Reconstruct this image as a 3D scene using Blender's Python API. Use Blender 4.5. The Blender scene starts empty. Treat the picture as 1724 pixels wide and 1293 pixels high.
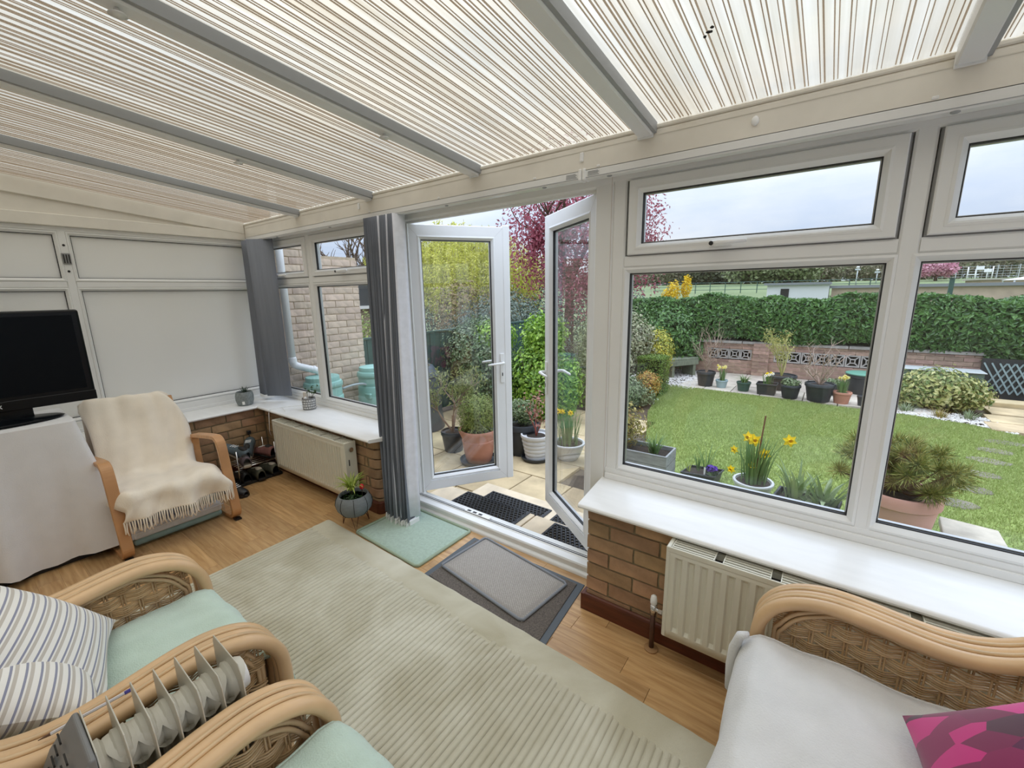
import bpy, math, random
import numpy as np
from mathutils import Vector, Matrix, Euler
random.seed(7)
scene = bpy.context.scene
col = scene.collection
PI = math.pi
# ---------------------------------------------------------------- camera
cam_data = bpy.data.cameras.new('camera')
cam = bpy.data.objects.new('camera', cam_data); col.objects.link(cam)
cam_data.sensor_fit = 'HORIZONTAL'; cam_data.sensor_width = 36.0
cam_data.lens = 723.8 / 1724.0 * 36.0
cam_data.clip_start = 0.02; cam_data.clip_end = 600
yaw, pitch, roll = 0.6396377, 0.2104269, -0.0175409
fw = Vector((-math.sin(yaw)*math.cos(pitch), math.cos(yaw)*math.cos(pitch), -math.sin(pitch)))
rt = Vector((math.cos(yaw), math.sin(yaw), 0)); up = rt.cross(fw)
rt2 = rt*math.cos(roll) + up*math.sin(roll); up2 = -rt*math.sin(roll) + up*math.cos(roll)
M = Matrix.Identity(4)
for i in range(3):
    M[i][0] = rt2[i]; M[i][1] = up2[i]; M[i][2] = -fw[i]
M[0][3], M[1][3], M[2][3] = 0, 0, 1.55
cam.matrix_world = M
scene.camera = cam
# ---------------------------------------------------------------- world: bright overcast sky
world = bpy.data.worlds.new('overcast_sky'); scene.world = world; world.use_nodes = True
nt = world.node_tree; nt.nodes.clear()
def wn(t, **k):
    n = nt.nodes.new(t)
    for a, b in k.items(): setattr(n, a, b)
    return n
tc = wn('ShaderNodeTexCoord'); mp = wn('ShaderNodeMapping'); mp.inputs['Scale'].default_value = (1.2, 1.2, 3.6)
nz = wn('ShaderNodeTexNoise'); nz.inputs['Scale'].default_value = 2.2; nz.inputs['Detail'].default_value = 7; nz.inputs['Roughness'].default_value = .55
rp = wn('ShaderNodeValToRGB'); rp.color_ramp.elements[0].position = .38; rp.color_ramp.elements[1].position = .66
rp.color_ramp.elements[0].color = (.63, .75, .96, 1); rp.color_ramp.elements[1].color = (.88, .94, 1.03, 1)
sp = wn('ShaderNodeSeparateXYZ'); mr = wn('ShaderNodeMapRange')
mr.inputs['From Min'].default_value = 0; mr.inputs['From Max'].default_value = 1
mr.inputs['To Min'].default_value = .63; mr.inputs['To Max'].default_value = 3.1
mul = wn('ShaderNodeVectorMath', operation='SCALE'); bg = wn('ShaderNodeBackground'); wo = wn('ShaderNodeOutputWorld')
L = nt.links.new
L(tc.outputs['Generated'], mp.inputs['Vector']); L(mp.outputs[0], nz.inputs['Vector']); L(nz.outputs['Fac'], rp.inputs['Fac'])
ab = wn('ShaderNodeMath', operation='MAXIMUM'); ab.inputs[1].default_value = 0; pw = wn('ShaderNodeMath', operation='POWER'); pw.inputs[1].default_value = 1.5
L(tc.outputs['Generated'], sp.inputs[0]); L(sp.outputs['Z'], ab.inputs[0]); L(ab.outputs[0], pw.inputs[0]); L(pw.outputs[0], mr.inputs['Value'])
L(rp.outputs['Color'], mul.inputs[0]); L(mr.outputs['Result'], mul.inputs['Scale']); L(mul.outputs[0], bg.inputs['Color']); L(bg.outputs[0], wo.inputs['Surface'])
bg.inputs['Strength'].default_value = 1.0
scene.view_settings.view_transform = 'Standard'; scene.view_settings.look = 'None'
scene.view_settings.exposure = 0.55; scene.view_settings.gamma = 1.0
scene.view_settings.use_curve_mapping = False
scene.cycles.max_bounces = 10; scene.cycles.diffuse_bounces = 6; scene.cycles.transparent_max_bounces = 16
scene.cycles.transmission_bounces = 8; scene.cycles.glossy_bounces = 4
scene.cycles.caustics_reflective = False; scene.cycles.caustics_refractive = False

# ---------------------------------------------------------------- mesh builder
class MB:
    def __init__(s): s.v = []; s.f = []
    def add(s, vs, fs):
        o = len(s.v); s.v += [tuple(map(float, v)) for v in vs]; s.f += [tuple(i+o for i in f) for f in fs]; return s
    def box(s, x0, x1, y0, y1, z0, z1, mat=None):
        vs = [(x0,y0,z0),(x1,y0,z0),(x1,y1,z0),(x0,y1,z0),(x0,y0,z1),(x1,y0,z1),(x1,y1,z1),(x0,y1,z1)]
        if mat is not None: vs = [mat @ Vector(v) for v in vs]
        return s.add(vs, [(0,3,2,1),(4,5,6,7),(0,1,5,4),(1,2,6,5),(2,3,7,6),(3,0,4,7)])
    def tube(s, pts, r, n=8, cap=True, flat=1.0, upv=None):
        pts = [Vector(p) for p in pts]; m = len(pts)
        rs = r if isinstance(r, (list, tuple)) else [r]*m
        t0 = (pts[1]-pts[0]).normalized()
        ref = Vector(upv) if upv else (Vector((0,0,1)) if abs(t0.z) < .9 else Vector((1,0,0)))
        vs = []; prev = None
        for i, p in enumerate(pts):
            t = (pts[min(i+1,m-1)]-pts[max(i-1,0)]).normalized()
            if prev is None: a = t.cross(ref).normalized()
            else:
                a = (prev - t*prev.dot(t))
                a = a.normalized() if a.length > 1e-6 else t.orthogonal().normalized()
            prev = a; b = t.cross(a)
            for k in range(n):
                an = 2*PI*k/n
                vs.append(p + a*(math.cos(an)*rs[i]) + b*(math.sin(an)*rs[i]*flat))
        fs = []
        for i in range(m-1):
            for k in range(n):
                k2 = (k+1) % n; fs.append((i*n+k, i*n+k2, (i+1)*n+k2, (i+1)*n+k))
        if cap: fs.append(tuple(range(n-1,-1,-1))); fs.append(tuple(range((m-1)*n, m*n)))
        return s.add(vs, fs)
    def lathe(s, prof, n=24, c=(0,0,0), sx=1, sy=1):
        vs = []; fs = []; m = len(prof)
        for r, z in prof:
            for k in range(n):
                a = 2*PI*k/n; vs.append((c[0]+r*math.cos(a)*sx, c[1]+r*math.sin(a)*sy, c[2]+z))
        for i in range(m-1):
            for k in range(n):
                k2 = (k+1) % n; fs.append((i*n+k, i*n+k2, (i+1)*n+k2, (i+1)*n+k))
        if prof[0][0] > 1e-6: fs.append(tuple(range(n-1,-1,-1)))
        if prof[-1][0] > 1e-6: fs.append(tuple(range((m-1)*n, m*n)))
        return s.add(vs, fs)
    def grid(s, fn, nu, nv, closeu=False):
        vs = [fn(i/(nu if closeu else nu-1), j/(nv-1)) for j in range(nv) for i in range(nu)]
        fs = []
        for j in range(nv-1):
            for i in range(nu if closeu else nu-1):
                i2 = (i+1) % nu; fs.append((j*nu+i, j*nu+i2, (j+1)*nu+i2, (j+1)*nu+i))
        return s.add(vs, fs)
    def prism(s, poly, fn, a, b):
        # poly: 2d points; fn(u, v, w) -> 3d ; extruded w from a to b
        n = len(poly)
        vs = [fn(u, v, a) for u, v in poly] + [fn(u, v, b) for u, v in poly]
        fs = [tuple(range(n-1,-1,-1)), tuple(range(n, 2*n))] + [(i, (i+1) % n, n+(i+1) % n, n+i) for i in range(n)]
        return s.add(vs, fs)
    def ring(s, x0, x1, z0, z1, prof, fn=None):
        # sweep a closed profile [(inset, depth)] around a rectangle with mitred corners
        fn = fn or (lambda x, y, z: (x, y, z)); vs = []; n = len(prof)
        for cx, cz, sx, sz in ((x0,z0,1,1),(x1,z0,-1,1),(x1,z1,-1,-1),(x0,z1,1,-1)):
            for d, y in prof: vs.append(fn(cx+sx*d, y, cz+sz*d))
        fs = []
        for i in range(4):
            j = (i+1) % 4
            for k in range(n):
                k2 = (k+1) % n; fs.append((i*n+k, i*n+k2, j*n+k2, j*n+k))
        return s.add(vs, fs)
    def blob(s, c, r, n=10, m=7, jit=0, seed=0):
        rr = random.Random(seed); vs = []; fs = []
        for j in range(m+1):
            th = PI*j/m
            for k in range(n):
                a = 2*PI*k/n; q = 1+jit*(rr.random()-.5)
                vs.append((c[0]+r[0]*math.sin(th)*math.cos(a)*q, c[1]+r[1]*math.sin(th)*math.sin(a)*q, c[2]+r[2]*math.cos(th)*q))
        for j in range(m):
            for k in range(n):
                k2 = (k+1) % n; fs.append(((j+1)*n+k, (j+1)*n+k2, j*n+k2, j*n+k))
        return s.add(vs, fs)
    def build(s, name, mat, parent=None, smooth=False, bevel=0, seg=1, solid=0, subd=0, recalc=True):
        me = bpy.data.meshes.new(name); me.from_pydata(s.v, [], s.f)
        return finish(me, name, mat, parent, smooth, bevel, seg, solid, subd, recalc)
WP = {}      # world position of unrotated parents, so parts can be written in world coordinates
ROT = set()  # things whose parts are written in local coordinates
def finish(me, name, mat, parent=None, smooth=False, bevel=0, seg=1, solid=0, subd=0, recalc=False):
    if recalc:
        import bmesh
        bm = bmesh.new(); bm.from_mesh(me); bmesh.ops.recalc_face_normals(bm, faces=bm.faces); bm.to_mesh(me); bm.free()
    me.update()
    if smooth:
        me.polygons.foreach_set('use_smooth', [True]*len(me.polygons))
        if smooth is not True and smooth > 0:
            try: me.set_sharp_from_angle(angle=math.radians(smooth))
            except Exception: pass
    if mat:
        for m in (mat if isinstance(mat, (list, tuple)) else [mat]): me.materials.append(m)
    o = bpy.data.objects.new(name, me); col.objects.link(o)
    place(o, parent)
    if bevel:
        b = o.modifiers.new('bevel', 'BEVEL'); b.width = bevel; b.segments = seg; b.limit_method = 'ANGLE'; b.angle_limit = .6
    if solid:
        b = o.modifiers.new('solid', 'SOLIDIFY'); b.thickness = solid; b.offset = 0
    if subd:
        b = o.modifiers.new('subd', 'SUBSURF'); b.levels = subd; b.render_levels = subd
    return o
def place(o, parent):
    WP[o.name] = Vector((0,0,0))
    if parent is not None:
        o.parent = parent
        if parent.name in ROT: ROT.add(o.name)
        else: o.location = -WP[parent.name]
def tag(o, label=None, cat=None, group=None, kind=None):
    if label: o['label'] = label
    if cat: o['category'] = cat
    if group: o['group'] = group
    if kind: o['kind'] = kind
    return o
def thing(name, label, cat, loc=(0,0,0), rz=0, group=None, local=False, kind=None):
    o = bpy.data.objects.new(name, None); col.objects.link(o); o.empty_display_size = .1
    o.location = loc; o.rotation_euler = (0,0,rz)
    if local: ROT.add(o.name)
    WP[o.name] = Vector(loc)
    return tag(o, label, cat, group, kind)
def struct(name, label=None, loc=(0,0,0)):
    o = bpy.data.objects.new(name, None); col.objects.link(o); o.location = loc; WP[o.name] = Vector(loc)
    o['kind'] = 'structure'
    if label: o['label'] = label
    return o
def copy_tree(o, parent=None):
    c = o.copy(); col.objects.link(c); c.parent = parent
    for ch in o.children: copy_tree(ch, c)
    return c

# ---------------------------------------------------------------- materials
def node_mat(name):
    m = bpy.data.materials.new(name); m.use_nodes = True
    t = m.node_tree; b = t.nodes['Principled BSDF']; return m, t, b
def mat(name, c, rough=.5, var=0, scale=8, bump=0, bscale=60, metal=0, spec=.5, stretch=None, c2=None, objrand=0, sheen=0, trans=0, coat=0, detail=4, bdist=.004):
    m, t, b = node_mat(name)
    c = tuple(c)+(1,) if len(c) == 3 else c
    b.inputs['Base Color'].default_value = c; b.inputs['Roughness'].default_value = rough
    b.inputs['Metallic'].default_value = metal; b.inputs['Specular IOR Level'].default_value = spec
    if sheen: b.inputs['Sheen Weight'].default_value = sheen
    if coat: b.inputs['Coat Weight'].default_value = coat
    lk = t.links.new; out = None
    if var or c2 or bump:
        tcn = t.nodes.new('ShaderNodeTexCoord'); mpn = t.nodes.new('ShaderNodeMapping')
        if stretch: mpn.inputs['Scale'].default_value = stretch
        lk(tcn.outputs['Object'], mpn.inputs['Vector'])
    if var or c2:
        n = t.nodes.new('ShaderNodeTexNoise'); n.inputs['Scale'].default_value = scale; n.inputs['Detail'].default_value = detail
        lk(mpn.outputs[0], n.inputs['Vector'])
        r = t.nodes.new('ShaderNodeValToRGB'); r.color_ramp.elements[0].position = .32; r.color_ramp.elements[1].position = .68
        a = c2 if c2 else tuple(max(0, x*(1-var)) for x in c[:3]); bb = c[:3] if c2 else tuple(min(1, x*(1+var)) for x in c[:3])
        r.color_ramp.elements[0].color = tuple(a)[:3]+(1,); r.color_ramp.elements[1].color = tuple(bb)[:3]+(1,)
        lk(n.outputs['Fac'], r.inputs['Fac']); out = r.outputs['Color']
    if objrand:
        oi = t.nodes.new('ShaderNodeObjectInfo'); hs = t.nodes.new('ShaderNodeHueSaturation')
        mv = t.nodes.new('ShaderNodeMapRange'); mv.inputs['To Min'].default_value = 1-objrand; mv.inputs['To Max'].default_value = 1+objrand
        lk(oi.outputs['Random'], mv.inputs['Value']); lk(mv.outputs['Result'], hs.inputs['Value'])
        m2 = t.nodes.new('ShaderNodeMath'); m2.operation = 'MULTIPLY'; m2.inputs[1].default_value = 7.31
        f2 = t.nodes.new('ShaderNodeMath'); f2.operation = 'FRACT'
        mh = t.nodes.new('ShaderNodeMapRange'); mh.inputs['To Min'].default_value = .5-objrand*.05; mh.inputs['To Max'].default_value = .5+objrand*.05
        lk(oi.outputs['Random'], m2.inputs[0]); lk(m2.outputs[0], f2.inputs[0]); lk(f2.outputs[0], mh.inputs['Value']); lk(mh.outputs['Result'], hs.inputs['Hue'])
        if out: lk(out, hs.inputs['Color'])
        else: hs.inputs['Color'].default_value = c
        out = hs.outputs['Color']
    if out: lk(out, b.inputs['Base Color'])
    if bump:
        n2 = t.nodes.new('ShaderNodeTexNoise'); n2.inputs['Scale'].default_value = bscale; n2.inputs['Detail'].default_value = 3
        lk(mpn.outputs[0], n2.inputs['Vector'])
        bp = t.nodes.new('ShaderNodeBump'); bp.inputs['Strength'].default_value = bump; bp.inputs['Distance'].default_value = bdist
        lk(n2.outputs['Fac'], bp.inputs['Height']); lk(bp.outputs['Normal'], b.inputs['Normal'])
    return m
def leafmat(name, cols, rough=.4, transl=.25, spec=.5):
    # colour differs leaf by leaf (random per mesh island)
    m, t, b = node_mat(name); lk = t.links.new
    g = t.nodes.new('ShaderNodeNewGeometry'); r = t.nodes.new('ShaderNodeValToRGB'); r.color_ramp.interpolation = 'LINEAR'
    while len(r.color_ramp.elements) < len(cols): r.color_ramp.elements.new(.5)
    for i, c in enumerate(cols):
        r.color_ramp.elements[i].position = i/(max(1, len(cols)-1)); r.color_ramp.elements[i].color = tuple(c)+(1,)
    lk(g.outputs['Random Per Island'], r.inputs['Fac']); lk(r.outputs['Color'], b.inputs['Base Color'])
    b.inputs['Roughness'].default_value = rough; b.inputs['Specular IOR Level'].default_value = spec
    if transl:
        tr = t.nodes.new('ShaderNodeBsdfTranslucent'); mx = t.nodes.new('ShaderNodeMixShader'); mx.inputs['Fac'].default_value = transl
        lk(r.outputs['Color'], tr.inputs['Color']); lk(b.outputs[0], mx.inputs[1]); lk(tr.outputs[0], mx.inputs[2])
        lk(mx.outputs[0], t.nodes['Material Output'].inputs['Surface'])
    return m
def schlick(t, f0=.04, refl=1.0):
    lw = t.nodes.new('ShaderNodeLayerWeight'); lw.inputs['Blend'].default_value = .5
    p = t.nodes.new('ShaderNodeMath'); p.operation = 'POWER'; p.inputs[1].default_value = 5
    q = t.nodes.new('ShaderNodeMath'); q.operation = 'MULTIPLY_ADD'; q.inputs[1].default_value = (1-f0)*min(1, refl); q.inputs[2].default_value = f0*refl; q.use_clamp = True
    t.links.new(lw.outputs['Facing'], p.inputs[0]); t.links.new(p.outputs[0], q.inputs[0]); return q.outputs[0]
def glassmat(name, tint=(.985,.99,.988), refl=1.0, rough=0.0):
    m = bpy.data.materials.new(name); m.use_nodes = True; t = m.node_tree; t.nodes.clear(); lk = t.links.new
    tr = t.nodes.new('ShaderNodeBsdfTransparent'); tr.inputs['Color'].default_value = tint+(1,)
    gl = t.nodes.new('ShaderNodeBsdfGlossy'); gl.inputs['Roughness'].default_value = rough
    mx = t.nodes.new('ShaderNodeMixShader'); o = t.nodes.new('ShaderNodeOutputMaterial')
    lk(schlick(t, .04, refl), mx.inputs['Fac']); lk(tr.outputs[0], mx.inputs[1]); lk(gl.outputs[0], mx.inputs[2]); lk(mx.outputs[0], o.inputs['Surface'])
    return m
def wavemat(name, c1, c2, scale, direction='X', rough=.6, dist=0, lo=.45, hi=.55, bump=0, c3=None, detail=2):
    m, t, b = node_mat(name); lk = t.links.new
    tcn = t.nodes.new('ShaderNodeTexCoord'); w = t.nodes.new('ShaderNodeTexWave'); w.bands_direction = direction
    w.inputs['Scale'].default_value = scale; w.inputs['Distortion'].default_value = dist; w.inputs['Detail'].default_value = detail
    r = t.nodes.new('ShaderNodeValToRGB'); r.color_ramp.elements[0].position = lo; r.color_ramp.elements[1].position = hi
    r.color_ramp.elements[0].color = tuple(c1)+(1,); r.color_ramp.elements[1].color = tuple(c2)+(1,)
    lk(tcn.outputs['Object'], w.inputs['Vector']); lk(w.outputs['Fac'], r.inputs['Fac']); lk(r.outputs['Color'], b.inputs['Base Color'])
    b.inputs['Roughness'].default_value = rough
    if bump:
        bp = t.nodes.new('ShaderNodeBump'); bp.inputs['Strength'].default_value = bump; bp.inputs['Distance'].default_value = .003
        lk(w.outputs['Fac'], bp.inputs['Height']); lk(bp.outputs[0], b.inputs['Normal'])
    return m
K = {}
K['upvc'] = mat('white_upvc', (.80,.80,.785), .28, var=.02, scale=3)
K['upvc_door'] = mat('white_door_upvc', (.84,.84,.84), .25, var=.015, scale=3)
K['gasket'] = mat('black_gasket', (.012,.012,.014), .5)
K['spacer'] = mat('silver_spacer', (.55,.56,.56), .35, metal=.7)
K['glass'] = glassmat('window_glass')
K['doorglass'] = glassmat('door_glass', refl=1.6)
K['panel'] = mat('white_infill_panel', (.84,.84,.82), .16, var=.015, scale=2)
K['cream'] = mat('aged_white_upvc', (.78,.74,.66), .35, var=.05, scale=6)
K['sill'] = mat('white_sill_board', (.86,.86,.85), .22, var=.03, scale=5, stretch=(1,4,1))
K['brick'] = mat('interior_brick', (.375,.235,.13), .85, var=.26, scale=9, bump=.5, bscale=45, objrand=.22, bdist=.006)
K['mortar'] = mat('mortar', (.235,.19,.115), .95, var=.2, scale=25, bump=.5, bscale=90)
K['brick_pale'] = mat('pale_exterior_brick', (.60,.475,.375), .88, var=.16, scale=14, bump=.5, bscale=50, objrand=.14, bdist=.006)
K['mortar_pale'] = mat('pale_mortar', (.50,.40,.29), .95, var=.15, scale=25, bump=.5, bscale=90)
K['skirting'] = mat('dark_red_skirting', (.105,.026,.012), .4, var=.3, scale=6, stretch=(1,8,8))
K['radiator'] = mat('cream_radiator_enamel', (.70,.68,.58), .3, var=.02, scale=4)
K['dark'] = mat('dark_gap', (.02,.018,.016), .8)
K['black'] = mat('black_plastic', (.012,.012,.013), .3)
K['blackmatt'] = mat('matt_black', (.016,.017,.018), .65)
K['screen'] = mat('screen_black', (.0025,.004,.006), .30, spec=.12)
K['tvblack'] = mat('gloss_black_casing', (.004,.005,.006), .22, spec=.25)
K['chrome'] = mat('chrome', (.7,.7,.7), .2, metal=1)
K['whitep'] = mat('white_plastic', (.84,.84,.83), .3)
K['greyp'] = mat('grey_plastic', (.33,.34,.35), .4)
# ================================================================ THE ROOM
XL, XR, YF, YB = -4.445, 1.25, 2.0, -0.95      # left frame face, right wall, front frame face, house wall
ZR, SLOPE = 2.185, math.tan(math.radians(6.0))   # roof height at the eaves beam (y=1.88) and pitch
YE = 1.88
def zroof(y): return ZR + (YE-y)*SLOPE
# ---- floor with laminate strips
def woodmat():
    m, t, b = node_mat('oak_laminate'); lk = t.links.new
    tcn = t.nodes.new('ShaderNodeTexCoord'); oi = t.nodes.new('ShaderNodeObjectInfo'); ad = t.nodes.new('ShaderNodeVectorMath'); ad.operation = 'ADD'
    sc = t.nodes.new('ShaderNodeVectorMath'); sc.operation = 'SCALE'; sc.inputs['Scale'].default_value = 37.0
    cb = t.nodes.new('ShaderNodeCombineXYZ'); lk(oi.outputs['Random'], cb.inputs[0]); lk(oi.outputs['Random'], cb.inputs[1]); lk(cb.outputs[0], sc.inputs[0])
    lk(tcn.outputs['Object'], ad.inputs[0]); lk(sc.outputs[0], ad.inputs[1])
    mpn = t.nodes.new('ShaderNodeMapping'); mpn.inputs['Scale'].default_value = (1.1, 14, 14); lk(ad.outputs[0], mpn.inputs[0])
    n = t.nodes.new('ShaderNodeTexNoise'); n.inputs['Scale'].default_value = 4; n.inputs['Detail'].default_value = 7; n.inputs['Distortion'].default_value = .5; lk(mpn.outputs[0], n.inputs['Vector'])
    r = t.nodes.new('ShaderNodeValToRGB'); r.color_ramp.elements[0].position = .3; r.color_ramp.elements[1].position = .72
    r.color_ramp.elements[0].color = (.39,.215,.085,1); r.color_ramp.elements[1].color = (.60,.385,.185,1)
    hs = t.nodes.new('ShaderNodeHueSaturation'); mv = t.nodes.new('ShaderNodeMapRange'); mv.inputs['To Min'].default_value = .86; mv.inputs['To Max'].default_value = 1.12
    lk(oi.outputs['Random'], mv.inputs['Value']); lk(mv.outputs['Result'], hs.inputs['Value'])
    lk(n.outputs['Fac'], r.inputs['Fac']); lk(r.outputs['Color'], hs.inputs['Color']); lk(hs.outputs[0], b.inputs['Base Color'])
    b.inputs['Roughness'].default_value = .34
    return m
K['wood'] = woodmat()
floor = MB().box(XL-.1, XR+.1, YB-.1, 1.93, -.1, -.012).build('floor', mat('floor_base', (.10,.055,.025), .6), None)
tag(floor, 'oak laminate floor of narrow strips', kind='structure')
plank_cache = {}
def plank(x0, x1, y0, y1):
    key = round(x1-x0, 3)
    if key not in plank_cache:
        w = x1-x0
        plank_cache[key] = MB().box(-w/2+.0006, w/2-.0006, -.0479, .0479, -.012, 0).build('floor_plank', K['wood'], floor, bevel=.0008)
        o = plank_cache[key]
    else:
        o = plank_cache[key].copy(); col.objects.link(o)
    o.location = ((x0+x1)/2, (y0+y1)/2, 0)
rr = random.Random(3); y = 1.93
while y > -.35:
    x = -4.3 + (rr.random())*.5 - .6
    while x < 1.3:
        ln = rr.choice((.45, .6, .6, .75)); a, b_ = max(x, -4.3), min(x+ln, 1.3)
        if b_-a > .06:
            plank(a, b_, y-.096, y)
        x += ln
    y -= .096
MB().box(-4.3, 1.3, YB, y, -.012, 0).build('floor_strip_field', K['wood'], floor)
# ---- brick helper: every brick is an object, alike bricks share a mesh
brick_cache = {}
def brick_obj(parent, m, ln, hgt, dep, loc, axis, seed=0):
    key = (m.name, round(ln, 3), round(hgt, 3), axis, seed % 3)
    if key not in brick_cache:
        r_ = random.Random(hash(key[1]) + seed); b = MB()
        nu, nv = max(2, int(ln/.055)+1), 3
        vs = []; fs = []
        for j in range(nv):
            for i in range(nu):
                u = -ln/2 + ln*i/(nu-1); v = -hgt/2 + hgt*j/(nv-1)
                e = (i in (0, nu-1)) or (j in (0, nv-1))
                d = (.004 if e else 0) + r_.uniform(0, .0035)
                uu = u + (r_.uniform(-.0015,.0015)); vv = v + r_.uniform(-.0015,.0015)
                vs.append((uu, d, vv))
        for j in range(nv-1):
            for i in range(nu-1): fs.append((j*nu+i, j*nu+i+1, (j+1)*nu+i+1, (j+1)*nu+i))
        n0 = len(vs); edge = [i for i in range(nu)] + [j*nu+nu-1 for j in range(1, nv)] + [(nv-1)*nu+i for i in range(nu-2, -1, -1)] + [j*nu for j in range(nv-2, 0, -1)]
        for e in edge: vs.append((vs[e][0], dep, vs[e][2]))
        ne = len(edge)
        for k in range(ne): fs.append((edge[k], n0+k, n0+(k+1) % ne, edge[(k+1) % ne]))
        if axis == 'y': vs = [(-v[1], v[0], v[2]) for v in vs]    # outward face towards +x
        b.add(vs, fs); o = b.build('brick', m, parent, smooth=35)
        brick_cache[key] = o.data
    else:
        o = bpy.data.objects.new('brick', brick_cache[key]); col.objects.link(o); o.parent = parent
    o.location = Vector(loc) - WP[parent.name]
    return o
CO, BL, J = .0744, .2325, .010
def brick_wall(parent, axis, u0, u1, z0, z1, face, m, dep=.03, off=0, first=0, skip=None):
    n = int(round((z1-z0)/CO)); s = 0
    for c in range(n):
        zc = z0 + CO*(c+.5); u = u0 - ((c+first) % 2)*BL/2 - off
        while u < u1-.02:
            a, b_ = max(u, u0), min(u+BL, u1)
            if b_-a > .035 and not (skip and skip((a+b_)/2, zc)):
                loc = ((a+b_)/2, face, zc) if axis == 'x' else (face, (a+b_)/2, zc)
                brick_obj(parent, m, b_-a-J, CO-J, dep, loc, axis, s); s += 1
            u += BL
YW = 1.707
# ---- front wall below the windows, either side of the doors
wall_front = struct('wall_front', 'low brick wall under the front windows')
MB().box(-4.6, -2.512, YW+.012, 2.0, -.1, .556).box(-.826, XR+.1, YW+.012, 2.0, -.1, .556).build('mortar_core', K['mortar'], wall_front)
ztop = .556
brick_wall(wall_front, 'x', -4.13, -2.58, ztop-7*CO, ztop, YW, K['brick'], first=1)
brick_wall(wall_front, 'x', -.84, XR, ztop-7*CO, ztop, YW, K['brick'])
# bullnosed corner bricks of the pier beside the doors
for c in range(7):
    zc = ztop - 7*CO + CO*c; a = .115 if c % 2 else .09; bb = .10 if c % 2 else .17
    r = .045; xe = -2.465; pts = [(xe-a-.003, YW), (xe-r, YW)] + [(xe-r+r*math.sin(t*PI/12), YW+r-r*math.cos(t*PI/12)) for t in range(1, 6)] + [(xe, YW+r), (xe, YW+bb), (xe-.05, YW+bb), (xe-.05, YW+.04), (xe-a-.003, YW+.04)]
    MB().prism(pts, lambda u, v, w: (u, v, w), zc+J/2, zc+CO-J/2).build('brick', K['brick'], wall_front, smooth=40, bevel=.003)
    MB().box(-2.5, xe, YW+bb+J, 1.995, zc+J/2, zc+CO-J/2).build('brick', K['brick'], wall_front, bevel=.003)
MB().box(-2.54, -2.477, YW+.03, 2.0, -.1, .556).build('mortar_core', K['mortar'], wall_front)
for (xa, xb) in ((-.84,-.80),):
    for c in range(7): pass
# ---- left wall
wall_left = struct('wall_left', 'low brick wall under the white panelled left side')
MB().box(-4.6, -4.142, YB, YW+.1, -.1, .556).build('mortar_core', K['mortar'], wall_left)
brick_wall(wall_left, 'y', .93, YW, ztop-7*CO, ztop, -4.13, K['brick'])
MB().box(-4.143, -4.13, YB, .925, -.1, .556).build('brick_field', K['brick'], wall_left)
# ---- house wall behind the camera and right wall
K['plaster'] = mat('cream_plaster', (.72,.68,.60), .8, var=.05, scale=3, bump=.2, bscale=40)
wb = MB().box(-4.6, -1.9, YB-.1, YB, -.1, 2.7).box(.1, XR+.1, YB-.1, YB, -.1, 2.7).box(-1.9, .1, YB-.1, YB, 2.05, 2.7).build('wall_back', K['plaster'], None)
tag(wb, 'cream wall of the house behind the camera', kind='structure')
d3 = struct('door_3', 'closed white glazed door into the house', (-.9, YB, 0))
b = MB()
for xa, xb in ((-1.9,-.9),(-.9,.1)): b.ring(xa, xb, 0, 2.05, [(0,YB-.02),(.1,YB-.02),(.1,YB-.07),(0,YB-.07)])
b.build('door_frame', K['upvc'], d3)
MB().box(-1.8, -1.0, YB-.05, YB-.045, .1, 1.95).box(-.8, 0, YB-.05, YB-.045, .1, 1.95).build('pane', mat('pale_door_pane', (.50,.46,.42), .6), d3)  # unseen panes coloured pale so the front glass reflects no dark patch
wr = MB().box(XR+.005, XR+.1, YB, 1.99, -.1, .58).box(XR+.005, XR+.09, YB, 1.99, 2.06, 2.6).build('wall_right', K['plaster'], None)
w4 = struct('added_window_4', 'unseen right end of the room, glazing added to let in more light', (XR, .5, .58)); m_ = MB()  # unseen glazing added so more daylight reaches the left wall
for ya, yb in ((YB,-.87),(-.03,.05),(.93,1.01),(1.9,1.99)): m_.box(XR+.005, XR+.07, ya, yb, .58, 2.06)
m_.box(XR+.006, XR+.069, YB, 1.99, .58, .66).box(XR+.006, XR+.069, YB, 1.99, 1.65, 1.71).box(XR+.006, XR+.069, YB, 1.99, 2.0, 2.06); m_.build('frame', K['upvc'], w4, bevel=.004)
for ya, yb in ((-.87,-.03),(.05,.93),(1.01,1.9)): MB().box(XR+.03, XR+.05, ya, yb, .66, 1.65).box(XR+.03, XR+.05, ya, yb, 1.71, 2.0).build('pane', K['glass'], w4)
tag(wr, 'cream right end wall', kind='structure')
# ---- skirting boards
def skirt(name, poly, label):
    # poly: list of xy along the wall face; board stands in front of it
    pass
sk = [(0,0),(.016,0),(.016,.078),(.012,.088),(.004,.092),(0,.092)]
b = MB(); b.prism(sk, lambda u, v, w: (w, YW-u+.001, v), -4.13, -2.49); 
b.build('baseboard_front_left', K['skirting'], None); tag(bpy.data.objects['baseboard_front_left'], 'dark red skirting under the small radiator', kind='structure')
arc = [(-2.49+.041*math.sin(t*PI/12), YW-.016+.041-.041*math.cos(t*PI/12)) for t in range(0, 7)]
b = MB(); vs = arc + [(-2.449, 1.93), (-2.465, 1.93), (-2.465, YW+.03), (-2.49, YW)]
b.prism(vs, lambda u, v, w: (u, v, w), 0, .09); b.build('baseboard_corner', K['skirting'], None, smooth=40, bevel=.003); tag(bpy.data.objects['baseboard_corner'], 'rounded dark red skirting at the pier corner', kind='structure')
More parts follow.
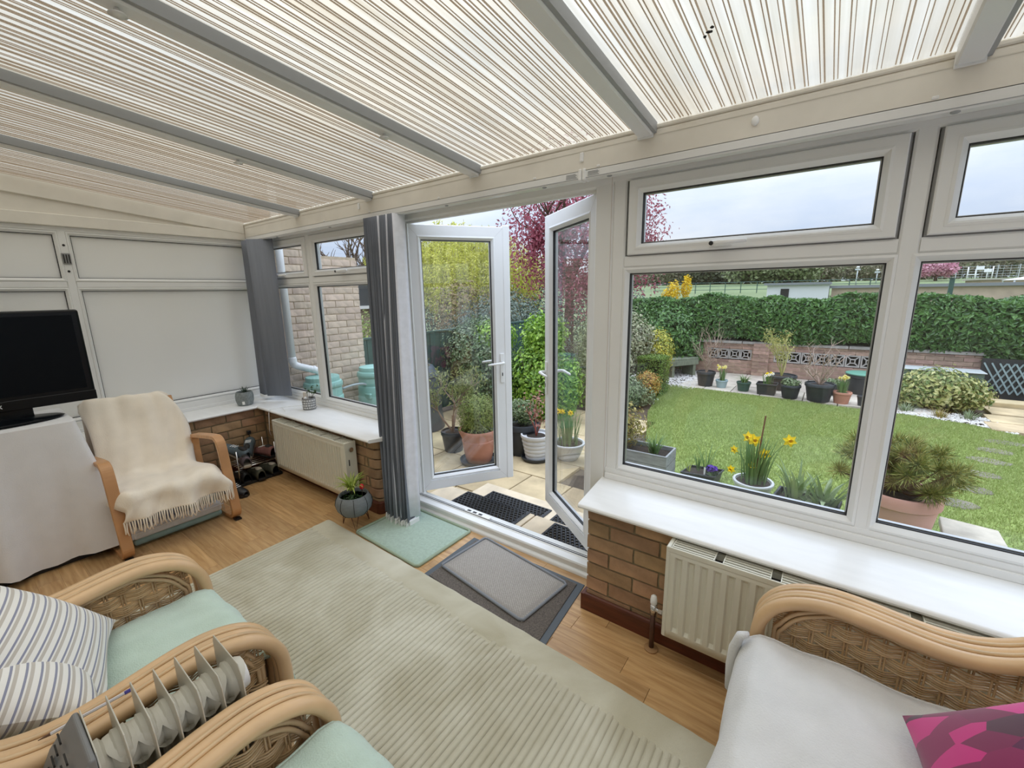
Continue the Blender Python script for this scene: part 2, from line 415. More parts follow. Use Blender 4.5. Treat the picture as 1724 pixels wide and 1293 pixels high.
b = MB(); b.prism(sk, lambda u, v, w: (w, YW-u+.001, v), -.84, XR); b.box(-.856, -.84, YW-.0151, 1.92, 0, .088)
b.build('baseboard_front_right', K['skirting'], None); tag(bpy.data.objects['baseboard_front_right'], 'dark red skirting under the long radiator', kind='structure')
b = MB(); b.prism(sk, lambda u, v, w: (-4.131+u, w, v), YB, YW); b.build('baseboard_left', K['skirting'], None); tag(bpy.data.objects['baseboard_left'], 'dark red skirting along the left brick wall', kind='structure')
# ---- window sills
nose = lambda y0, y1, z0, z1: [(y0+.010, z0), (y0+.003, z0+.004), (y0, z0+.0125), (y0+.003, z1-.004), (y0+.010, z1), (y1, z1), (y1, z0)]
def sill(name, label, mb): o = mb.build(name, K['sill'], None, smooth=40); tag(o, label, kind='structure')
mb = MB(); pr_ = nose(1.655, 2.0, .556, .58); n = len(pr_)
mb.add([(-.862-.03*(yy-1.655)/.345*1.2, yy, zz) for yy, zz in pr_] + [(XR, yy, zz) for yy, zz in pr_], [tuple(range(n-1,-1,-1)), tuple(range(n, 2*n))] + [(i, (i+1) % n, n+(i+1) % n, n+i) for i in range(n)])
sill('trim_1', 'long white window sill over the long radiator', mb)
mb = MB(); pr_ = nose(1.642, 2.0, .556, .58)
def fnr(yy): return -2.455 + (yy-1.642)*.45 if yy < 1.80 else -2.39
pts = pr_[:5] + [(1.79, .58), (2.0, .58), (2.0, .556), (1.79, .556)]; n = len(pts)
mb.add([(-4.10-(yy-1.642)*1.0, yy, zz) for yy, zz in pts] + [(fnr(yy), yy, zz) for yy, zz in pts], [tuple(range(n-1,-1,-1)), tuple(range(n, 2*n))] + [(i, (i+1) % n, n+(i+1) % n, n+i) for i in range(n)])
sill('trim_2', 'white window sill over the small radiator', mb)
mb = MB(); pr_ = nose(0, .345, .556, .58); n = len(pr_)
mb.add([(-4.10-d, 1.642+d, zz) for d, zz in pr_] + [(-4.10-d, YB, zz) for d, zz in pr_], [tuple(range(n-1,-1,-1)), tuple(range(n, 2*n))] + [(i, (i+1) % n, n+(i+1) % n, n+i) for i in range(n)])
sill('trim_3', 'white window sill along the left wall', mb)
# ---- upvc windows
def fbar(mb, x0, x1, z0, z1, yf=YF, yb=YF+.07, fn=None, ch=.007):
    fn = fn or (lambda x, y, z: (x, y, z))
    if x1-x0 < z1-z0: mb.prism([(x0, yb), (x0, yf+ch), (x0+ch, yf), (x1-ch, yf), (x1, yf+ch), (x1, yb)], lambda u, v, w: fn(u, v, w), z0, z1)
    else: mb.prism([(z0, yb), (z0, yf+ch), (z0+ch, yf), (z1-ch, yf), (z1, yf+ch), (z1, yb)], lambda u, v, w: fn(w, v, u), x0, x1)
def glazing(parent, gx0, gx1, gz0, gz1, yf=YF, bead=.026, fn=None, m=None, pane=None, gname='pane', gthick=.02):
    # glazing bead, dark gasket, and the pane itself
    m = m or K['upvc']
    MB().ring(gx0-bead, gx1+bead, gz0-bead, gz1+bead, [(0,yf-.001),(bead*.35,yf-.003),(bead*.62,yf+.004),(bead,yf+.016),(bead,yf+.03),(0,yf+.03)], fn).build('glazing_bead', m, parent)
    MB().ring(gx0, gx1, gz0, gz1, [(-.001,yf+.016),(.0035,yf+.018),(.0035,yf+.030),(-.001,yf+.03)], fn).build('gasket', K['gasket'], parent)
    p = MB(); f2 = fn or (lambda x, y, z: (x, y, z))
    vs = [(gx0-.004, yf+.030, gz0-.004), (gx1+.004, yf+.030, gz0-.004), (gx1+.004, yf+.030, gz1+.004), (gx0-.004, yf+.030, gz1+.004)]
    vs += [(a, yf+.030+gthick, c) for a, _, c in vs]
    p.add([f2(*v) for v in vs], [(0,1,2,3), (7,6,5,4), (0,4,5,1), (1,5,6,2), (2,6,7,3), (3,7,4,0)])
    o = p.build(gname, pane or K['glass'], parent)
    if pane is None or pane in (K['glass'], K['doorglass']):
        MB().ring(gx0+.0005, gx1-.0005, gz0+.0005, gz1-.0005, [(-.004,yf+.0315),(.0065,yf+.0315),(.0065,yf+.048),(-.004,yf+.048)], fn).build('spacer_bar', K['spacer'], parent)
    return o
K['greygasket'] = mat('grey_gasket', (.30,.30,.30), .5)
def sash(win, x0, x1, z0, z1, fn=None, yf=YF-.012, w=.0635, handle=None):
    # opening top light: a sash frame with its own bead, pane and handle
    s_ = MB().ring(x0, x1, z0, z1, [(.003,yf+.05),(.003,yf+.004),(.007,yf),(w-.026,yf),(w-.026,yf+.05)], fn).build('sash', K['upvc'], win)
    glazing(s_, x0+w, x1-w, z0+w-.013, z1-w+.003, yf, fn=fn)
    MB().ring(x0, x1, z0, z1, [(-.022,YF+.030),(.030,YF+.040),(.030,YF+.068),(-.022,YF+.068)], fn).build('rebate', K['upvc'], win)
    MB().ring(x0, x1, z0, z1, [(-.004,YF+.012),(.004,YF+.004),(.004,YF+.03),(-.004,YF+.03)], fn).build('gasket', K['greygasket'], s_)
    if handle is not None:
        hx = handle; hz = z0+.024
        h = MB(); h.box(hx-.042, hx+.045, yf-.010, yf, hz-.011, hz+.011); h.build('handle', K['whitep'], s_, bevel=.004, seg=2)
        l = MB().tube([(hx-.022, yf-.01, hz), (hx-.022, yf-.032, hz), (hx, yf-.036, hz+.001), (hx+.10, yf-.028, hz+.004)], [.012,.014,.013,.008], 10, flat=.9)
        l.build('handle_lever', K['whitep'], s_, smooth=True)
        MB().tube([(hx-.026, yf-.0365, hz), (hx-.026, yf-.046, hz)], .0085, 10).build('lock_button', K['gasket'], s_)
    return s_
Z0, Z1 = .58, 2.09
w1 = struct('window_1', 'large white front window beside the doors', (.2, YF, Z0))
m_ = MB()
fbar(m_, -.882, -.818, Z0, Z1); fbar(m_, .149, .206, Z0, Z1); fbar(m_, 1.12, XR, Z0, Z1)
fbar(m_, -.882, XR, Z0, .642, yf=YF-.001); fbar(m_, -.882, XR, 2.034, Z1, yf=YF-.001)
for xa, xb in ((-.818,.149),(.206,1.12)): fbar(m_, xa, xb, 1.653, 1.704)
m_.build('frame', K['upvc'], w1)
MB().box(-.882, XR, YF-.012, YF, Z0, .612).build('cill_bead', K['upvc'], w1, bevel=.003)
glazing(w1, -.795, .1285, .667, 1.627); glazing(w1, .2165, 1.094, .667, 1.627)
sash(w1, -.806, .141, 1.706, 2.034, handle=-.405); sash(w1, .214, 1.112, 1.706, 2.034, handle=.66)
w2 = struct('window_2', 'white front window left of the doors', (-3.5, YF, Z0))
m_ = MB()
fbar(m_, -4.5, -4.43, Z0, Z1); fbar(m_, -3.622, -3.558, Z0, Z1); fbar(m_, -2.555, -2.478, Z0, Z1)
fbar(m_, -4.5, -2.478, Z0, .642, yf=YF-.001); fbar(m_, -4.5, -2.478, 2.034, Z1, yf=YF-.001)
for xa, xb in ((-4.43,-3.622),(-3.558,-2.555)): fbar(m_, xa, xb, 1.653, 1.704)
m_.build('frame', K['upvc'], w2)
MB().box(-4.5, -2.478, YF-.012, YF, Z0, .612).build('cill_bead', K['upvc'], w2, bevel=.003)
glazing(w2, -4.40, -3.6485, .667, 1.627); glazing(w2, -3.532, -2.58, .667, 1.627)
sash(w2, -4.425, -3.61, 1.706, 2.034, handle=-4.03); sash(w2, -3.545, -2.56, 1.706, 2.034, handle=-3.10)
# ---- left side: frame with opaque white panels
fl = lambda u, d, v: (XL-(d-YF), u, v)
w3 = struct('window_3', 'white left wall frame with opaque white panels', (XL, .5, Z0))
m_ = MB()
for ya, yb in ((.652,.704),(-.36,-.31),(1.91,2.0),(YB,-.89)): fbar(m_, ya, yb, Z0, 2.05, fn=fl)
fbar(m_, YB, 2.0, Z0, .665, yf=YF-.001, fn=fl); fbar(m_, YB, 2.0, 2.02, 2.06, yf=YF-.001, fn=fl)
for ya, yb in ((.704,1.91),(-.31,.652),(-.89,-.36)): fbar(m_, ya, yb, 1.633, 1.682, fn=fl)
m_.build('frame', K['upvc'], w3)
for ya, yb in ((.722,1.885),(-.285,.635),(-.87,-.38)):
    glazing(w3, ya, yb, .69, 1.613, fn=fl, bead=.022, pane=K['panel'], gname='infill_panel')
    glazing(w3, ya, yb, 1.702, 2.0, fn=fl, bead=.022, pane=K['panel'], gname='infill_panel')
MB().box(XL-.001, XL+.012, YB, 1.99, Z0, .61).build('cill_bead', K['upvc'], w3, bevel=.003)
# old blind bracket screwed to the post
q = thing('blind_bracket', 'small worn blind bracket screwed to the left wall post', 'bracket', (XL, .68, 1.88))
MB().box(XL, XL+.008, .655, .70, 1.80, 1.875).build('plate', mat('worn_metal', (.30,.30,.29), .45, metal=.6), q, bevel=.002)
for k in range(3): MB().box(XL+.008, XL+.014, .662+k*.014, .667+k*.014, 1.806, 1.866).build('slot', K['dark'], q)
for k, (yy, zz) in enumerate(((.678,1.93),(.676,1.75))): MB().blob((XL+.003, yy, zz), (.004,.008,.008), 8, 5).build('screw', K['dark'], q, smooth=True)
# gable boards over the left wall
b = MB(); xg = XL+.03
b.prism([(1.88,2.055),(YB,2.055),(YB,2.135),(1.88,2.135)], lambda u, v, w: (w, u, v), XL-.06, xg)
wg = b.build('trim_4', K['cream'], None, bevel=.004); tag(wg, 'flat white board over the left wall panels', kind='structure')
b = MB(); b.prism([(1.875,2.13),(YB,2.13),(YB,zroof(YB)-.03),(1.875,zroof(1.875)-.03)], lambda u, v, w: (w, u, v), XL-.06, xg-.016)
tag(b.build('trim_5', K['cream'], None), 'white wedge infill under the sloping roof edge', kind='structure')
b = MB(); b.prism([(1.878,zroof(1.878)-.075),(YB,zroof(YB)-.10),(YB,zroof(YB)+.03),(1.878,zroof(1.878)+.03)], lambda u, v, w: (w, u, v), XL-.05, xg+.004)
tag(b.build('trim_6', K['cream'], None, bevel=.004), 'sloping white board along the left roof edge', kind='structure')
# ---- eaves beam
b = MB(); b.prism([(YE,2.075),(YE,2.178),(YE+.012,2.19),(2.09,2.19),(2.09,2.075)], lambda u, v, w: (w, u, v), XL-.08, XR+.08)
eb = b.build('trim_7', K['cream'], None, bevel=.003); tag(eb, 'white eaves beam over the windows and doors', kind='structure')
MB().box(XL+.034, XR, YE-.002, YE, 2.158, 2.161).build('groove_line', mat('groove_shade', (.70,.665,.59), .6), eb)
MB().box(XL-.08, XR+.08, 1.95, 2.09, 2.06, 2.08).build('head_packer', K['upvc'], eb)
# small clips on the beam face
for k, (xx, rnd) in enumerate(((-.985, 0), (-.30, 1), (-2.66, 0))):
    q = MB()
    if rnd: q.blob((xx, YE-.003, 2.13), (.013,.006,.017), 10, 6)
    else: q.box(xx-.009, xx+.009, YE-.008, YE, 2.115, 2.155)
    o = q.build('beam_clip', K['whitep'], None, smooth=True if rnd else False, bevel=0 if rnd else .003)
    tag(o, ('small round white cap stuck on the eaves beam', 'white clip on the beam above the door handles end', 'white clip on the beam above the grey blind stack')[1 if k == 0 else (0 if k == 1 else 2)], 'clip')
# ---- roof: multiwall polycarbonate between white rafters
def polymat():
    m = bpy.data.materials.new('polycarbonate'); m.use_nodes = True; t = m.node_tree; t.nodes.clear(); lk = t.links.new
    tcn = t.nodes.new('ShaderNodeTexCoord'); mpn = t.nodes.new('ShaderNodeMapping'); mpn.inputs['Scale'].default_value = (22, .5, 1)
    n = t.nodes.new('ShaderNodeTexNoise'); n.inputs['Scale'].default_value = 1.6; n.inputs['Detail'].default_value = 5; lk(tcn.outputs['Object'], mpn.inputs[0]); lk(mpn.outputs[0], n.inputs['Vector'])
    r = t.nodes.new('ShaderNodeValToRGB'); r.color_ramp.elements[0].position = .3; r.color_ramp.elements[1].position = .7
    r.color_ramp.elements[0].color = (.52,.44,.32,1); r.color_ramp.elements[1].color = (.68,.61,.49,1)
    lk(n.outputs['Fac'], r.inputs['Fac'])
    tl = t.nodes.new('ShaderNodeBsdfTranslucent'); tr = t.nodes.new('ShaderNodeBsdfTransparent'); mx = t.nodes.new('ShaderNodeMixShader'); mx.inputs['Fac'].default_value = .30
    lk(r.outputs[0], tl.inputs['Color']); lk(r.outputs[0], tr.inputs['Color']); lk(tr.outputs[0], mx.inputs[1]); lk(tl.outputs[0], mx.inputs[2])
    gl = t.nodes.new('ShaderNodeBsdfGlossy'); gl.inputs['Roughness'].default_value = .12; 
    m2 = t.nodes.new('ShaderNodeMixShader'); lk(schlick(t, .04), m2.inputs[0]); lk(mx.outputs[0], m2.inputs[1]); lk(gl.outputs[0], m2.inputs[2])
    o = t.nodes.new('ShaderNodeOutputMaterial'); lk(m2.outputs[0], o.inputs['Surface'])
    return m
K['poly'] = polymat()
def ribmat():
    m = bpy.data.materials.new('dirty_flute_rib'); m.use_nodes = True; t = m.node_tree; t.nodes.clear(); lk = t.links.new
    tl = t.nodes.new('ShaderNodeBsdfTranslucent'); tl.inputs['Color'].default_value = (.50,.41,.33,1)
    df = t.nodes.new('ShaderNodeBsdfDiffuse'); df.inputs['Color'].default_value = (.58,.50,.41,1)
    mx = t.nodes.new('ShaderNodeMixShader'); mx.inputs[0].default_value = .5; lk(tl.outputs[0], mx.inputs[1]); lk(df.outputs[0], mx.inputs[2])
    o = t.nodes.new('ShaderNodeOutputMaterial'); lk(mx.outputs[0], o.inputs['Surface']); return m
K['rib'] = ribmat(); K['rafter'] = mat('rafter_white', (.78,.79,.79), .3, var=.02, scale=3)
ceiling = struct('ceiling', 'sloping lean-to roof of ribbed polycarbonate sheets', (0, YE, ZR))
RX = [-4.40+.926*k for k in range(7)]       # rafter centre lines
RX[-1] = 1.17
edges = [XL-.02] + RX[1:] + [XR+.05]
YT = YB-.05
rf = lambda x, y, dz: (x, y, zroof(y)+dz)
r_ = random.Random(5)
for i in range(len(edges)-1):
    x0, x1 = edges[i]+(.02 if i else 0), edges[i+1]-(.02 if i < len(edges)-2 else 0)
    p = MB(); v = [rf(x0,YE+.1,.022), rf(x1,YE+.1,.022), rf(x1,YT,.022), rf(x0,YT,.022)]
    p.add(v, [(0,1,2,3)])
    pan = p.build('roof_panel', K['poly'], ceiling)
    b = MB(); x = x0+.006; k = 0
    while x < x1-.004:
        w = r_.choice((.002,.0026,.0032,.004)); d = r_.uniform(.002,.0035)
        b.add([rf(x,YE+.005,.0215), rf(x+w,YE+.005,.0215), rf(x+w,YT,.0215), rf(x,YT,.0215), rf(x,YE+.005,.0215-d), rf(x+w,YE+.005,.0215-d), rf(x+w,YT,.0215-d), rf(x,YT,.0215-d)],
              [(4,5,6,7), (0,4,7,3), (1,2,6,5), (0,1,5,4)])
        x += r_.choice((.020, .024, .028, .033)) if k % 2 else .0105
        k += 1
    o = b.build('flute_ribs', K['rib'], ceiling); o['kind'] = 'stuff'
    MB().box(x0, x1, YE-.004, YE+.02, 2.183, 2.199).build('eaves_bead', K['cream'], ceiling, bevel=.004)
for k, x in enumerate(RX[1:]):
    b = MB(); pf = [(-.031,.03),(-.031,-.022),(-.026,-.028),(.026,-.028),(.031,-.022),(.031,.03)]
    b.prism(pf, lambda u, v, w: (x+u, w, zroof(w)+v), YE-.004, YT); b.build('rafter', K['rafter'], ceiling)
    b = MB(); b.prism([(.0312,-.020),(.044,-.018),(.044,.02),(.0312,.02)], lambda u, v, w: (x+u, w, zroof(w)+v), YE+.002, YT); b.build('rafter_seal', K['greyp'], ceiling)
    b = MB(); b.box(x-.033, x+.033, YE-.010, YE-.0035, zroof(YE)-.034, zroof(YE)+.004); b.build('rafter_end_cap', K['rafter'], ceiling, bevel=.002)
    if k in (2, 1):
        for yy in (1.3, .45) if k == 2 else (1.1,): MB().lathe([(.022,0),(.02,.004),(.008,.006),(.006,.016),(0,.017)], 12, (x, yy, zroof(yy)-.046)).build('hook_cap', K['whitep'], ceiling, smooth=True)
MB().prism([(YT,.0),(YT+.09,.0),(YT+.09,.10),(YT,.10)], lambda u, v, w: (w, u, zroof(YB)+v-.06), XL, XR).build('wall_plate', K['rafter'], ceiling)
# dead insects in the flutes of the sheet
o = MB().blob((-.36,1.42,zroof(1.42)+.006), (.009,.006,.003), 7, 5, .5, 1).blob((-.35,1.405,zroof(1.4)+.006), (.005,.007,.003), 7, 5, .5, 2).blob((-.375,1.435,zroof(1.43)+.006), (.005,.004,.003), 7, 5, .5, 3).build('dirt_specks', K['dark'], ceiling)
o['kind'] = 'stuff'
# ---- french doors
df = struct('door_frame', 'white frame of the open garden doors', (-1.68, YF, 0)); df.name = 'trim_8'; WP['trim_8'] = Vector((-1.68, YF, 0))
m_ = MB()
fbar(m_, -2.478, -2.384, 0.0, 2.09, yb=YF+.075); fbar(m_, -.974, -.882, 0.0, 2.09, yb=YF+.075); fbar(m_, -2.478, -.882, 2.024, 2.09, yf=YF-.001, yb=YF+.075)
m_.build('frame', K['upvc'], df)
MB().box(-.8905, -.8885, YF-.002, YF, .58, 2.06).build('joint_line', mat('joint_cream', (.62,.55,.5), .6), df)
MB().ring(-2.386, -.972, -.1, 2.026, [(0,YF+.035),(.014,YF+.035),(.014,YF+.06),(0,YF+.06)]).build('rebate', K['upvc'], df)
b = MB(); b.prism([(1.93,0),(1.93,.05),(1.936,.058),(1.985,.058),(1.992,.064),(2.03,.060),(2.075,.048),(2.085,.0)], lambda u, v, w: (w, u, v), -2.47, -.88)
b.build('threshold', K['upvc'], df)
MB().box(-2.384, -.974, 1.9945, 2.001, .0615, .0655).box(-2.384, -.974, 2.012, 2.016, .0605, .0635).build('threshold_seal', K['gasket'], df)
MB().box(-1.92, -1.70, 1.997, 2.028, .060, .072).build('keep_plate', K['whitep'], df, bevel=.002)
for k in range(3): MB().box(-1.90+k*.05, -1.87+k*.05, 2.004, 2.02, .072, .0735).build('keep_slot', K['gasket'], df)
q = MB(); pts = [(0,0),(.022,0)] + [(.022*math.cos(t*PI/10), .022*math.sin(t*PI/10)) for t in range(1, 5)] + [(0,.022)]
q.prism(pts, lambda u, v, w: (w, 1.93-u, v), -2.46, -.90)
tag(q.build('trim_9', K['upvc'], None, smooth=50), 'white quadrant bead along the foot of the threshold', kind='structure')
def leaf(name, label, hinge, rz, sgn, bar):
    d = bpy.data.objects.new(name, None); col.objects.link(d); d.location = hinge; d.rotation_euler = (0,0,rz); ROT.add(d.name)
    tag(d, label, kind='structure')
    W, H, S = .70, 1.945, .098
    x0, x1 = (0, W) if sgn > 0 else (-W, 0)
    MB().ring(x0, x1, 0, H, [(0,.06),(0,.004),(.004,0),(S-.026,0),(S-.026,.06)]).build('leaf_frame', K['upvc_door'], d)
    for cx, cz, sx, sz in ((x0,0,1,1),(x1,0,-1,1),(x1,H,-1,-1),(x0,H,1,-1)):
        n_ = 1; v = [(cx+sx*.004,-.0004,cz+sz*.0055),(cx+sx*.0055,-.0004,cz+sz*.004),(cx+sx*(S-.026),-.0004,cz+sz*(S-.027)),(cx+sx*(S-.027),-.0004,cz+sz*(S-.026))]
        MB().add(v, [(0,1,2,3)]).build('mitre_line', mat('mitre_shade', (.6,.6,.6), .6) if 'mitre_shade' not in bpy.data.materials else bpy.data.materials['mitre_shade'], d)
    glazing(d, x0+S, x1-S, S+.012, H-S, 0, m=K['upvc_door'], pane=K['doorglass'])
    MB().ring(x0, x1, 0, H, [(-.004,.036),(.002,.036),(.002,.048),(-.004,.048)]).build('weather_seal', K['gasket'], d)
    if bar:  # meeting stile carried by this leaf
        MB().box(W-.012, W+.042, -.004, .03, -.004, H+.012).build('meeting_stile', K['upvc_door'], d, bevel=.006, seg=2)
    # lever handle on a long backplate, both faces
    hx = (x1-.036) if sgn > 0 else (x0+.036); hz = .955
    for yy, s_ in ((0,-1),(.06,1)):
        pl = MB().box(hx-.016, hx+.016, min(yy, yy+s_*.010), max(yy, yy+s_*.010), hz-.16, hz+.07).build('handle_plate', K['whitep'], d, bevel=.007, seg=2)
        dx = -sgn
        MB().tube([(hx, yy+s_*.008, hz), (hx, yy+s_*.045, hz), (hx+dx*.012, yy+s_*.055, hz), (hx+dx*.11, yy+s_*.055, hz-.006), (hx+dx*.125, yy+s_*.052, hz-.008)], [.011,.0105,.010,.0085,.007], 10).build('handle_lever', K['whitep'], pl, smooth=True)
        MB().box(hx-.004, hx+.004, yy+s_*.0102-.0006, yy+s_*.0102+.0006, hz-.105, hz-.080).build('keyhole', K['gasket'], pl)
    for hz2 in (.25, .95, 1.65):
        MB().tube([(x0-.008 if sgn > 0 else x1+.008, .008, hz2-.045), (x0-.008 if sgn > 0 else x1+.008, .008, hz2+.045)], .010, 10).build('hinge', K['whitep'], d, smooth=True)
    return d
leaf('door_1', 'open white glazed garden door on the left, swung outwards', (-2.382, 2.03, .068), math.radians(56.5), 1, True)
leaf('door_2', 'open white glazed garden door on the right, half shut', (-.976, 2.03, .068), math.radians(-36.5), -1, False)

# ---- vertical blinds
K['blind'] = mat('blue_grey_blind_fabric', (.195,.21,.245), .85, var=.06, scale=40, stretch=(1,1,.05), bump=.15, bscale=200)
K['blind_backlit'] = mat('backlit_blind_slat', (.78,.79,.86), .8, var=.04, scale=30)  # daylight through the thin slats is put into this paler colour
def blind_label(o, x):
    for k in range(4): MB().box(x, x+.055-.006*(k % 2), 1.8785, 1.8795, 2.054+k*.0052, 2.0562+k*.0052).build('label_line', K['greyp'], o)
hr = thing('blind_headrail', 'white blind headrail running over the garden doors and left window', 'headrail', (-2.7, 1.90, 2.06))
MB().box(XL+.03, -.985, 1.88, 1.925, 2.042, 2.084).build('rail', K['upvc'], hr, bevel=.004)
MB().box(XL+.03, -.985, 1.8785, 1.8800, 2.0475, 2.0495).build('rail_groove', K['greyp'], hr)
blind_label(hr, -1.065); MB().box(-1.002, -.985, 1.874, 1.928, 2.038, 2.088).build('end_cap', K['whitep'], hr, bevel=.004)
hr2 = thing('blind_headrail', 'white blind headrail running over the large front window', 'headrail', (.1, 1.90, 2.06))
MB().box(-.975, XR-.01, 1.88, 1.925, 2.042, 2.084).build('rail', K['upvc'], hr2, bevel=.004)
MB().box(-.975, XR-.01, 1.8785, 1.8800, 2.0475, 2.0495).build('rail_groove', K['greyp'], hr2)
blind_label(hr2, -.955); MB().box(-.982, -.965, 1.874, 1.928, 2.038, 2.088).build('end_cap', K['whitep'], hr2, bevel=.004)
for k, xx in enumerate((-1.24,-.905,.17,-1.9,-2.55,-3.1,-3.9)):
    r_h = hr if xx < -.98 else hr2
    MB().box(xx-.008, xx+.008, 1.876, 1.882, 2.083, 2.092).build('rail_bracket', K['whitep'], r_h, bevel=.002)
    MB().blob((xx+.05, 1.89, 2.040), (.012,.010,.004), 10, 5).build('glide_stop', K['greyp'], r_h, smooth=True)
def slat(parent, top, bot, w, ang0, ang1, m, bow=0, z0=.03, z1=2.045):
    # one hanging strip: leans from top (x, y) to bot (x, y), turning from ang0 to ang1
    def fn(u, v):
        t = v; a = ang0+(ang1-ang0)*t
        cx = top[0]+(bot[0]-top[0])*t**1.4 + bow*math.sin(t*PI); cy = top[1]+(bot[1]-top[1])*t**1.2
        o = (u-.5)*w; cv = .004*math.cos((u-.5)*PI)
        return (cx+o*math.cos(a)-cv*math.sin(a), cy+o*math.sin(a)+cv*math.cos(a), z1+(z0-z1)*t)
    return MB().grid(fn, 5, 12).build('slat', m, parent, smooth=True, solid=.0012)
bc = thing('vertical_blind', 'long blue grey vertical blind stacked beside the open left door', 'blind', (-2.42, 1.88, 2.04))
rb = random.Random(11); n = 19
for k in range(n):
    t = k/(n-1); tx = -2.57+.30*t; bx = -2.385+.225*t+rb.uniform(-.010,.010); by = 1.735+rb.uniform(-.03,.02)
    a0 = math.radians(83+rb.uniform(-4,4)); a1 = math.radians(90+rb.uniform(-24,24))
    lastp = (k == n-1)
    s_ = slat(bc, (tx, 1.885), (bx, by), .089, a0, a1 if not lastp else math.radians(60), K['blind_backlit'] if (lastp or k in (9,14)) else K['blind'], bow=rb.uniform(-.015,.015), z0=.045+rb.uniform(-.012,.02))
    yb_ = by
    MB().box(bx-.004, bx+.004, yb_-.042, yb_+.042, .012, .045).build('bottom_weight', K['whitep'], s_, bevel=.002)
    if k < n-1: MB().tube([(bx, yb_-.045, .03), (bx+.010, yb_-.05, .010), (bx+.022, yb_-.045, .03)], .002, 5).build('link_chain', K['whitep'], s_)
bl = thing('vertical_blind', 'short blue grey vertical blind stacked in the left corner', 'blind', (-4.2, 1.87, 2.04))
for k in range(8):
    t = k/7; tx = -4.37+.105*t
    a = math.radians(30+8*rb.uniform(-1,1)) if k < 7 else math.radians(28)
    s_ = slat(bl, (tx, 1.865-.01*t), (tx+.0, 1.845-.01*t), .089, math.radians(62), math.radians(62), K['blind'], z0=.632)
    MB().box(-.045, .045, -.003, .003, .6, .63, Matrix.Translation((tx, 1.845-.01*t, 0)) @ Matrix.Rotation(math.radians(62), 4, 'Z')).build('bottom_weight', K['whitep'], s_, bevel=.002)
def flat_slat(xa, xb, ya, yb):
    return MB().grid(lambda u, v: (xa+(xb-xa)*u, ya+(yb-ya)*u + .006*math.sin(u*PI), 2.045+(.63-2.045)*v), 5, 3).build('slat', K['blind'], bl, smooth=True, solid=.0012)
flat_slat(-4.225, -4.02, 1.80, 1.93)
# ================================================================ RADIATORS
def radiator(name, label, x0, x1, z0, z1, yf, yb, pitch, grille=True):
    r = thing(name, label, 'radiator', ((x0+x1)/2, (yf+yb)/2, z0))
    def panel(y, sgn):
        b = MB(); top, bot = z1-.035, z0+.035
        vs = []; fs = []; xs = []; prof = []
        x = x0; n = max(1, int((x1-x0-.05)/pitch)); st = x0+.025
        prof.append((x0, 0))
        for k in range(n):
            a = st+k*pitch
            prof += [(a+pitch*.14, 0), (a+pitch*.26, .010), (a+pitch*.60, .010), (a+pitch*.76, 0)]
        prof.append((x1, 0))
        rows = [(z0, 0), (bot, 0), (bot+.014, 1), (top-.014, 1), (top, 0), (z1, 0)]
        m = len(prof)
        for zz, on in rows:
            for px, d in prof: vs.append((px, y+sgn*d*on, zz))
        for j in range(len(rows)-1):
            for i in range(m-1): fs.append((j*m+i, j*m+i+1, (j+1)*m+i+1, (j+1)*m+i))
        b.add(vs, fs); return b
    panel(yf, 1).build('front_panel', K['radiator'], r, smooth=30, solid=.0015)
    MB().box(x0+.01, x1-.01, yb-.02, yb, z0+.02, z1-.01).build('rear_panel', K['radiator'], r)
    MB().box(x0-.004, x0+.012, yf-.002, yb, z0, z1+.004).build('end_panel', K['radiator'], r, bevel=.003)
    MB().box(x1-.012, x1+.004, yf-.002, yb, z0, z1+.004).build('end_panel', K['radiator'], r, bevel=.003)
    MB().box(x0, x1, yf-.003, yf+.005, z1-.018, z1+.004).build('top_rail', K['radiator'], r, bevel=.003, seg=2)
    if grille:
        x = x0+.018; sec = .185
        while x < x1-.03:
            xe = min(x+sec-.035, x1-.012); b = MB()
            for k in range(5): yy = yf+.012+k*(yb-yf-.03)/4; b.box(x, xe, yy, yy+.006, z1-.004, z1+.003)
            b.box(x-.003, x, yf+.006, yb, z1-.006, z1+.004); b.box(xe, xe+.003, yf+.006, yb, z1-.006, z1+.004)
            b.build('grille', K['radiator'], r)
            x += sec
    MB().box(x0+.015, x1-.015, yf+.02, yb-.025, z0+.03, z1-.03).build('convector_core', K['dark'], r)
    return r
rr1 = radiator('radiator', 'long cream double panel radiator under the large front window', -.43, 1.05, .135, .545, 1.60, 1.695, .047)
v = MB().tube([(-.485,1.645,.0),(-.485,1.645,.19)], .0105, 10).build('pipe', mat('old_copper_pipe', (.10,.05,.035), .4, metal=.5), rr1, smooth=True)
MB().lathe([(.028,0),(.03,.006),(.012,.012)], 16, (-.485,1.645,0)).build('pipe_collar', mat('wood_collar', (.35,.2,.09), .5), rr1, smooth=40)
vv = MB().tube([(-.485,1.645,.18),(-.485,1.645,.225)], .014, 10).tube([(-.485,1.645,.205),(-.43,1.645,.205)], .0105, 10).build('valve_body', K['chrome'], rr1, smooth=True)
MB().lathe([(.011,0),(.014,.006),(.015,.02),(.012,.04),(.006,.046),(0,.047)], 12, (-.485,1.645,.225)).build('valve_cap', K['whitep'], rr1, smooth=True)
MB().tube([(-.462,1.645,.205),(-.446,1.645,.205)], .016, 6).build('valve_nut', K['chrome'], rr1)
rr2 = radiator('radiator', 'small cream radiator under the left front window', -3.74, -2.68, .10, .52, 1.60, 1.69, .033)
MB().tube([(-2.676,1.645,.468),(-2.664,1.645,.468)], .017, 12).build('end_cap', K['chrome'], rr2, smooth=40)
MB().box(-2.677, -2.672, 1.622, 1.628, .35, .395).build('end_slot', K['dark'], rr2)
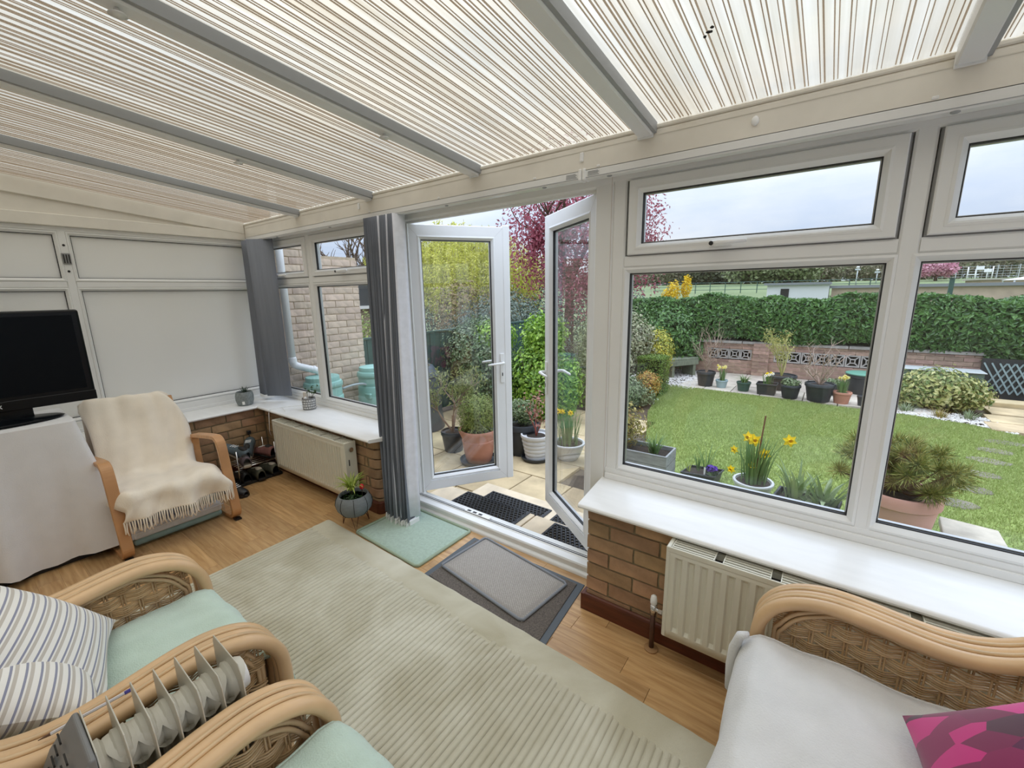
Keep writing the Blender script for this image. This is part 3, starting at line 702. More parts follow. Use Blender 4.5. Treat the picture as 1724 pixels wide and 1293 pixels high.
MB().tube([(-2.66,1.66,0),(-2.66,1.66,.13),(-2.69,1.66,.14)], .009, 8).build('pipe', K['skirting'], rr2, smooth=True)
# cable over the sill
c = MB().tube([(-3.70,1.70,.584),(-3.85,1.75,.584),(-3.78,1.86,.584),(-3.62,1.95,.584)], .0025, 6).tube([(-3.86,1.635,.56),(-3.86,1.62,.40),(-3.90,1.64,.36),(-3.93,1.66,.33)], .0025, 6).tube([(-3.86,1.635,.56),(-3.855,1.64,.586),(-3.85,1.75,.584)], .0025, 6)
tag(c.build('white_cable', K['whitep'], None, smooth=True), 'thin white cable trailing over the sill and down behind the small radiator', 'cable')

# ================================================================ RUGS AND MATS
def rugmat():
    m, t, b = node_mat('sage_rug'); lk = t.links.new
    tcn = t.nodes.new('ShaderNodeTexCoord')
    n1 = t.nodes.new('ShaderNodeTexNoise'); n1.inputs['Scale'].default_value = 3.2; n1.inputs['Detail'].default_value = 5; n1.inputs['Distortion'].default_value = .6; lk(tcn.outputs['Object'], n1.inputs['Vector'])
    r = t.nodes.new('ShaderNodeValToRGB'); r.color_ramp.elements[0].position = .33; r.color_ramp.elements[1].position = .67
    r.color_ramp.elements[0].color = (.45,.41,.29,1); r.color_ramp.elements[1].color = (.63,.60,.48,1); lk(n1.outputs['Fac'], r.inputs['Fac'])
    n2 = t.nodes.new('ShaderNodeTexNoise'); n2.inputs['Scale'].default_value = 420; n2.inputs['Detail'].default_value = 2; lk(tcn.outputs['Object'], n2.inputs['Vector'])
    bp = t.nodes.new('ShaderNodeBump'); bp.inputs['Strength'].default_value = .5; bp.inputs['Distance'].default_value = .004; lk(n2.outputs['Fac'], bp.inputs['Height']); lk(bp.outputs[0], b.inputs['Normal'])
    lk(r.outputs[0], b.inputs['Base Color']); b.inputs['Roughness'].default_value = .95; b.inputs['Sheen Weight'].default_value = .35; b.inputs['Sheen Roughness'].default_value = .4
    return m
K['rug'] = rugmat()
rug = thing('area_rug', 'large sage green rug with carved parallel grooves', 'rug', (-1.2, .6, 0))
def rug_front(x):   # front edge is slightly skewed and bowed
    t = (x+2.68)/3.3; return 1.435-.125*t+.02*math.sin(t*PI)
b = MB(); nx = 44
def rfn(u, v):
    x = -2.685+3.35*u; yf = rug_front(x); y = yf+(-.55-yf)*v; return (x+.03*v*(1-u), y, .008)
b.grid(rfn, nx, 3); b.build('rug_backing', K['rug'], rug, solid=.006)
ribs = MB(); x = -2.672; r4 = random.Random(4)
while x < .64:
    w = .0268; yf = rug_front(x)-.105-r4.uniform(0, .05); ys = [yf, yf-.012, .9, .5, 0, -.54]
    ys = [yf-(yf+.54)*q for q in (0, .012, .3, .6, .85, 1)]
    xs = [(-.46, .0115), (-.36, .0165), (-.12, .019), (.2, .019), (.38, .0165), (.46, .0115)]; vs = []; fs = []
    for j, yy in enumerate(ys):
        wob = r4.uniform(-.002, .002)
        for dx, z in xs: vs.append((x+w*dx+wob+.03*(yf-yy)/2, yy, z if j else .0115))
    for j in range(len(ys)-1):
        for i in range(5): fs.append((j*6+i, j*6+i+1, (j+1)*6+i+1, (j+1)*6+i))
    ribs.add(vs, fs); x += w
o = ribs.build('pile_ribs', K['rug'], rug, smooth=True); o['kind'] = 'stuff'
def bfn(u, v):
    x = -2.685+3.35*u; yf = rug_front(x); d = .135*v; z = .0165 if .05 < v < .9 else .011
    return (x+.002*math.sin(u*200), yf+.002*math.sin(u*90)-d, z+.001*math.sin(u*140+v*9))
MB().grid(bfn, 130, 8).build('rug_border', K['rug'], rug, smooth=True)
def soft_mat(name, label, corners, h, m, edge=None, z0=0, edgew=.02, cat='mat'):
    # four corners (xy), rounded rectangular mat with a bound edge
    t = thing(name, label, cat, (sum(c[0] for c in corners)/4, sum(c[1] for c in corners)/4, z0))
    def bil(u, v):
        a = Vector(corners[0]).lerp(Vector(corners[1]), u); c = Vector(corners[3]).lerp(Vector(corners[2]), u); return a.lerp(c, v)
    def fn(u, v):
        e = min(u, 1-u, v, 1-v); z = h*(min(1, e*14))**.5 if e > 0 else .001
        p = bil(u, v); return (p.x, p.y, z0+z)
    def remap(q): return (1-math.cos(q*PI))/2*.35+q*.65
    MB().grid(lambda u, v: fn(remap(u), remap(v)), 26, 20).build('pile', m, t, smooth=True)
    if edge:
        pts = []
        for q in range(4):
            for k in range(8):
                a = Vector(corners[q]).lerp(Vector(corners[(q+1) % 4]), .03+.94*k/7); pts.append((a.x, a.y, z0+h*.55))
        pts.append(pts[0]); MB().tube(pts, h*.62+.002, 6).build('bound_edge', edge, t, smooth=True)
    return t
K['mint_mat'] = mat('mint_mat_pile', (.40,.52,.43), .95, var=.09, scale=60, bump=.8, bscale=350, sheen=.3)
K['mint_edge'] = mat('mint_mat_edge', (.33,.40,.29), .95, bump=.5, bscale=200)
soft_mat('bath_mat', 'pale mint green mat on the floor beside the blind', [(-2.40,1.455),(-1.775,1.435),(-1.775,1.90),(-2.385,1.90)], .013, K['mint_mat'], K['mint_edge'])
K['barrier'] = mat('brown_grey_barrier_pile', (.135,.115,.10), .97, var=.35, scale=180, bump=.8, bscale=400)
K['rubber'] = mat('slate_rubber', (.085,.10,.115), .6)
bm_ = thing('barrier_mat', 'brown grey barrier mat with slate rubber border inside the doors', 'mat', (-1.25, 1.6, 0))
cs = [(-1.70,1.405),(-.868,1.33),(-.915,1.855),(-1.71,1.86)]
def quad_slab(cs, z0, z1): return MB().add([(x, y, z0) for x, y in cs]+[(x, y, z1) for x, y in cs], [(3,2,1,0),(4,5,6,7),(0,1,5,4),(1,2,6,5),(2,3,7,6),(3,0,4,7)])
quad_slab(cs, 0.0, .004).build('rubber_border', K['rubber'], bm_, bevel=.002)
ctr = Vector((-1.3, 1.6)); quad_slab([tuple(ctr+(Vector(c)-ctr)*(1-.03/ (Vector(c)-ctr).length*1.4)) for c in cs], .003, .009).build('pile', K['barrier'], bm_, bevel=.002)
def weave_mat():
    m, t, b = node_mat('grey_honeycomb_weave'); lk = t.links.new
    tcn = t.nodes.new('ShaderNodeTexCoord'); mpn = t.nodes.new('ShaderNodeMapping'); mpn.inputs['Rotation'].default_value = (0,0,.75); lk(tcn.outputs['Object'], mpn.inputs[0])
    ch = t.nodes.new('ShaderNodeTexVoronoi'); ch.inputs['Scale'].default_value = 95; ch.inputs['Randomness'].default_value = .15; lk(mpn.outputs[0], ch.inputs['Vector'])
    r = t.nodes.new('ShaderNodeValToRGB'); r.color_ramp.elements[0].position = .1; r.color_ramp.elements[1].position = .55
    r.color_ramp.elements[0].color = (.50,.47,.43,1); r.color_ramp.elements[1].color = (.30,.275,.25,1); lk(ch.outputs['Distance'], r.inputs['Fac'])
    lk(r.outputs[0], b.inputs['Base Color']); b.inputs['Roughness'].default_value = .9
    bp = t.nodes.new('ShaderNodeBump'); bp.inputs['Strength'].default_value = .6; bp.inputs['Distance'].default_value = .003; bp.invert = True; lk(ch.outputs['Distance'], bp.inputs['Height']); lk(bp.outputs[0], b.inputs['Normal'])
    return m
soft_mat('door_mat', 'light grey woven mat lying on the brown grey barrier mat', [(-1.665,1.52),(-1.035,1.435),(-.99,1.795),(-1.635,1.885)], .010, weave_mat(), mat('grey_binding', (.22,.235,.26), .8), z0=.0095)
# ================================================================ CANE SEATING
K['cane'] = mat('honey_cane_pole', (.68,.455,.25), .32, var=.14, scale=5, stretch=(1,1,1), coat=.15)
K['cane_thin'] = mat('pale_cane_binding', (.64,.46,.27), .4, var=.15, scale=12)
K['reed'] = leafmat('woven_reed', [(.44,.28,.13),(.58,.40,.21),(.68,.50,.29),(.50,.34,.17)], .45, 0)
ARM = [(.0,.40),(.0,.50),(.012,.555),(.045,.605),(.095,.638),(.16,.656),(.23,.657),(.30,.650),(.37,.642),(.43,.641),(.49,.652),(.55,.68),(.61,.73),(.66,.80),(.69,.88)]
def smooth_path(pts, n=4):
    out = []; P = [Vector(p) for p in pts]
    for i in range(len(P)-1):
        p0, p1, p2, p3 = P[max(i-1,0)], P[i], P[i+1], P[min(i+2,len(P)-1)]
        for k in range(n):
            t = k/n
            out.append(.5*((2*p1)+(-p0+p2)*t+(2*p0-5*p1+4*p2-p3)*t*t+(-p0+3*p1-3*p2+p3)*t**3))
    out.append(P[-1]); return out
def arm_z(s):
    for (s0, z0), (s1, z1) in zip(ARM[1:], ARM[2:]):
        if s0 <= s <= s1 and s1 > s0: return z0+(z1-z0)*(s-s0)/(s1-s0)
    return .5 if s < 0 else .88
def weave_panel(y, s0=.05, s1=.66, zb=.17, seed=0, amp=.0075):
    b = MB(); r_ = random.Random(seed)
    s = s0
    while s < s1:       # upright stakes in pairs
        zt = arm_z(s)-.05
        if zt > zb: b.tube([(-s, y, zb), (-s, y, zt)], .0028, 4); b.tube([(-s-.008, y, zb), (-s-.008, y, zt)], .0028, 4)
        s += .042
    z = zb+.01; row = 0
    while z < .80:
        loose = z < .43
        grp = row//(3 if loose else 6); ph = grp % 2
        runs = []; cur = []
        for k in range(int((s1-s0)/.0105)+1):
            s = s0-.012+k*.0105
            if arm_z(s)-.046 > z:
                yy = y+amp*math.cos(PI*(s-s0-.004)/.042+ph*PI)
                cur.append((-s, yy, z+r_.uniform(-.0008,.0008)))
            else:
                if len(cur) > 2: runs.append(cur)
                cur = []
        if len(cur) > 2: runs.append(cur)
        for c in runs: b.tube(c, .0031 if not loose else .0042, 4, flat=1.0, cap=False)
        z += (.0072 if not loose else (.0095 if row % 3 else .014)); row += 1
    return b
def cane_arm(parent, y, inner, seed):
    """one arm: three thick bent canes side by side, thin inner binding canes and a woven panel"""
    a = MB().box(-.02, -.01, y-.01, y+.01, .3, .31).build('arm_frame', K['cane'], parent) if False else None
    first = None
    for k, dy in enumerate((-.037, 0, .037)):
        r = .0195 if k != 1 else .0175
        pts = [(-.055, y+dy, .0205), (-.02, y+dy, .22)] + [(-s, y+dy, z-r) for s, z in ARM]
        o = MB().tube(smooth_path(pts), r, 10).build('arm_cane', K['cane'], parent, smooth=True)
    for dy in (-.0185, .0185):
        pts = [(-s+.004, y+dy, z-.005) for s, z in ARM[1:]]
        MB().tube(smooth_path(pts), .0055, 6).build('binding_cane', K['cane_thin'], parent, smooth=True)
    for off in (.044, .055):
        pts = [(-.05-off*.4, y, .17)] + [(-(s+off*(1.0 if i < 4 else .5 if i < 5 else 0)), y, z-off) for i, (s, z) in enumerate(ARM[1:])]
        MB().tube(smooth_path(pts), .0065, 6).tube(smooth_path([(p[0], p[1]+.013*(1 if inner > 0 else -1), p[2]) for p in pts]), .0065, 6).build('rim_cane', K['cane_thin'], parent, smooth=True)
    w = weave_panel(y, seed=seed).build('woven_panel', K['reed'], parent, smooth=True); w['kind'] = 'stuff'
    MB().tube([(-.03, y, .16), (-.66, y, .16)], .016, 8).build('side_rail', K['cane'], parent, smooth=True)
    MB().tube([(-.62, y, .01), (-.66, y, .45), (-.72, y, .88)], .018, 8).build('rear_post', K['cane'], parent, smooth=True)
def cane_seat(name, label, W, loc, rz, top, cm, cat):
    t = thing(name, label, cat, loc, rz, local=True)
    cane_arm(t, W/2-.055, -1, 1); cane_arm(t, -W/2+.055, 1, 2)
    iw = W/2-.11
    MB().tube([(-.03, -iw-.03, .30), (-.03, iw+.03, .30)], .02, 8).build('front_rail', K['cane'], t, smooth=True)
    MB().tube([(-.03, -iw-.03, .17), (-.03, iw+.03, .17)], .016, 8).build('front_rail', K['cane'], t, smooth=True)
    MB().box(-.64, -.04, -iw, iw, .28, .31).build('seat_base', K['cane_thin'], t)
    def cush(u, v):
        a = u*2*PI
        return (0,0,0)
    b = MB().box(-.60, .012, -iw+.006, iw-.006, .312, top-.012); b.build('seat_cushion', cm, t, bevel=.035, seg=4)
    # curved woven back
    pts = [(-.66, -iw-.05, .80), (-.72, -iw-.03, .92), (-.76, -iw*.5, .99), (-.77, 0, 1.0), (-.76, iw*.5, .99), (-.72, iw+.03, .92), (-.66, iw+.05, .80)]
    MB().tube(smooth_path(pts), .02, 8).build('back_top_cane', K['cane'], t, smooth=True)
    b = MB(); z = .33
    k = 0
    while z < .97:
        pp = []; xx = -.64-.12*(z-.33)/.64
        for q in range(int(2*iw/.02)+1):
            yy = -iw+q*.02; pp.append((xx-.03*math.cos(yy/iw*PI/2)+.004*(1 if (q+k//5) % 2 else -1), yy, z))
        b.tube(pp, .004, 4, cap=False); z += .009; k += 1
    o = b.build('woven_back', K['reed'], t); o['kind'] = 'stuff'
    return t
K['mint'] = mat('mint_fleece', (.53,.67,.59), .95, var=.05, scale=14, bump=.6, bscale=260, sheen=.35)
K['greyfl'] = mat('pale_grey_fleece', (.66,.66,.655), .95, var=.05, scale=10, bump=.5, bscale=220, sheen=.35)
K['cush'] = mat('beige_seat_cushion', (.42,.36,.28), .9)
def throw(name, label, y0, y1, ztop, sback, drop, m, edge_seed, frontx=.022, wave=.012, flare=0.0, loc=(0,0,0), rz=0):
    """fleece laid over a seat and hanging over its front edge (local: front towards +x)"""
    t = thing(name, label, 'throw', loc, rz, local=True); r_ = random.Random(edge_seed); ph = [r_.uniform(0,6) for _ in range(6)]
    path = [(-sback, ztop)] + [(-sback+(sback-.06)*k/10, ztop+.006*math.sin(k*1.1)) for k in range(1, 10)] + [(-.045, ztop+.002), (-.012, ztop-.006), (.008, ztop-.024), (frontx, ztop-.055), (frontx+.010, ztop-.10), (frontx+.016, ztop-drop*.6), (frontx+.018, ztop-drop)]
    n = len(path)
    def fn(u, v):
        f = v*(n-1); i = min(int(f), n-2); q = f-i
        x = path[i][0]*(1-q)+path[i+1][0]*q; z = path[i][1]*(1-q)+path[i+1][1]*q
        hang = max(0, (v-.72)/.28)
        yy = y0+(y1-y0)*u; c = (u-.5)
        yy += c*flare*hang
        x += wave*hang*(math.sin(u*11+ph[0])+.5*math.sin(u*23+ph[1]))
        z += .004*math.sin(u*9+ph[2]+v*7)*(1-hang)+.002*math.sin(u*31+v*23+ph[3]) - .012*(abs(c)*2)**6*(1-hang) + hang*.012*math.sin(u*5+ph[4])
        return (x, yy, z)
    MB().grid(fn, 40, 46).build('cloth', m, t, smooth=True, solid=.007)
    # stitched hem
    pts = [fn(0, k/45) for k in range(46)]; MB().tube(pts, .0048, 6).build('hem', m, t, smooth=True)
    pts = [fn(k/39, 1) for k in range(40)]; MB().tube(pts, .0055, 6).build('hem', m, t, smooth=True)
    pts = [fn(1, k/45) for k in range(46)]; MB().tube(pts, .0048, 6).build('hem', m, t, smooth=True)
    return t
LA = (-1.545, .455, 0); LB = (-.645, .435, 0); LR = (-.085, .875, 0)
cane_seat('cane_armchair', 'cane armchair with striped cushions nearest the television', .71, LA, PI/2, .488, K['cush'], 'armchair')
cane_seat('cane_armchair', 'cane armchair in the near foreground beside the oil heater', .71, LB, PI/2, .518, K['cush'], 'armchair')
cane_seat('cane_sofa', 'cane sofa under the large window with a pale grey throw', 1.25, LR, PI, .488, K['cush'], 'sofa')
throw('mint_throw', 'mint green fleece over the armchair with striped cushions', -.275, .243, .496, .58, .30, K['mint'], 1, flare=.10, loc=LA, rz=PI/2)
throw('mint_throw', 'mint green fleece with stitched edge on the nearest armchair', -.243, .243, .527, .58, .24, K['mint'], 2, loc=LB, rz=PI/2)
tg = throw('grey_throw', 'pale grey fleece spread over the cane sofa seat', -.50, .50, .500, .60, .36, K['greyfl'], 3, frontx=.03, loc=LR, rz=PI)
# rolled corner of the grey fleece by the sofa arm
MB().tube(smooth_path([(.035,-.478,.505),(.050,-.482,.47),(.062,-.482,.40),(.060,-.478,.33),(.056,-.475,.27)]), [.018]*2+[.026]*15, 10, flat=.6).build('rolled_corner', K['greyfl'], tg, smooth=True) if False else MB().tube([(.02,-.470,.497),(.040,-.474,.48),(.052,-.476,.43),(.056,-.474,.36),(.055,-.47,.28)], [.012,.018,.022,.022,.018], 10, flat=.7).build('rolled_corner', K['greyfl'], tg, smooth=True)
# ---- scatter cushions
def pillow(name, label, c0, e1, e2, thick, m, group=None, nrm=None):
    c0, e1, e2 = Vector(c0), Vector(e1), Vector(e2); n = e1.cross(e2).normalized()
    ctr = c0+(e1+e2)/2
    t = thing(name, label, 'cushion', tuple(ctr), 0, group)
    # mesh is written in the cushion's own frame so that its pattern follows the fabric
    def side(sg):
        def fn(u, v):
            uu = .5-.5*math.cos(u*PI); vv = .5-.5*math.cos(v*PI); uu = .5*uu+.5*u; vv = .5*vv+.5*v
            h = (max(0, math.sin(uu*PI))**.55)*(max(0, math.sin(vv*PI))**.55)
            pin = .05*((1-math.sin(uu*PI))*math.sin(vv*PI)*0 + 0)
            du = -(.5-uu)*.10*math.sin(vv*PI); dv = -(.5-vv)*.10*math.sin(uu*PI)
            return ((uu-.5-du)*e1.length, (vv-.5-dv)*e2.length, sg*thick*h)
        return fn
    b = MB().grid(side(1), 22, 22).grid(side(-1), 22, 22)
    o = b.build('cover', m, t, smooth=True)
    X = e1.normalized(); Z = n; Y = Z.cross(X)
    o.matrix_local = Matrix(((X.x,Y.x,Z.x,0),(X.y,Y.y,Z.y,0),(X.z,Y.z,Z.z,0),(0,0,0,1)))
    return t
def stripemat():
    m, t, b = node_mat('striped_ticking'); lk = t.links.new
    tcn = t.nodes.new('ShaderNodeTexCoord'); sx = t.nodes.new('ShaderNodeSeparateXYZ'); lk(tcn.outputs['Object'], sx.inputs[0])
    mu = t.nodes.new('ShaderNodeMath'); mu.operation = 'MULTIPLY'; mu.inputs[1].default_value = 1/.0265; lk(sx.outputs['Y'], mu.inputs[0])
    fr = t.nodes.new('ShaderNodeMath'); fr.operation = 'FRACT'; lk(mu.outputs[0], fr.inputs[0])
    r = t.nodes.new('ShaderNodeValToRGB'); r.color_ramp.interpolation = 'CONSTANT'
    W_, G_, B_ = (.86,.85,.82,1), (.56,.52,.47,1), (.28,.29,.39,1)
    for k, (p, c) in enumerate([(0,W_),(.15,G_),(.42,W_),(.56,B_),(.74,W_),(.80,W_)]):
        if k > 1: r.color_ramp.elements.new(p)
        r.color_ramp.elements[k].position = p; r.color_ramp.elements[k].color = c
    lk(fr.outputs[0], r.inputs['Fac']); lk(r.outputs[0], b.inputs['Base Color']); b.inputs['Roughness'].default_value = .9; b.inputs['Sheen Weight'].default_value = .2
    return m
K['stripe'] = stripemat()
pillow('striped_cushion', 'striped cushion propped against the back of the far cane armchair', (-1.80,.20,.52), (.40,-.09,.0), (-.04,-.29,.31), .075, K['stripe'])
pillow('striped_cushion', 'striped cushion slumped in front beside the armchair arm', (-1.55,.115,.545), (.235,-.02,.02), (-.05,-.30,.17), .075, K['stripe'])
def rosemat():
    m, t, b = node_mat('pink_rose_print'); lk = t.links.new
    tcn = t.nodes.new('ShaderNodeTexCoord'); vo = t.nodes.new('ShaderNodeTexVoronoi'); vo.inputs['Scale'].default_value = 11; vo.feature = 'F1'; vo.distance = 'EUCLIDEAN'
    mpn = t.nodes.new('ShaderNodeMapping'); mpn.inputs['Scale'].default_value = (1, 1.6, 0); mpn.inputs['Rotation'].default_value = (0,0,.7)
    lk(tcn.outputs['Object'], mpn.inputs[0]); lk(mpn.outputs[0], vo.inputs['Vector'])
    sp_ = t.nodes.new('ShaderNodeSeparateColor'); lk(vo.outputs['Color'], sp_.inputs[0])
    r = t.nodes.new('ShaderNodeValToRGB'); r.color_ramp.interpolation = 'CONSTANT'
    for k, (p, c) in enumerate([(0,(.20,.012,.075)),(.26,(.58,.018,.20)),(.42,(.10,.010,.06)),(.56,(.24,.010,.085)),(.74,(.68,.04,.28)),(.88,(.085,.025,.05))]):
        if k > 1: r.color_ramp.elements.new(p)
        r.color_ramp.elements[k].position = p; r.color_ramp.elements[k].color = c+(1,)
    lk(sp_.outputs[0], r.inputs['Fac']); lk(r.outputs[0], b.inputs['Base Color']); b.inputs['Roughness'].default_value = .9; b.inputs['Sheen Weight'].default_value = .3
    return m
pillow('pink_cushion', 'magenta and purple patterned cushion on the cane sofa', (.245,1.225,.545), (.30,.015,.27), (0,-.42,.0), .06, rosemat())
# ---- oil-filled heater between the armchairs
K['heater'] = mat('heater_enamel', (.58,.56,.49), .4, var=.03, scale=5)
ht = thing('oil_heater', 'oil filled finned heater between the two cane armchairs', 'heater', (-1.09, .15, 0))
hx0, hx1, hz1 = -1.172, -1.004, .722
fin = None
for k in range(7):
    yy = .046+.0405*k
    b = MB(); cx = (hx0+hx1)/2; w = (hx1-hx0)/2
    pts = [(-w,.16),(w,.16),(w+.004,.30),(w+.004,hz1-.10),(w-.004,hz1-.028),(w-.02,hz1-.004),(-w+.01,hz1),(-w,hz1-.02),(-w-.004,hz1-.12),(-w-.004,.30)]
    if fin is None:
        fin = b.prism(pts, lambda u, v, ww: (cx+u, ww, v), -.0012, .0012).build('fin', K['heater'], ht, bevel=.0008); base = fin.location.copy()
        f = fin
    else: f = fin.copy(); col.objects.link(f)
    f.location = base+Vector((0,yy,0))
    # swollen oil channel between this fin and the next
    if k < 6: MB().tube([(cx+.005, yy+.001, hz1-.085), (cx+.005, yy+.010, hz1-.078), (cx+.005, yy+.020, hz1-.085), (cx+.005, yy+.030, hz1-.078), (cx+.005, yy+.0395, hz1-.085)], [.050,.044,.032,.044,.050], 14).build('oil_channel', K['heater'], ht, smooth=60)
    if k < 6: MB().tube([(cx, yy+.001, .25), (cx, yy+.0395, .25)], .035, 12).build('oil_channel', K['heater'], ht, smooth=30)
    if k < 6: MB().box(cx-.03, cx+.03, yy+.014, yy+.026, .25, hz1-.08).build('oil_column', K['heater'], ht, bevel=.005)
MB().tube([(cx, .290, hz1-.085), (cx, .318, hz1-.085)], [.042,.036], 14).build('end_cap', K['whitep'], ht, smooth=40)
K['housing'] = mat('heater_housing_grey', (.20,.205,.21), .45)
b = MB(); b.prism([(.044,.16),(.044,hz1-.004),(.036,hz1-.002),(-.005,hz1-.05),(-.05,hz1-.15),(-.07,hz1-.24),(-.07,.20),(-.05,.16)], lambda u, v, ww: (ww, u, v), hx0+.004, hx1-.004)
hs = b.build('control_housing', K['housing'], ht, bevel=.012, seg=3)
sl = math.atan2(.10, .045)
for side, xx in ((0, cx-.035), (1, cx+.03)):
    for k in range(6):
        yy = .012-.0075*k; zz = hz1-.05+ (yy+.005)*2.22
        MB().box(xx-.018+ .004*k*(1 if side else 1), xx+.012+.004*k*(1 if side else 1), yy-.0035, yy-.0005, zz-.0015, zz+.004).build('vent_slot', K['dark'], hs)
MB().tube([(cx+.02, -.049, hz1-.135), (cx+.02, -.062, hz1-.130)], .017, 14).build('power_button', mat('red_button', (.55,.02,.02), .3), hs, smooth=40)
MB().box(hx0-.03, hx1+.03, .05, .07, .05, .16).box(hx0-.03, hx1+.03, .27, .29, .05, .16).build('foot_bracket', K['housing'], ht)
for xx in (hx0-.02, hx1+.02):
    for yy in (.06, .28): MB().tube([(xx-.008, yy, .044), (xx+.008, yy, .044)], .024, 12).build('castor', K['black'], ht, smooth=40)
# heater flex on the floor
tag(MB().tube(smooth_path([(-1.09,-.06,.2),(-1.08,-.10,.06),(-1.06,.02,.03),(-1.03,.16,.026),(-1.10,.24,.026),(-1.06,.33,.026)]), .004, 6).build('heater_cable', K['black'], None, smooth=True), 'black power flex coiled on the rug under the heater', 'cable')
# ---- pen lying along the armchair arm
pn = thing('ballpoint_pen', 'clear ballpoint pen with blue cap lying on the cane arm', 'pen', (-1.222, .06, .668))
ya, yb = .132, .002
MB().tube([(-1.215,ya-.012,.6635),(-1.228,yb,.6575)], .0036, 6).build('barrel', mat('clear_pen', (.62,.60,.62), .2), pn)
MB().tube([(-1.214,ya,.6640),(-1.215,ya-.012,.6635)], .0042, 6).build('end_plug', mat('pen_blue', (.05,.04,.30), .3), pn)
MB().tube([(-1.228,yb,.6575),(-1.230,yb-.018,.657)], [.0036,.0008], 6).build('tip', mat('pen_tip', (.12,.06,.03), .4), pn)

# ================================================================ TELEVISION CORNER
K['cloth'] = mat('white_tablecloth', (.76,.76,.775), .9, var=.02, scale=12, bump=.25, bscale=180)
tt = thing('tv_stand', 'dark low stand hidden under the white cloth', 'stand', (-3.83, -.04, 0))
MB().box(-4.05, -3.54, -.52, .415, .05, .84).build('cabinet', K['blackmatt'], tt)
MB().box(-4.05, -3.53, -.51, .405, 0, .05).build('plinth', K['black'], tt)
tc_ = thing('tablecloth', 'white cloth draped over the television stand', 'tablecloth', (-3.83, -.04, .845))
per = []   # perimeter of the stand, rounded corners, walked once
X0, X1, Y0, Y1 = -4.06, -3.53, -.53, .425
def ring_pts(n=120):
    out = []; rC = .035
    segs = [((X1, Y0+rC), (X1, Y1-rC)), ((X1-rC, Y1), (X0+rC, Y1)), ((X0, Y1-rC), (X0, Y0+rC)), ((X0+rC, Y0), (X1-rC, Y0))]
    cor = [(X1-rC, Y1-rC, 0), (X0+rC, Y1-rC, PI/2), (X0+rC, Y0+rC, PI), (X1-rC, Y0+rC, 1.5*PI)]
    for s_, c_ in zip(segs, cor):
        L_ = math.dist(*s_); m_ = max(2, int(L_/.03))
        for k in range(m_): t = k/m_; out.append((s_[0][0]+(s_[1][0]-s_[0][0])*t, s_[0][1]+(s_[1][1]-s_[0][1])*t))
        for k in range(5): a = c_[2]+PI/2*k/5; out.append((c_[0]+rC*math.cos(a), c_[1]+rC*math.sin(a)))
    return out
RP = ring_pts(); nR = len(RP); mx, my = (X0+X1)/2, (Y0+Y1)/2
b = MB(); rows = [.0, .02, .08, .2, .4, .6, .8, .92, 1.0]; vs = []; fs = []
for j, v in enumerate(rows):
    for i, (px, py) in enumerate(RP):
        dn = Vector((px-mx, py-my)).normalized(); nx_, ny_ = (1 if px > X1-.04 else (-1 if px < X0+.04 else 0)), (1 if py > Y1-.04 else (-1 if py < Y0+.04 else 0))
        sx_ = px if nx_ == 0 else 0; ph = (px*1.0+py)*1.0
        wv = .9*math.sin(py*15+1.0+.8*math.sin(py*6))+.5*math.sin(py*37+px*13+2)+.8*math.sin(px*19+1)
        corner = math.exp(-((px-X1)**2+(py-Y1)**2)/.006)+math.exp(-((px-X1)**2+(py-Y0)**2)/.006)
        out = v**.9*(.045+.036*wv*v**.5+.05*corner)
        drop = .79+(.025*math.sin(py*5)+.012*math.sin(py*13)) - .02*corner
        vs.append((px+nx_*out, py+ny_*out, .852-v*drop-(.006 if j else 0)))
for j in range(len(rows)-1):
    for i in range(nR): i2 = (i+1) % nR; fs.append((j*nR+i, j*nR+i2, (j+1)*nR+i2, (j+1)*nR+i))
fs.append(tuple(range(nR)))
b.add(vs, fs).build('cloth', K['cloth'], tc_, smooth=50)
tv = thing('television', 'black flat screen television on the cloth covered stand', 'television', (-3.80, .11, .855))
MB().box(-3.84, -3.775, -.36, .575, .925, 1.492).build('casing', K['tvblack'], tv, bevel=.014, seg=3)
MB().box(-3.776, -3.7735, -.32, .54, 1.005, 1.46).build('screen', K['screen'], tv)
MB().prism([(-.36,.925),(.575,.925),(.575,.985),(.20,.985),(.10,.975),(-.36,.975)], lambda u, v, w: (w, u, v), -3.776, -3.770).build('lower_bezel', K['tvblack'], tv, bevel=.004)
MB().box(-3.83, -3.79, -.03, .29, .86, .93).build('neck', K['tvblack'], tv, bevel=.006)
b = MB(); b.lathe([(.0,0),(.24,0),(.245,.006),(.235,.012),(.03,.018),(0,.018)], 32, (-3.76,.13,.858), sx=.52, sy=1.15); b.build('foot', K['screen'], tv, smooth=40)
b = MB()
for s1 in (1, -1): b.box(-.0018, .0018, -.0004, .0004, -.012, .012, Matrix.Translation((-3.7694,.166,.955)) @ Matrix.Rotation(math.radians(90), 4, 'Z') @ Matrix.Rotation(math.radians(32*s1), 4, 'Y'))
b.build('brand_lettering', K['whitep'], tv)
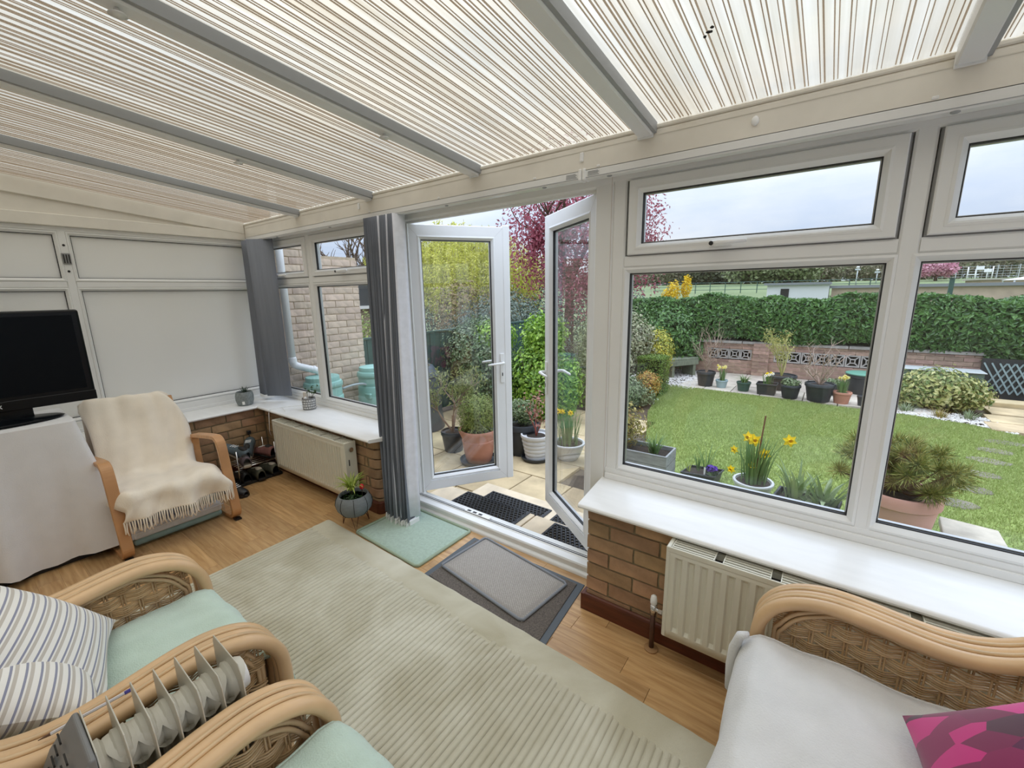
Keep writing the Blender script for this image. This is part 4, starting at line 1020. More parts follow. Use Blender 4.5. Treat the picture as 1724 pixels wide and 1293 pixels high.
# ---- bentwood armchair with cream throw
K['birch'] = mat('birch_bentwood', (.52,.27,.115), .38, var=.12, scale=4, stretch=(6,1,1))
ch = thing('bentwood_armchair', 'birch bentwood armchair under a cream throw', 'armchair', (-3.3, .775, 0))
def flatbar(pts, w, th):
    # laminated strip: wide across y, thin along the bend
    P = smooth_path(pts, 5); b = MB(); n = len(P); vs = []; fs = []
    for i, p in enumerate(P):
        t = (P[min(i+1,n-1)]-P[max(i-1,0)]).normalized(); nn = Vector((-t.z, 0, t.x))
        for a, c in ((-1,-1),(1,-1),(1,1),(-1,1)): vs.append(p+Vector((0,a*w/2,0))+nn*(c*th/2))
    for i in range(n-1):
        for k in range(4): k2 = (k+1) % 4; fs.append((i*4+k, i*4+k2, (i+1)*4+k2, (i+1)*4+k))
    fs += [(3,2,1,0), tuple(range((n-1)*4, n*4))]
    return b.add(vs, fs)
for yy in (.478, 1.072):
    side = flatbar([(-3.95,yy,.015),(-3.6,yy,.015),(-3.33,yy,.018),(-3.255,yy,.055),(-3.262,yy,.14),(-3.305,yy,.36),(-3.335,yy,.53),(-3.375,yy,.578),(-3.45,yy,.582),(-3.70,yy,.545),(-3.84,yy,.52)], .058, .026)
    side.build('side_frame', K['birch'], ch, bevel=.003)
    flatbar([(-3.84,yy,.52),(-3.86,yy,.40),(-3.80,yy,.02)], .05, .024).build('rear_leg', K['birch'], ch, bevel=.003)
    MB().box(-3.275, -3.235, yy-.02, yy+.02, 0, .012).build('felt_foot', K['black'], ch)
flatbar([(-3.31,.775,.335),(-3.6,.775,.30),(-3.78,.775,.31),(-3.88,.775,.45),(-4.0,.775,.72),(-4.04,.775,.82)], .50, .02).build('bent_seat_shell', K['birch'], ch, bevel=.003)
MB().box(-3.33, -3.30, .50, 1.05, .30, .345).build('cross_bar', K['birch'], ch, bevel=.004)
# throw over the chair
K['cream_throw'] = mat('cream_wool_throw', (.84,.755,.63), .95, var=.04, scale=10, bump=.35, bscale=160, sheen=.4)
th = thing('cream_throw', 'cream fringed throw draped over the bentwood armchair', 'throw', (-3.4, .775, .3))
path = [(-4.09,.40),(-4.09,.60),(-4.085,.80),(-4.065,.855),(-4.03,.868),(-3.99,.85),(-3.95,.78),(-3.90,.66),(-3.85,.54),(-3.805,.44),(-3.765,.385),(-3.70,.372),(-3.60,.378),(-3.50,.39),(-3.40,.40),(-3.32,.405),(-3.275,.398),(-3.25,.37),(-3.240,.335),(-3.234,.295),(-3.230,.25)]
PP = smooth_path([(a, 0, c) for a, c in path], 3); nP = len(PP)
def thr(u, v):
    f = v*(nP-1); i = min(int(f), nP-2); q = f-i; p = PP[i].lerp(PP[i+1], q)
    hang = max(0, (v-.80)/.20); backz = max(0, 1-abs(v-.36)/.28)
    top = max(0, 1-abs(v-.2)/.15)
    half = .272 - .030*top + .035*max(0, 1-abs(v-.70)/.16) + .02*hang
    yc = .775+.012*math.sin(v*7)-.03*top
    y = yc+(u-.5)*2*half; e = abs(u-.5)*2
    nrm = Vector((.8,0,.6))
    wr = .011*math.sin(u*8+v*10)+.009*math.sin(u*17-v*9+1)+.006*math.sin(u*33+v*21)+.006*math.sin(u*5-v*31)
    dx = wr*(.5+.8*hang); dz = wr*.5*(1-hang)
    fall = (max(0, e-.80)/.20)**2*.075*(1-hang)*(1 if v > .15 else .3)
    return (p.x+dx+.012*hang*math.sin(u*15), y+.01*math.sin(v*23)*e, p.z+dz-fall + (.010*math.sin(u*4+1))*top)
MB().grid(thr, 48, 90).build('cloth', K['cream_throw'], th, smooth=True, solid=.006)
fr = MB(); rf_ = random.Random(9)
for k in range(50):
    u = .005+.99*k/49; p = Vector(thr(u, 1)); j1, j2 = rf_.uniform(-.006,.006), rf_.uniform(-.009,.009)
    fr.tube([p+Vector((0,0,.004)), p+Vector((.002,j1*.5,-.03)), p+Vector((.003+rf_.uniform(-.004,.004),j1,-.058)), p+Vector((.002,j2,-.078+rf_.uniform(-.01,.008)))], [.0042,.0040,.0042,.0034], 5)
o = fr.build('fringe', K['cream_throw'], th, smooth=True); o['kind'] = 'stuff'
# storage bag under the chair
sb = thing('storage_bag', 'clear zipped storage bag of folded linen under the bentwood armchair', 'bag', (-3.6, .79, 0))
b = MB().box(-3.86, -3.40, .535, 1.035, .006, .05); b.build('folded_linen', mat('teal_linen', (.30,.45,.43), .9, var=.1, scale=15), sb, bevel=.02, seg=3, )
MB().box(-3.86, -3.39, .535, 1.035, .051, .125).build('folded_linen', mat('white_linen', (.80,.81,.83), .9, var=.08, scale=20), sb, bevel=.018, seg=3)
MB().box(-3.86, -3.41, .54, .80, .126, .175).build('folded_linen', mat('blue_linen', (.13,.17,.30), .9, var=.1, scale=20), sb, bevel=.018, seg=3)
MB().box(-3.86, -3.41, .81, 1.03, .126, .18).build('folded_linen', mat('grey_green_linen', (.35,.42,.41), .9, var=.1, scale=20), sb, bevel=.018, seg=3)
MB().box(-3.875, -3.38, .52, 1.05, .002, .20).build('clear_cover', glassmat('clear_vinyl', (.93,.95,.95), 1.6, .15), sb, bevel=.015, seg=2)
MB().tube([(-3.38,.53,.10),(-3.38,1.04,.10)], .003, 6).build('zip', K['whitep'], sb)
# ================================================================ SMALL THINGS INDOORS
def blades(n, base, length, width, spread, seed, droop=.5, seg=4, updir=1.0, rad=.02):
    """arching strap leaves rising from a point"""
    r_ = random.Random(seed); b = MB()
    for k in range(n):
        a = r_.uniform(0, 2*PI); L_ = length*r_.uniform(.7, 1.1); w = width*r_.uniform(.7, 1.1); tilt = spread*r_.uniform(.3, 1)
        d = Vector((math.cos(a), math.sin(a), 0)); sd = Vector((-math.sin(a), math.cos(a), 0)); p = Vector(base)+d*rad*r_.random()
        vs = []; ang = tilt*.5
        for i in range(seg+1):
            t = i/seg; ww = w*(1-t**2)*.5+.0006
            vs += [p-sd*ww, p+sd*ww]
            st = L_/seg; p = p+(d*math.sin(ang)+Vector((0,0,math.cos(ang)))*updir)*st; ang += droop*tilt*r_.uniform(.6,1.2)
        b.add(vs, [(2*i, 2*i+1, 2*i+3, 2*i+2) for i in range(seg)])
    return b
def leafcloud(name, m, parent, P, N, size, aspect=.5, seed=0, jit=.6, kind=None):
    """many small folded leaves: P positions, N rough outward directions"""
    rg = np.random.default_rng(seed); n = len(P)
    N = N+rg.normal(0, jit, (n,3)); N /= np.linalg.norm(N, axis=1, keepdims=True)+1e-9
    A = rg.normal(0, 1, (n,3)); A -= N*np.sum(A*N, axis=1, keepdims=True); A /= np.linalg.norm(A, axis=1, keepdims=True)+1e-9
    A[:,2] -= .25; A /= np.linalg.norm(A, axis=1, keepdims=True)
    B = np.cross(N, A); B /= np.linalg.norm(B, axis=1, keepdims=True)+1e-9
    s = size*rg.uniform(.65, 1.25, (n,1)); w = s*aspect*.5
    V = np.empty((n,4,3)); V[:,0] = P-A*s*.5; V[:,1] = P+B*w+N*s*.10; V[:,2] = P+A*s*.5-N*s*.06; V[:,3] = P-B*w+N*s*.10
    F = np.arange(n*4).reshape(n,4)
    me = bpy.data.meshes.new(name); me.from_pydata(V.reshape(-1,3).tolist(), [], F.tolist())
    o = finish(me, name, m, parent)
    if kind: o['kind'] = kind
    return o
def blob_points(blobs, n, seed=0, shell=.35):
    """points in the outer shell of several ellipsoids [(c, r)], inner overlaps kept"""
    rg = np.random.default_rng(seed); vol = np.array([r[0]*r[1]+r[1]*r[2]+r[0]*r[2] for c, r in blobs]); vol = vol/vol.sum()
    Ps = []; Ns = []
    for (c, r), q in zip(blobs, vol):
        k = max(4, int(n*q)); d = rg.normal(0, 1, (k,3)); d /= np.linalg.norm(d, axis=1, keepdims=True)
        rad = 1-shell*rg.random((k,1))**1.5; rad *= 1+.10*rg.normal(0,1,(k,1))
        Ps.append(np.array(c)+d*rad*np.array(r)); Ns.append(d+np.array([0,0,.35]))
    return np.concatenate(Ps), np.concatenate(Ns)
def branches(base, h, n, seed, r0=.01, spread=.5, sub=3, b=None, levels=2, bend=.25):
    r_ = random.Random(seed); b = b or MB(); tips = []
    def grow(p, d, L_, r, lv):
        pts = [p]; q = Vector(p); dd = Vector(d)
        for k in range(4):
            dd = (dd+Vector((r_.uniform(-bend,bend), r_.uniform(-bend,bend), r_.uniform(-.05,.15)))).normalized(); q = q+dd*(L_/4); pts.append(q.copy())
        b.tube(pts, [r, r*.85, r*.7, r*.55, r*.4], 5, cap=False); tips.append(pts[-1])
        if lv > 0:
            for k in range(sub):
                i = r_.choice((2,3,4)); a = r_.uniform(0, 2*PI)
                nd = (dd+Vector((math.cos(a), math.sin(a), r_.uniform(-.1,.5)))*spread*1.4).normalized()
                grow(pts[i], nd, L_*r_.uniform(.45,.7), r*.55, lv-1)
    for k in range(n):
        a = 2*PI*k/n+r_.uniform(-.4,.4); s_ = spread*r_.uniform(.3,1)
        grow(Vector(base), Vector((math.cos(a)*s_, math.sin(a)*s_, 1)).normalized(), h*r_.uniform(.5,.75), r0, levels)
    return b, tips
K['soil'] = mat('potting_soil', (.035,.024,.016), .95, var=.4, scale=60, bump=.8, bscale=90)
K['leaf_dark'] = leafmat('dark_leaf', [(.02,.05,.015),(.045,.10,.03),(.07,.14,.045)], .4)
K['leaf_yellow'] = leafmat('yellow_green_leaf', [(.30,.38,.06),(.46,.53,.11),(.18,.28,.04)], .45)
# stone pot with a little succulent on the corner sill
sp_ = thing('succulent_pot', 'round stone effect pot with a tiny succulent on the corner sill', 'plant pot', (-4.26, 1.615, .58))
K['stone_pot'] = mat('grey_stone_pot', (.22,.245,.245), .8, var=.22, scale=70, bump=.4, bscale=120)
MB().lathe([(.052,0),(.062,.006),(.073,.05),(.074,.085),(.068,.118),(.060,.125),(.058,.118),(.056,.105),(0,.105)], 24, (-4.26,1.615,.58)).build('pot', K['stone_pot'], sp_, smooth=40)
MB().lathe([(0,0),(.055,0)], 20, (-4.26,1.615,.69)).build('soil', K['soil'], sp_)
blades(16, (-4.255,1.62,.69), .065, .010, .9, 3, .3, 3).build('leaves', mat('succulent_leaf', (.06,.09,.065), .5), sp_)
MB().box(-.010, .010, -.001, .001, -.014, .014, Matrix.Translation((-4.199,1.577,.61)) @ Matrix.Rotation(math.radians(58), 4, 'Z')).build('price_label', K['whitep'], sp_)
# grey lettered pot with ornament on the front sill
lp = thing('lettered_pot', 'grey pot printed with rows of lettering on the front sill', 'plant pot', (-3.60, 1.865, .58))
lpc = (-3.60, 1.865, .58)
MB().lathe([(.050,0),(.053,.004),(.055,.095),(.053,.102),(.049,.1),(.048,.088),(0,.088)], 24, lpc).build('pot', mat('grey_print_pot', (.22,.22,.215), .7, var=.1, scale=40), lp, smooth=40)
rl = random.Random(2)
b = MB()
for row in range(4):
    a = -2.6
    while a < .6:
        w = rl.uniform(.10,.34); z0 = .014+row*.021
        b.add([(lpc[0]+.0562*math.cos(a+w*q/3), lpc[1]+.0562*math.sin(a+w*q/3), lpc[2]+zz) for zz in (z0, z0+.0125) for q in range(4)], [(q, q+1, q+5, q+4) for q in range(3)])
        a += w+.09
b.build('printed_marks', mat('print_white', (.62,.62,.60), .7), lp)
cn = MB().lathe([(.020,0),(.020,.062),(.017,.064),(0,.064)], 16, (-3.625,1.855,.668)).build('pillar_candle', mat('candle_cream', (.66,.60,.52), .6), lp, smooth=40)
MB().blob((-3.60,1.835,.682), (.014,.014,.014), 10, 8).build('white_bauble', K['whitep'], lp, smooth=True)
b, tips = branches((-3.57,1.87,.665), .13, 4, 5, .0016, .7, 2, levels=1); b.build('twigs', K['soil'], lp)
P = np.array([tuple(t) for t in tips]); leafcloud('leaves', K['leaf_dark'], lp, np.repeat(P, 3, 0)+np.random.default_rng(1).normal(0,.008,(len(P)*3,3)), np.tile([0,0,1.],(len(P)*3,1)), .024, .6, 3)
# grey bowl planter on hairpin legs
gp = thing('bowl_planter', 'grey ribbed bowl planter on wire legs with a small palm', 'plant pot', (-2.485, 1.515, 0))
gc = (-2.485, 1.515, 0)
K['slate_pot'] = mat('slate_grey_pot', (.175,.19,.195), .75, var=.10, scale=30, stretch=(1,1,9), bump=.25, bscale=50)
MB().lathe([(.0,.078),(.05,.08),(.085,.10),(.112,.135),(.120,.17),(.113,.205),(.098,.23),(.092,.233),(.088,.226),(.086,.205),(0,.205)], 28, gc).build('bowl', K['slate_pot'], gp, smooth=40)
for k in range(8):
    a = 2*PI*k/8+.2; MB().tube([(gc[0]+r*math.cos(a), gc[1]+r*math.sin(a), z) for r, z in ((.051,.079),(.086,.099),(.1135,.135),(.1215,.17),(.1145,.205),(.099,.231))], .0016, 5).build('seam_line', K['dark'], gp)
MB().lathe([(0,0),(.088,0)], 20, (gc[0],gc[1],.208)).build('soil', K['soil'], gp)
for k in range(3):
    a = 2*PI*k/3-.6; d = Vector((math.cos(a), math.sin(a), 0)); s_ = Vector((-d.y, d.x, 0)); c0 = Vector(gc)
    MB().tube([c0+d*.075+s_*.022+Vector((0,0,.098)), c0+d*.098+Vector((0,0,.003)), c0+d*.075-s_*.022+Vector((0,0,.098))], .003, 6).build('wire_leg', mat('rust_wire', (.10,.035,.02), .5, metal=.5) if 'rust_wire' not in bpy.data.materials else bpy.data.materials['rust_wire'], gp)
blades(46, (gc[0]-.01,gc[1]-.005,.262), .150, .015, 1.2, 8, .36, 5).build('palm_leaves', K['leaf_yellow'], gp)
MB().tube([(gc[0]-.01,gc[1],.205),(gc[0]-.012,gc[1]-.003,.262)], .006, 6).build('stem', K['soil'], gp)
P, N = blob_points([((gc[0],gc[1]-.015,.215),(.075,.07,.022))], 240, 4, .9); leafcloud('creeping_leaves', K['leaf_dark'], gp, P, N, .018, .75, 4)
MB().blob((gc[0]+.052,gc[1]+.035,.285), (.017,.015,.020), 10, 8).build('red_ornament', mat('red_ornament', (.55,.015,.02), .35), gp, smooth=True)
MB().tube([(gc[0]+.052,gc[1]+.035,.205),(gc[0]+.052,gc[1]+.035,.27)], .0025, 6).build('ornament_stick', K['soil'], gp)
# ---- shoe rack in the corner
def shoe(name, label, loc, rz, m, sole, tilt=0, scale=1.0, lining=None, group=None, low=False, strap=False):
    t = thing(name, label, 'shoe', loc, rz, group, local=True)
    secs = [(-.125,.030,.062),(-.11,.036,.078),(-.07,.037,.080),(-.02,.036,.066),(.03,.041,.054),(.08,.044,.044),(.115,.036,.034),(.135,.016,.022)]
    def fn(u, v):
        f = v*(len(secs)-1); i = min(int(f), len(secs)-2); q = f-i
        x, w, h = [secs[i][k]*(1-q)+secs[i+1][k]*q for k in range(3)]
        a = PI*u; return (x*scale, -w*math.cos(a)*scale, (.022+(h-.0)*math.sin(a)**.8*(1 if not low else .8))*scale)
    up = MB().grid(fn, 13, 16).build('upper', m, t, smooth=True, solid=.004)
    out = [(-.13,-.028),(-.09,-.038),(0,-.037),(.07,-.046),(.12,-.038),(.142,0),(.12,.038),(.07,.046),(0,.037),(-.09,.038),(-.13,.028)]
    MB().prism([(x*scale, y*scale) for x, y in out], lambda u, v, w: (u, v, w), 0, .026*scale).build('sole', sole, t, bevel=.006, seg=2)
    MB().blob((-.070*scale, 0, .094*scale), (.046*scale,.024*scale,.014*scale), 12, 6).build('opening', lining or K['dark'], t, smooth=True)
    b = MB()
    for k in range(3): b.box((.0+k*.022)*scale-.003, (.0+k*.022)*scale+.003, -.022*scale, .022*scale, (.084-.006*k)*scale, (.089-.006*k)*scale)
    b.build('laces', lining or K['whitep'], t, bevel=.001)
    if tilt: t.rotation_euler = (0, tilt, rz)
    return t
K['sh_blue'] = mat('slate_shoe', (.10,.135,.155), .7, var=.15, scale=30); K['sh_sole'] = mat('cream_sole', (.45,.40,.33), .6)
K['sh_mauve'] = mat('mauve_shoe', (.10,.075,.085), .75, var=.2, scale=40); K['sh_pink'] = mat('pink_suede', (.20,.085,.075), .85, var=.15, scale=30)
K['sh_olive'] = mat('olive_shoe', (.075,.075,.05), .8, var=.2, scale=30); K['sh_black'] = mat('black_shoe', (.010,.010,.011), .4)
rk = thing('shoe_rack', 'low metal shoe rack on a black tray in the corner', 'rack', (-4.0, 1.5, 0))
b = MB().box(-4.10, -3.80, 1.30, 1.655, .002, .008); b.ring if False else None
b.build('tray', K['blackmatt'], rk, bevel=.002)
MB().ring(-4.10, -3.80, 1.30, 1.655, [(0,.0),(0,.022),(.006,.022),(.006,.0)], fn=lambda x, d, z: (x, z, d+.002)).build('tray_rim', K['blackmatt'], rk)
for yy in (1.33, 1.635):
    for xx in (-4.07, -3.84): MB().tube([(xx,yy,.008),(xx,yy,.30)], .006, 8).build('post', K['chrome'], rk, smooth=True)
for zz in (.15,):
    for k in range(6): MB().tube([(-4.07+k*.046,1.33,zz),(-4.07+k*.046,1.635,zz)], .004, 6).build('shelf_rod', K['chrome'], rk, smooth=True)
    for xx in (-4.07, -3.84): MB().tube([(xx,1.33,zz-.004),(xx,1.635,zz-.004)], .0045, 6).build('shelf_rail', K['chrome'], rk, smooth=True)
shoe('shoe', 'slate blue trainer with cream sole on the top of the rack nearest the chair arm', (-4.0,1.375,.222), math.radians(200), K['sh_blue'], K['sh_sole'], tilt=-.35)
shoe('shoe', 'slate blue trainer tipped on its side at the rack middle', (-4.02,1.50,.225), math.radians(150), K['sh_blue'], K['sh_sole'], tilt=-.35)
shoe('shoe', 'dusty pink suede boot on the rack beside the radiator', (-3.97,1.60,.156), math.radians(190), K['sh_pink'], K['sh_black'], scale=1.02)
shoe('shoe', 'mauve trainer in front on the rack shelf', (-3.90,1.40,.156), math.radians(170), K['sh_mauve'], K['sh_sole'], scale=.95)
shoe('shoe', 'dark olive clog with pale rim on the tray by the post', (-3.92,1.595,.009), math.radians(183), K['sh_olive'], K['sh_black'], lining=K['sh_sole'])
shoe('shoe', 'dark olive clog with pale rim in the tray middle', (-3.90,1.48,.009), math.radians(177), K['sh_olive'], K['sh_black'], lining=K['sh_sole'])
shoe('shoe', 'black shoe on the tray under the mauve trainer', (-3.93,1.37,.009), math.radians(180), K['sh_black'], K['sh_black'])
shoe('shoe', 'black lace up shoe on the floor beside the bentwood chair leg', (-3.70,1.235,.0), math.radians(12), K['sh_black'], K['sh_black'], scale=.98)
# power plug on the wall over the shoes
pg = thing('wall_plug', 'small black plug on the brick wall over the shoes', 'plug', (-4.10, 1.55, .36))
MB().box(-4.128, -4.10, 1.535, 1.565, .34, .375).build('body', K['black'], pg, bevel=.004); MB().tube([(-4.11,1.55,.34),(-4.11,1.55,.26)], .003, 6).build('flex', K['black'], pg)
# ================================================================ GARDEN GROUND
ZG = -.22
K['earth'] = mat('bare_earth', (.085,.062,.042), .95, var=.35, scale=6, bump=.6, bscale=30)
K['lawn'] = mat('lawn_green', (.27,.335,.09), .95, c2=(.20,.265,.07), scale=1.6, bump=.4, bscale=40)
g = MB().grid(lambda u, v: (-60+120*u, 2.08+11.9*v, ZG-.03), 2, 2).build('garden_ground', K['earth'], None); tag(g, 'bare earth of the garden beds', kind='structure')
LAWN = [(-2.45,8.15),(-1.0,8.05),(.41,7.92),(1.0,7.88),(1.55,7.75),(2.2,7.25),(3.4,7.0),(3.4,2.7),(-1.2,2.7),(-1.45,4.3),(-2.05,6.1),(-2.2,6.9)]
def inside(px, py, poly):
    c = np.zeros(len(px), bool); n = len(poly); j = n-1
    for i in range(n):
        xi, yi = poly[i]; xj, yj = poly[j]
        c ^= ((yi > py) != (yj > py)) & (px < (xj-xi)*(py-yi)/(yj-yi+1e-12)+xi); j = i
    return c
lw = MB().prism(LAWN, lambda u, v, w: (u, v, w), ZG-.05, ZG).build('lawn', K['lawn'], None); tag(lw, 'mown lawn behind the conservatory', kind='structure')
rg = np.random.default_rng(1); n = 230000
px = rg.uniform(-2.5, 3.4, n); py = 3.3+(8.2-3.3)*rg.random(n)**.85; k_ = inside(px, py, LAWN); px, py = px[k_], py[k_]; n = len(px)
hgt = rg.uniform(.014, .034, n); az = rg.uniform(0, 2*PI, n); ln = rg.normal(0, .012, (n,2)); wd = .0032+.0012*(py-3)/3
V = np.empty((n,3,3)); V[:,0] = np.stack([px-np.cos(az)*wd, py-np.sin(az)*wd, np.full(n, ZG-.002)], 1); V[:,1] = np.stack([px+np.cos(az)*wd, py+np.sin(az)*wd, np.full(n, ZG-.002)], 1)
V[:,2] = np.stack([px+ln[:,0], py+ln[:,1], ZG+hgt], 1)
me = bpy.data.meshes.new('grass'); me.vertices.add(n*3); me.vertices.foreach_set('co', V.reshape(-1)); me.loops.add(n*3); me.loops.foreach_set('vertex_index', np.arange(n*3)); me.polygons.add(n); me.polygons.foreach_set('loop_start', np.arange(0, n*3, 3)); me.update(calc_edges=True); me.validate()
K['grass'] = leafmat('grass_blade', [(.25,.325,.085),(.33,.40,.125),(.42,.48,.18),(.29,.345,.11)], .6, .35)
gr = finish(me, 'grass', K['grass']); tag(gr, 'short mown grass blades covering the lawn', 'grass', kind='stuff')
# paving
K['slab'] = mat('sandstone_slab', (.47,.365,.215), .85, var=.26, scale=3.5, bump=.4, bscale=25, objrand=.10, bdist=.006)
K['slab_grey'] = mat('grey_slab', (.19,.17,.135), .9, var=.22, scale=5, bump=.5, bscale=30, objrand=.15)
patio = struct('patio', 'sandstone slab patio outside the doors', (-2.5, 3, ZG))
def slabs(parent, rects, z, m, th=.04, nm='slab'):
    for (x0, x1, y0, y1) in rects:
        cs = [(x0+.006, y0+.006), (x1-.006, y0+.006), (x1-.006, y1-.006), (x0+.006, y1-.006)]
        MB().prism(cs, lambda u, v, w: (u, v, w), z-th, z).build(nm, m, parent, bevel=.006, seg=2)
rects = []; yy = 2.09; rS = random.Random(12); row = 0
while yy < 5.2:
    hh = rS.choice((.45,.6,.45)); xx = -4.62-(.3 if row % 2 else 0)
    while xx < -1.25:
        ww = rS.choice((.6,.45,.75)); 
        if xx+ww > -4.62: rects.append((max(xx,-4.62), xx+ww, yy, yy+hh))
        xx += ww
    yy += hh; row += 1
rects = [r for r in rects if not ((r[0]+r[1])/2 > -1.95 and r[2] > 2.95)]
slabs(patio, rects, ZG, K['slab'])
# steps at the doors
stp = struct('door_step', 'pale stone step below the door threshold', (-1.7, 2.3, ZG))
K['slab_cream'] = mat('cream_step_stone', (.64,.53,.38), .85, var=.16, scale=5, bump=.3, bscale=25)
slabs(stp, [(-2.55,-1.62,2.086,2.45),(-1.62,-.62,2.086,2.45)], -.075, K['slab_cream'], .14, 'step_slab')
slabs(stp, [(-2.38,-1.55,2.452,2.80),(-1.55,-.75,2.452,2.80)], -.15, K['slab_cream'], .065, 'step_slab')
# ring-hole rubber mats
K['rubmat'] = mat('black_rubber', (.022,.023,.026), .55)
def ring_mat(name, label, x0, x1, y0, y1, z, rz=0):
    t = thing(name, label, 'mat', ((x0+x1)/2, (y0+y1)/2, z), rz, local=True)
    w, d = (x1-x0)/2, (y1-y0)/2
    MB().ring(-w, w, -d, d, [(0,0),(0,.006),(.008,.012),(.022,.012),(.022,0)], fn=lambda x, q, y_: (x, y_, q)).build('border', K['rubmat'], t)
    b = MB(); p = .0335; r = 0; y = -d+.03
    while y < d-.022:
        x = -w+.03+(p/2 if r % 2 else 0)
        while x < w-.024:
            vs = []; n_ = 10
            for rr_, zz in ((.0172,.0),(.0172,.012),(.0128,.012),(.0128,.0)):
                for k in range(n_): a = 2*PI*k/n_; vs.append((x+rr_*math.cos(a), y+rr_*math.sin(a), zz))
            fs = [(i*n_+k, i*n_+(k+1) % n_, (i+1)*n_+(k+1) % n_, (i+1)*n_+k) for i in range(3) for k in range(n_)]
            b.add(vs, fs); x += p
        y += p*.87; r += 1
    o = b.build('ring_grid', K['rubmat'], t, recalc=False); o['kind'] = 'stuff'
    return t
ring_mat('rubber_ring_mat', 'black rubber ring mat nearest the threshold in the doorway middle', -2.29, -1.665, 2.125, 2.44, -.074)
ring_mat('rubber_ring_mat', 'narrow black rubber ring mat behind on the lower step', -2.22, -1.62, 2.50, 2.68, -.149)
ring_mat('rubber_ring_mat', 'black rubber ring mat under the right hand door', -1.44, -.82, 2.11, 2.42, -.074)
ring_mat('rubber_ring_mat', 'black rubber ring mat on the lower step behind the right door', -1.56, -1.0, 2.50, 2.66, -.149)
# ================================================================ PALE BRICK WING
wing = struct('wall_wing', 'pale brick wing wall with a stepped top beyond the left window', (-4.5, 2.5, ZG))
XWg = -4.47; z0w = ZG
top_at = lambda y_: 1.98 if y_ > 2.62 else (2.055 if y_ > 2.42 else 2.50)
MB().prism([(2.05,z0w),(3.055,z0w),(3.055,1.965),(2.63,1.965),(2.63,2.04),(2.43,2.04),(2.43,2.485),(2.05,2.485)], lambda u, v, w: (w, u, v), XWg-.22, XWg-.012).build('mortar_core', K['mortar_pale'], wing)
nC = int((2.50-z0w)/CO)+1; s = 0
for c in range(nC):
    zc = z0w+CO*(c+.5); u = 2.05-(c % 2)*BL/2
    while u < 3.06:
        a, b_ = max(u, 2.05), min(u+BL, 3.065)
        if b_-a > .04 and zc+CO/2 <= top_at((a+b_)/2)+.03:
            brick_obj(wing, K['brick_pale'], b_-a-J, CO-J, .035, (XWg, (a+b_)/2, zc), 'y', s)
            if b_ > 3.05: MB().box(XWg-.2, XWg-.04, 3.05, 3.066, zc-CO/2+.005, zc+CO/2-.005).build('brick', K['brick_pale'], wing, bevel=.003)
            s += 1
        u += BL
# downpipe and the two water butts
K['butt'] = mat('aqua_green_plastic', (.27,.50,.44), .45, var=.10, scale=4)
dp = thing('downpipe', 'white rainwater downpipe with an elbow into the near water butt', 'pipe', (-4.40, 2.15, .7))
MB().tube([(-4.40,2.16,2.6),(-4.40,2.16,.92)], .036, 14).build('pipe', K['upvc_door'], dp, smooth=True)
MB().tube(smooth_path([(-4.40,2.16,.94),(-4.40,2.17,.87),(-4.39,2.22,.835),(-4.36,2.31,.80),(-4.34,2.37,.775),(-4.33,2.40,.73),(-4.33,2.40,.66)]), .037, 14).build('elbow', K['upvc_door'], dp, smooth=True)
for pt, q in (((-4.40,2.16,.93),(-4.40,2.16,.885)), ((-4.352,2.335,.793),(-4.345,2.355,.785))): MB().tube([pt, q], .041, 14).build('collar', K['upvc_door'], dp, smooth=40)
def butt(label, c, r, zt):
    t = thing('water_butt', label, 'water butt', (c[0], c[1], ZG)); H = zt-ZG
    prof = [(r*.82,0)]
    for k in range(9):
        z = H*.9*k/8; rr_ = r*(.82+.26*math.sin(PI*min(1,(k+.6)/9.5))); prof += [(rr_, z+.004), (rr_*1.0, z+H*.9/8-.012), (rr_*.975, z+H*.9/8-.004)]
    MB().lathe(prof, 28, (c[0],c[1],ZG)).build('barrel', K['butt'], t, smooth=35)
    MB().lathe([(r*1.02,-.0),(r*1.05,.012),(r*1.04,.035),(r*.99,.055),(r*.6,.085),(r*.2,.098),(0,.10)], 28, (c[0],c[1],zt-.10)).build('lid', K['butt'], t, smooth=35)
    MB().blob((c[0]+.01,c[1]-.01,zt), (.018,.018,.006), 10, 5).build('lid_plug', K['dark'], t)
    for sx in (-1, 1): MB().box(-.05, .05, -.02, .02, -.03, .03, Matrix.Translation((c[0]+r*.9*math.cos(-.6+1.57*(sx < 0)), c[1]+r*.9*math.sin(-.6-.9*(sx < 0)), zt-.30))).build('grip', K['butt'], t, bevel=.01)
    return t
butt('aqua green water butt nearest the downpipe outside the left window', (-4.22, 2.36), .185, .72)
butt('aqua green water butt further along the pale brick wall', (-4.20, 2.98), .185, .735)
tag(MB().tube(smooth_path([(-4.18,2.55,.56),(-4.15,2.66,.585),(-4.14,2.77,.58),(-4.14,2.82,.56)]), .012, 8).build('link_hose', mat('grey_hose', (.36,.42,.44), .4), None, smooth=True), 'grey hose linking the two water butts', 'hose')
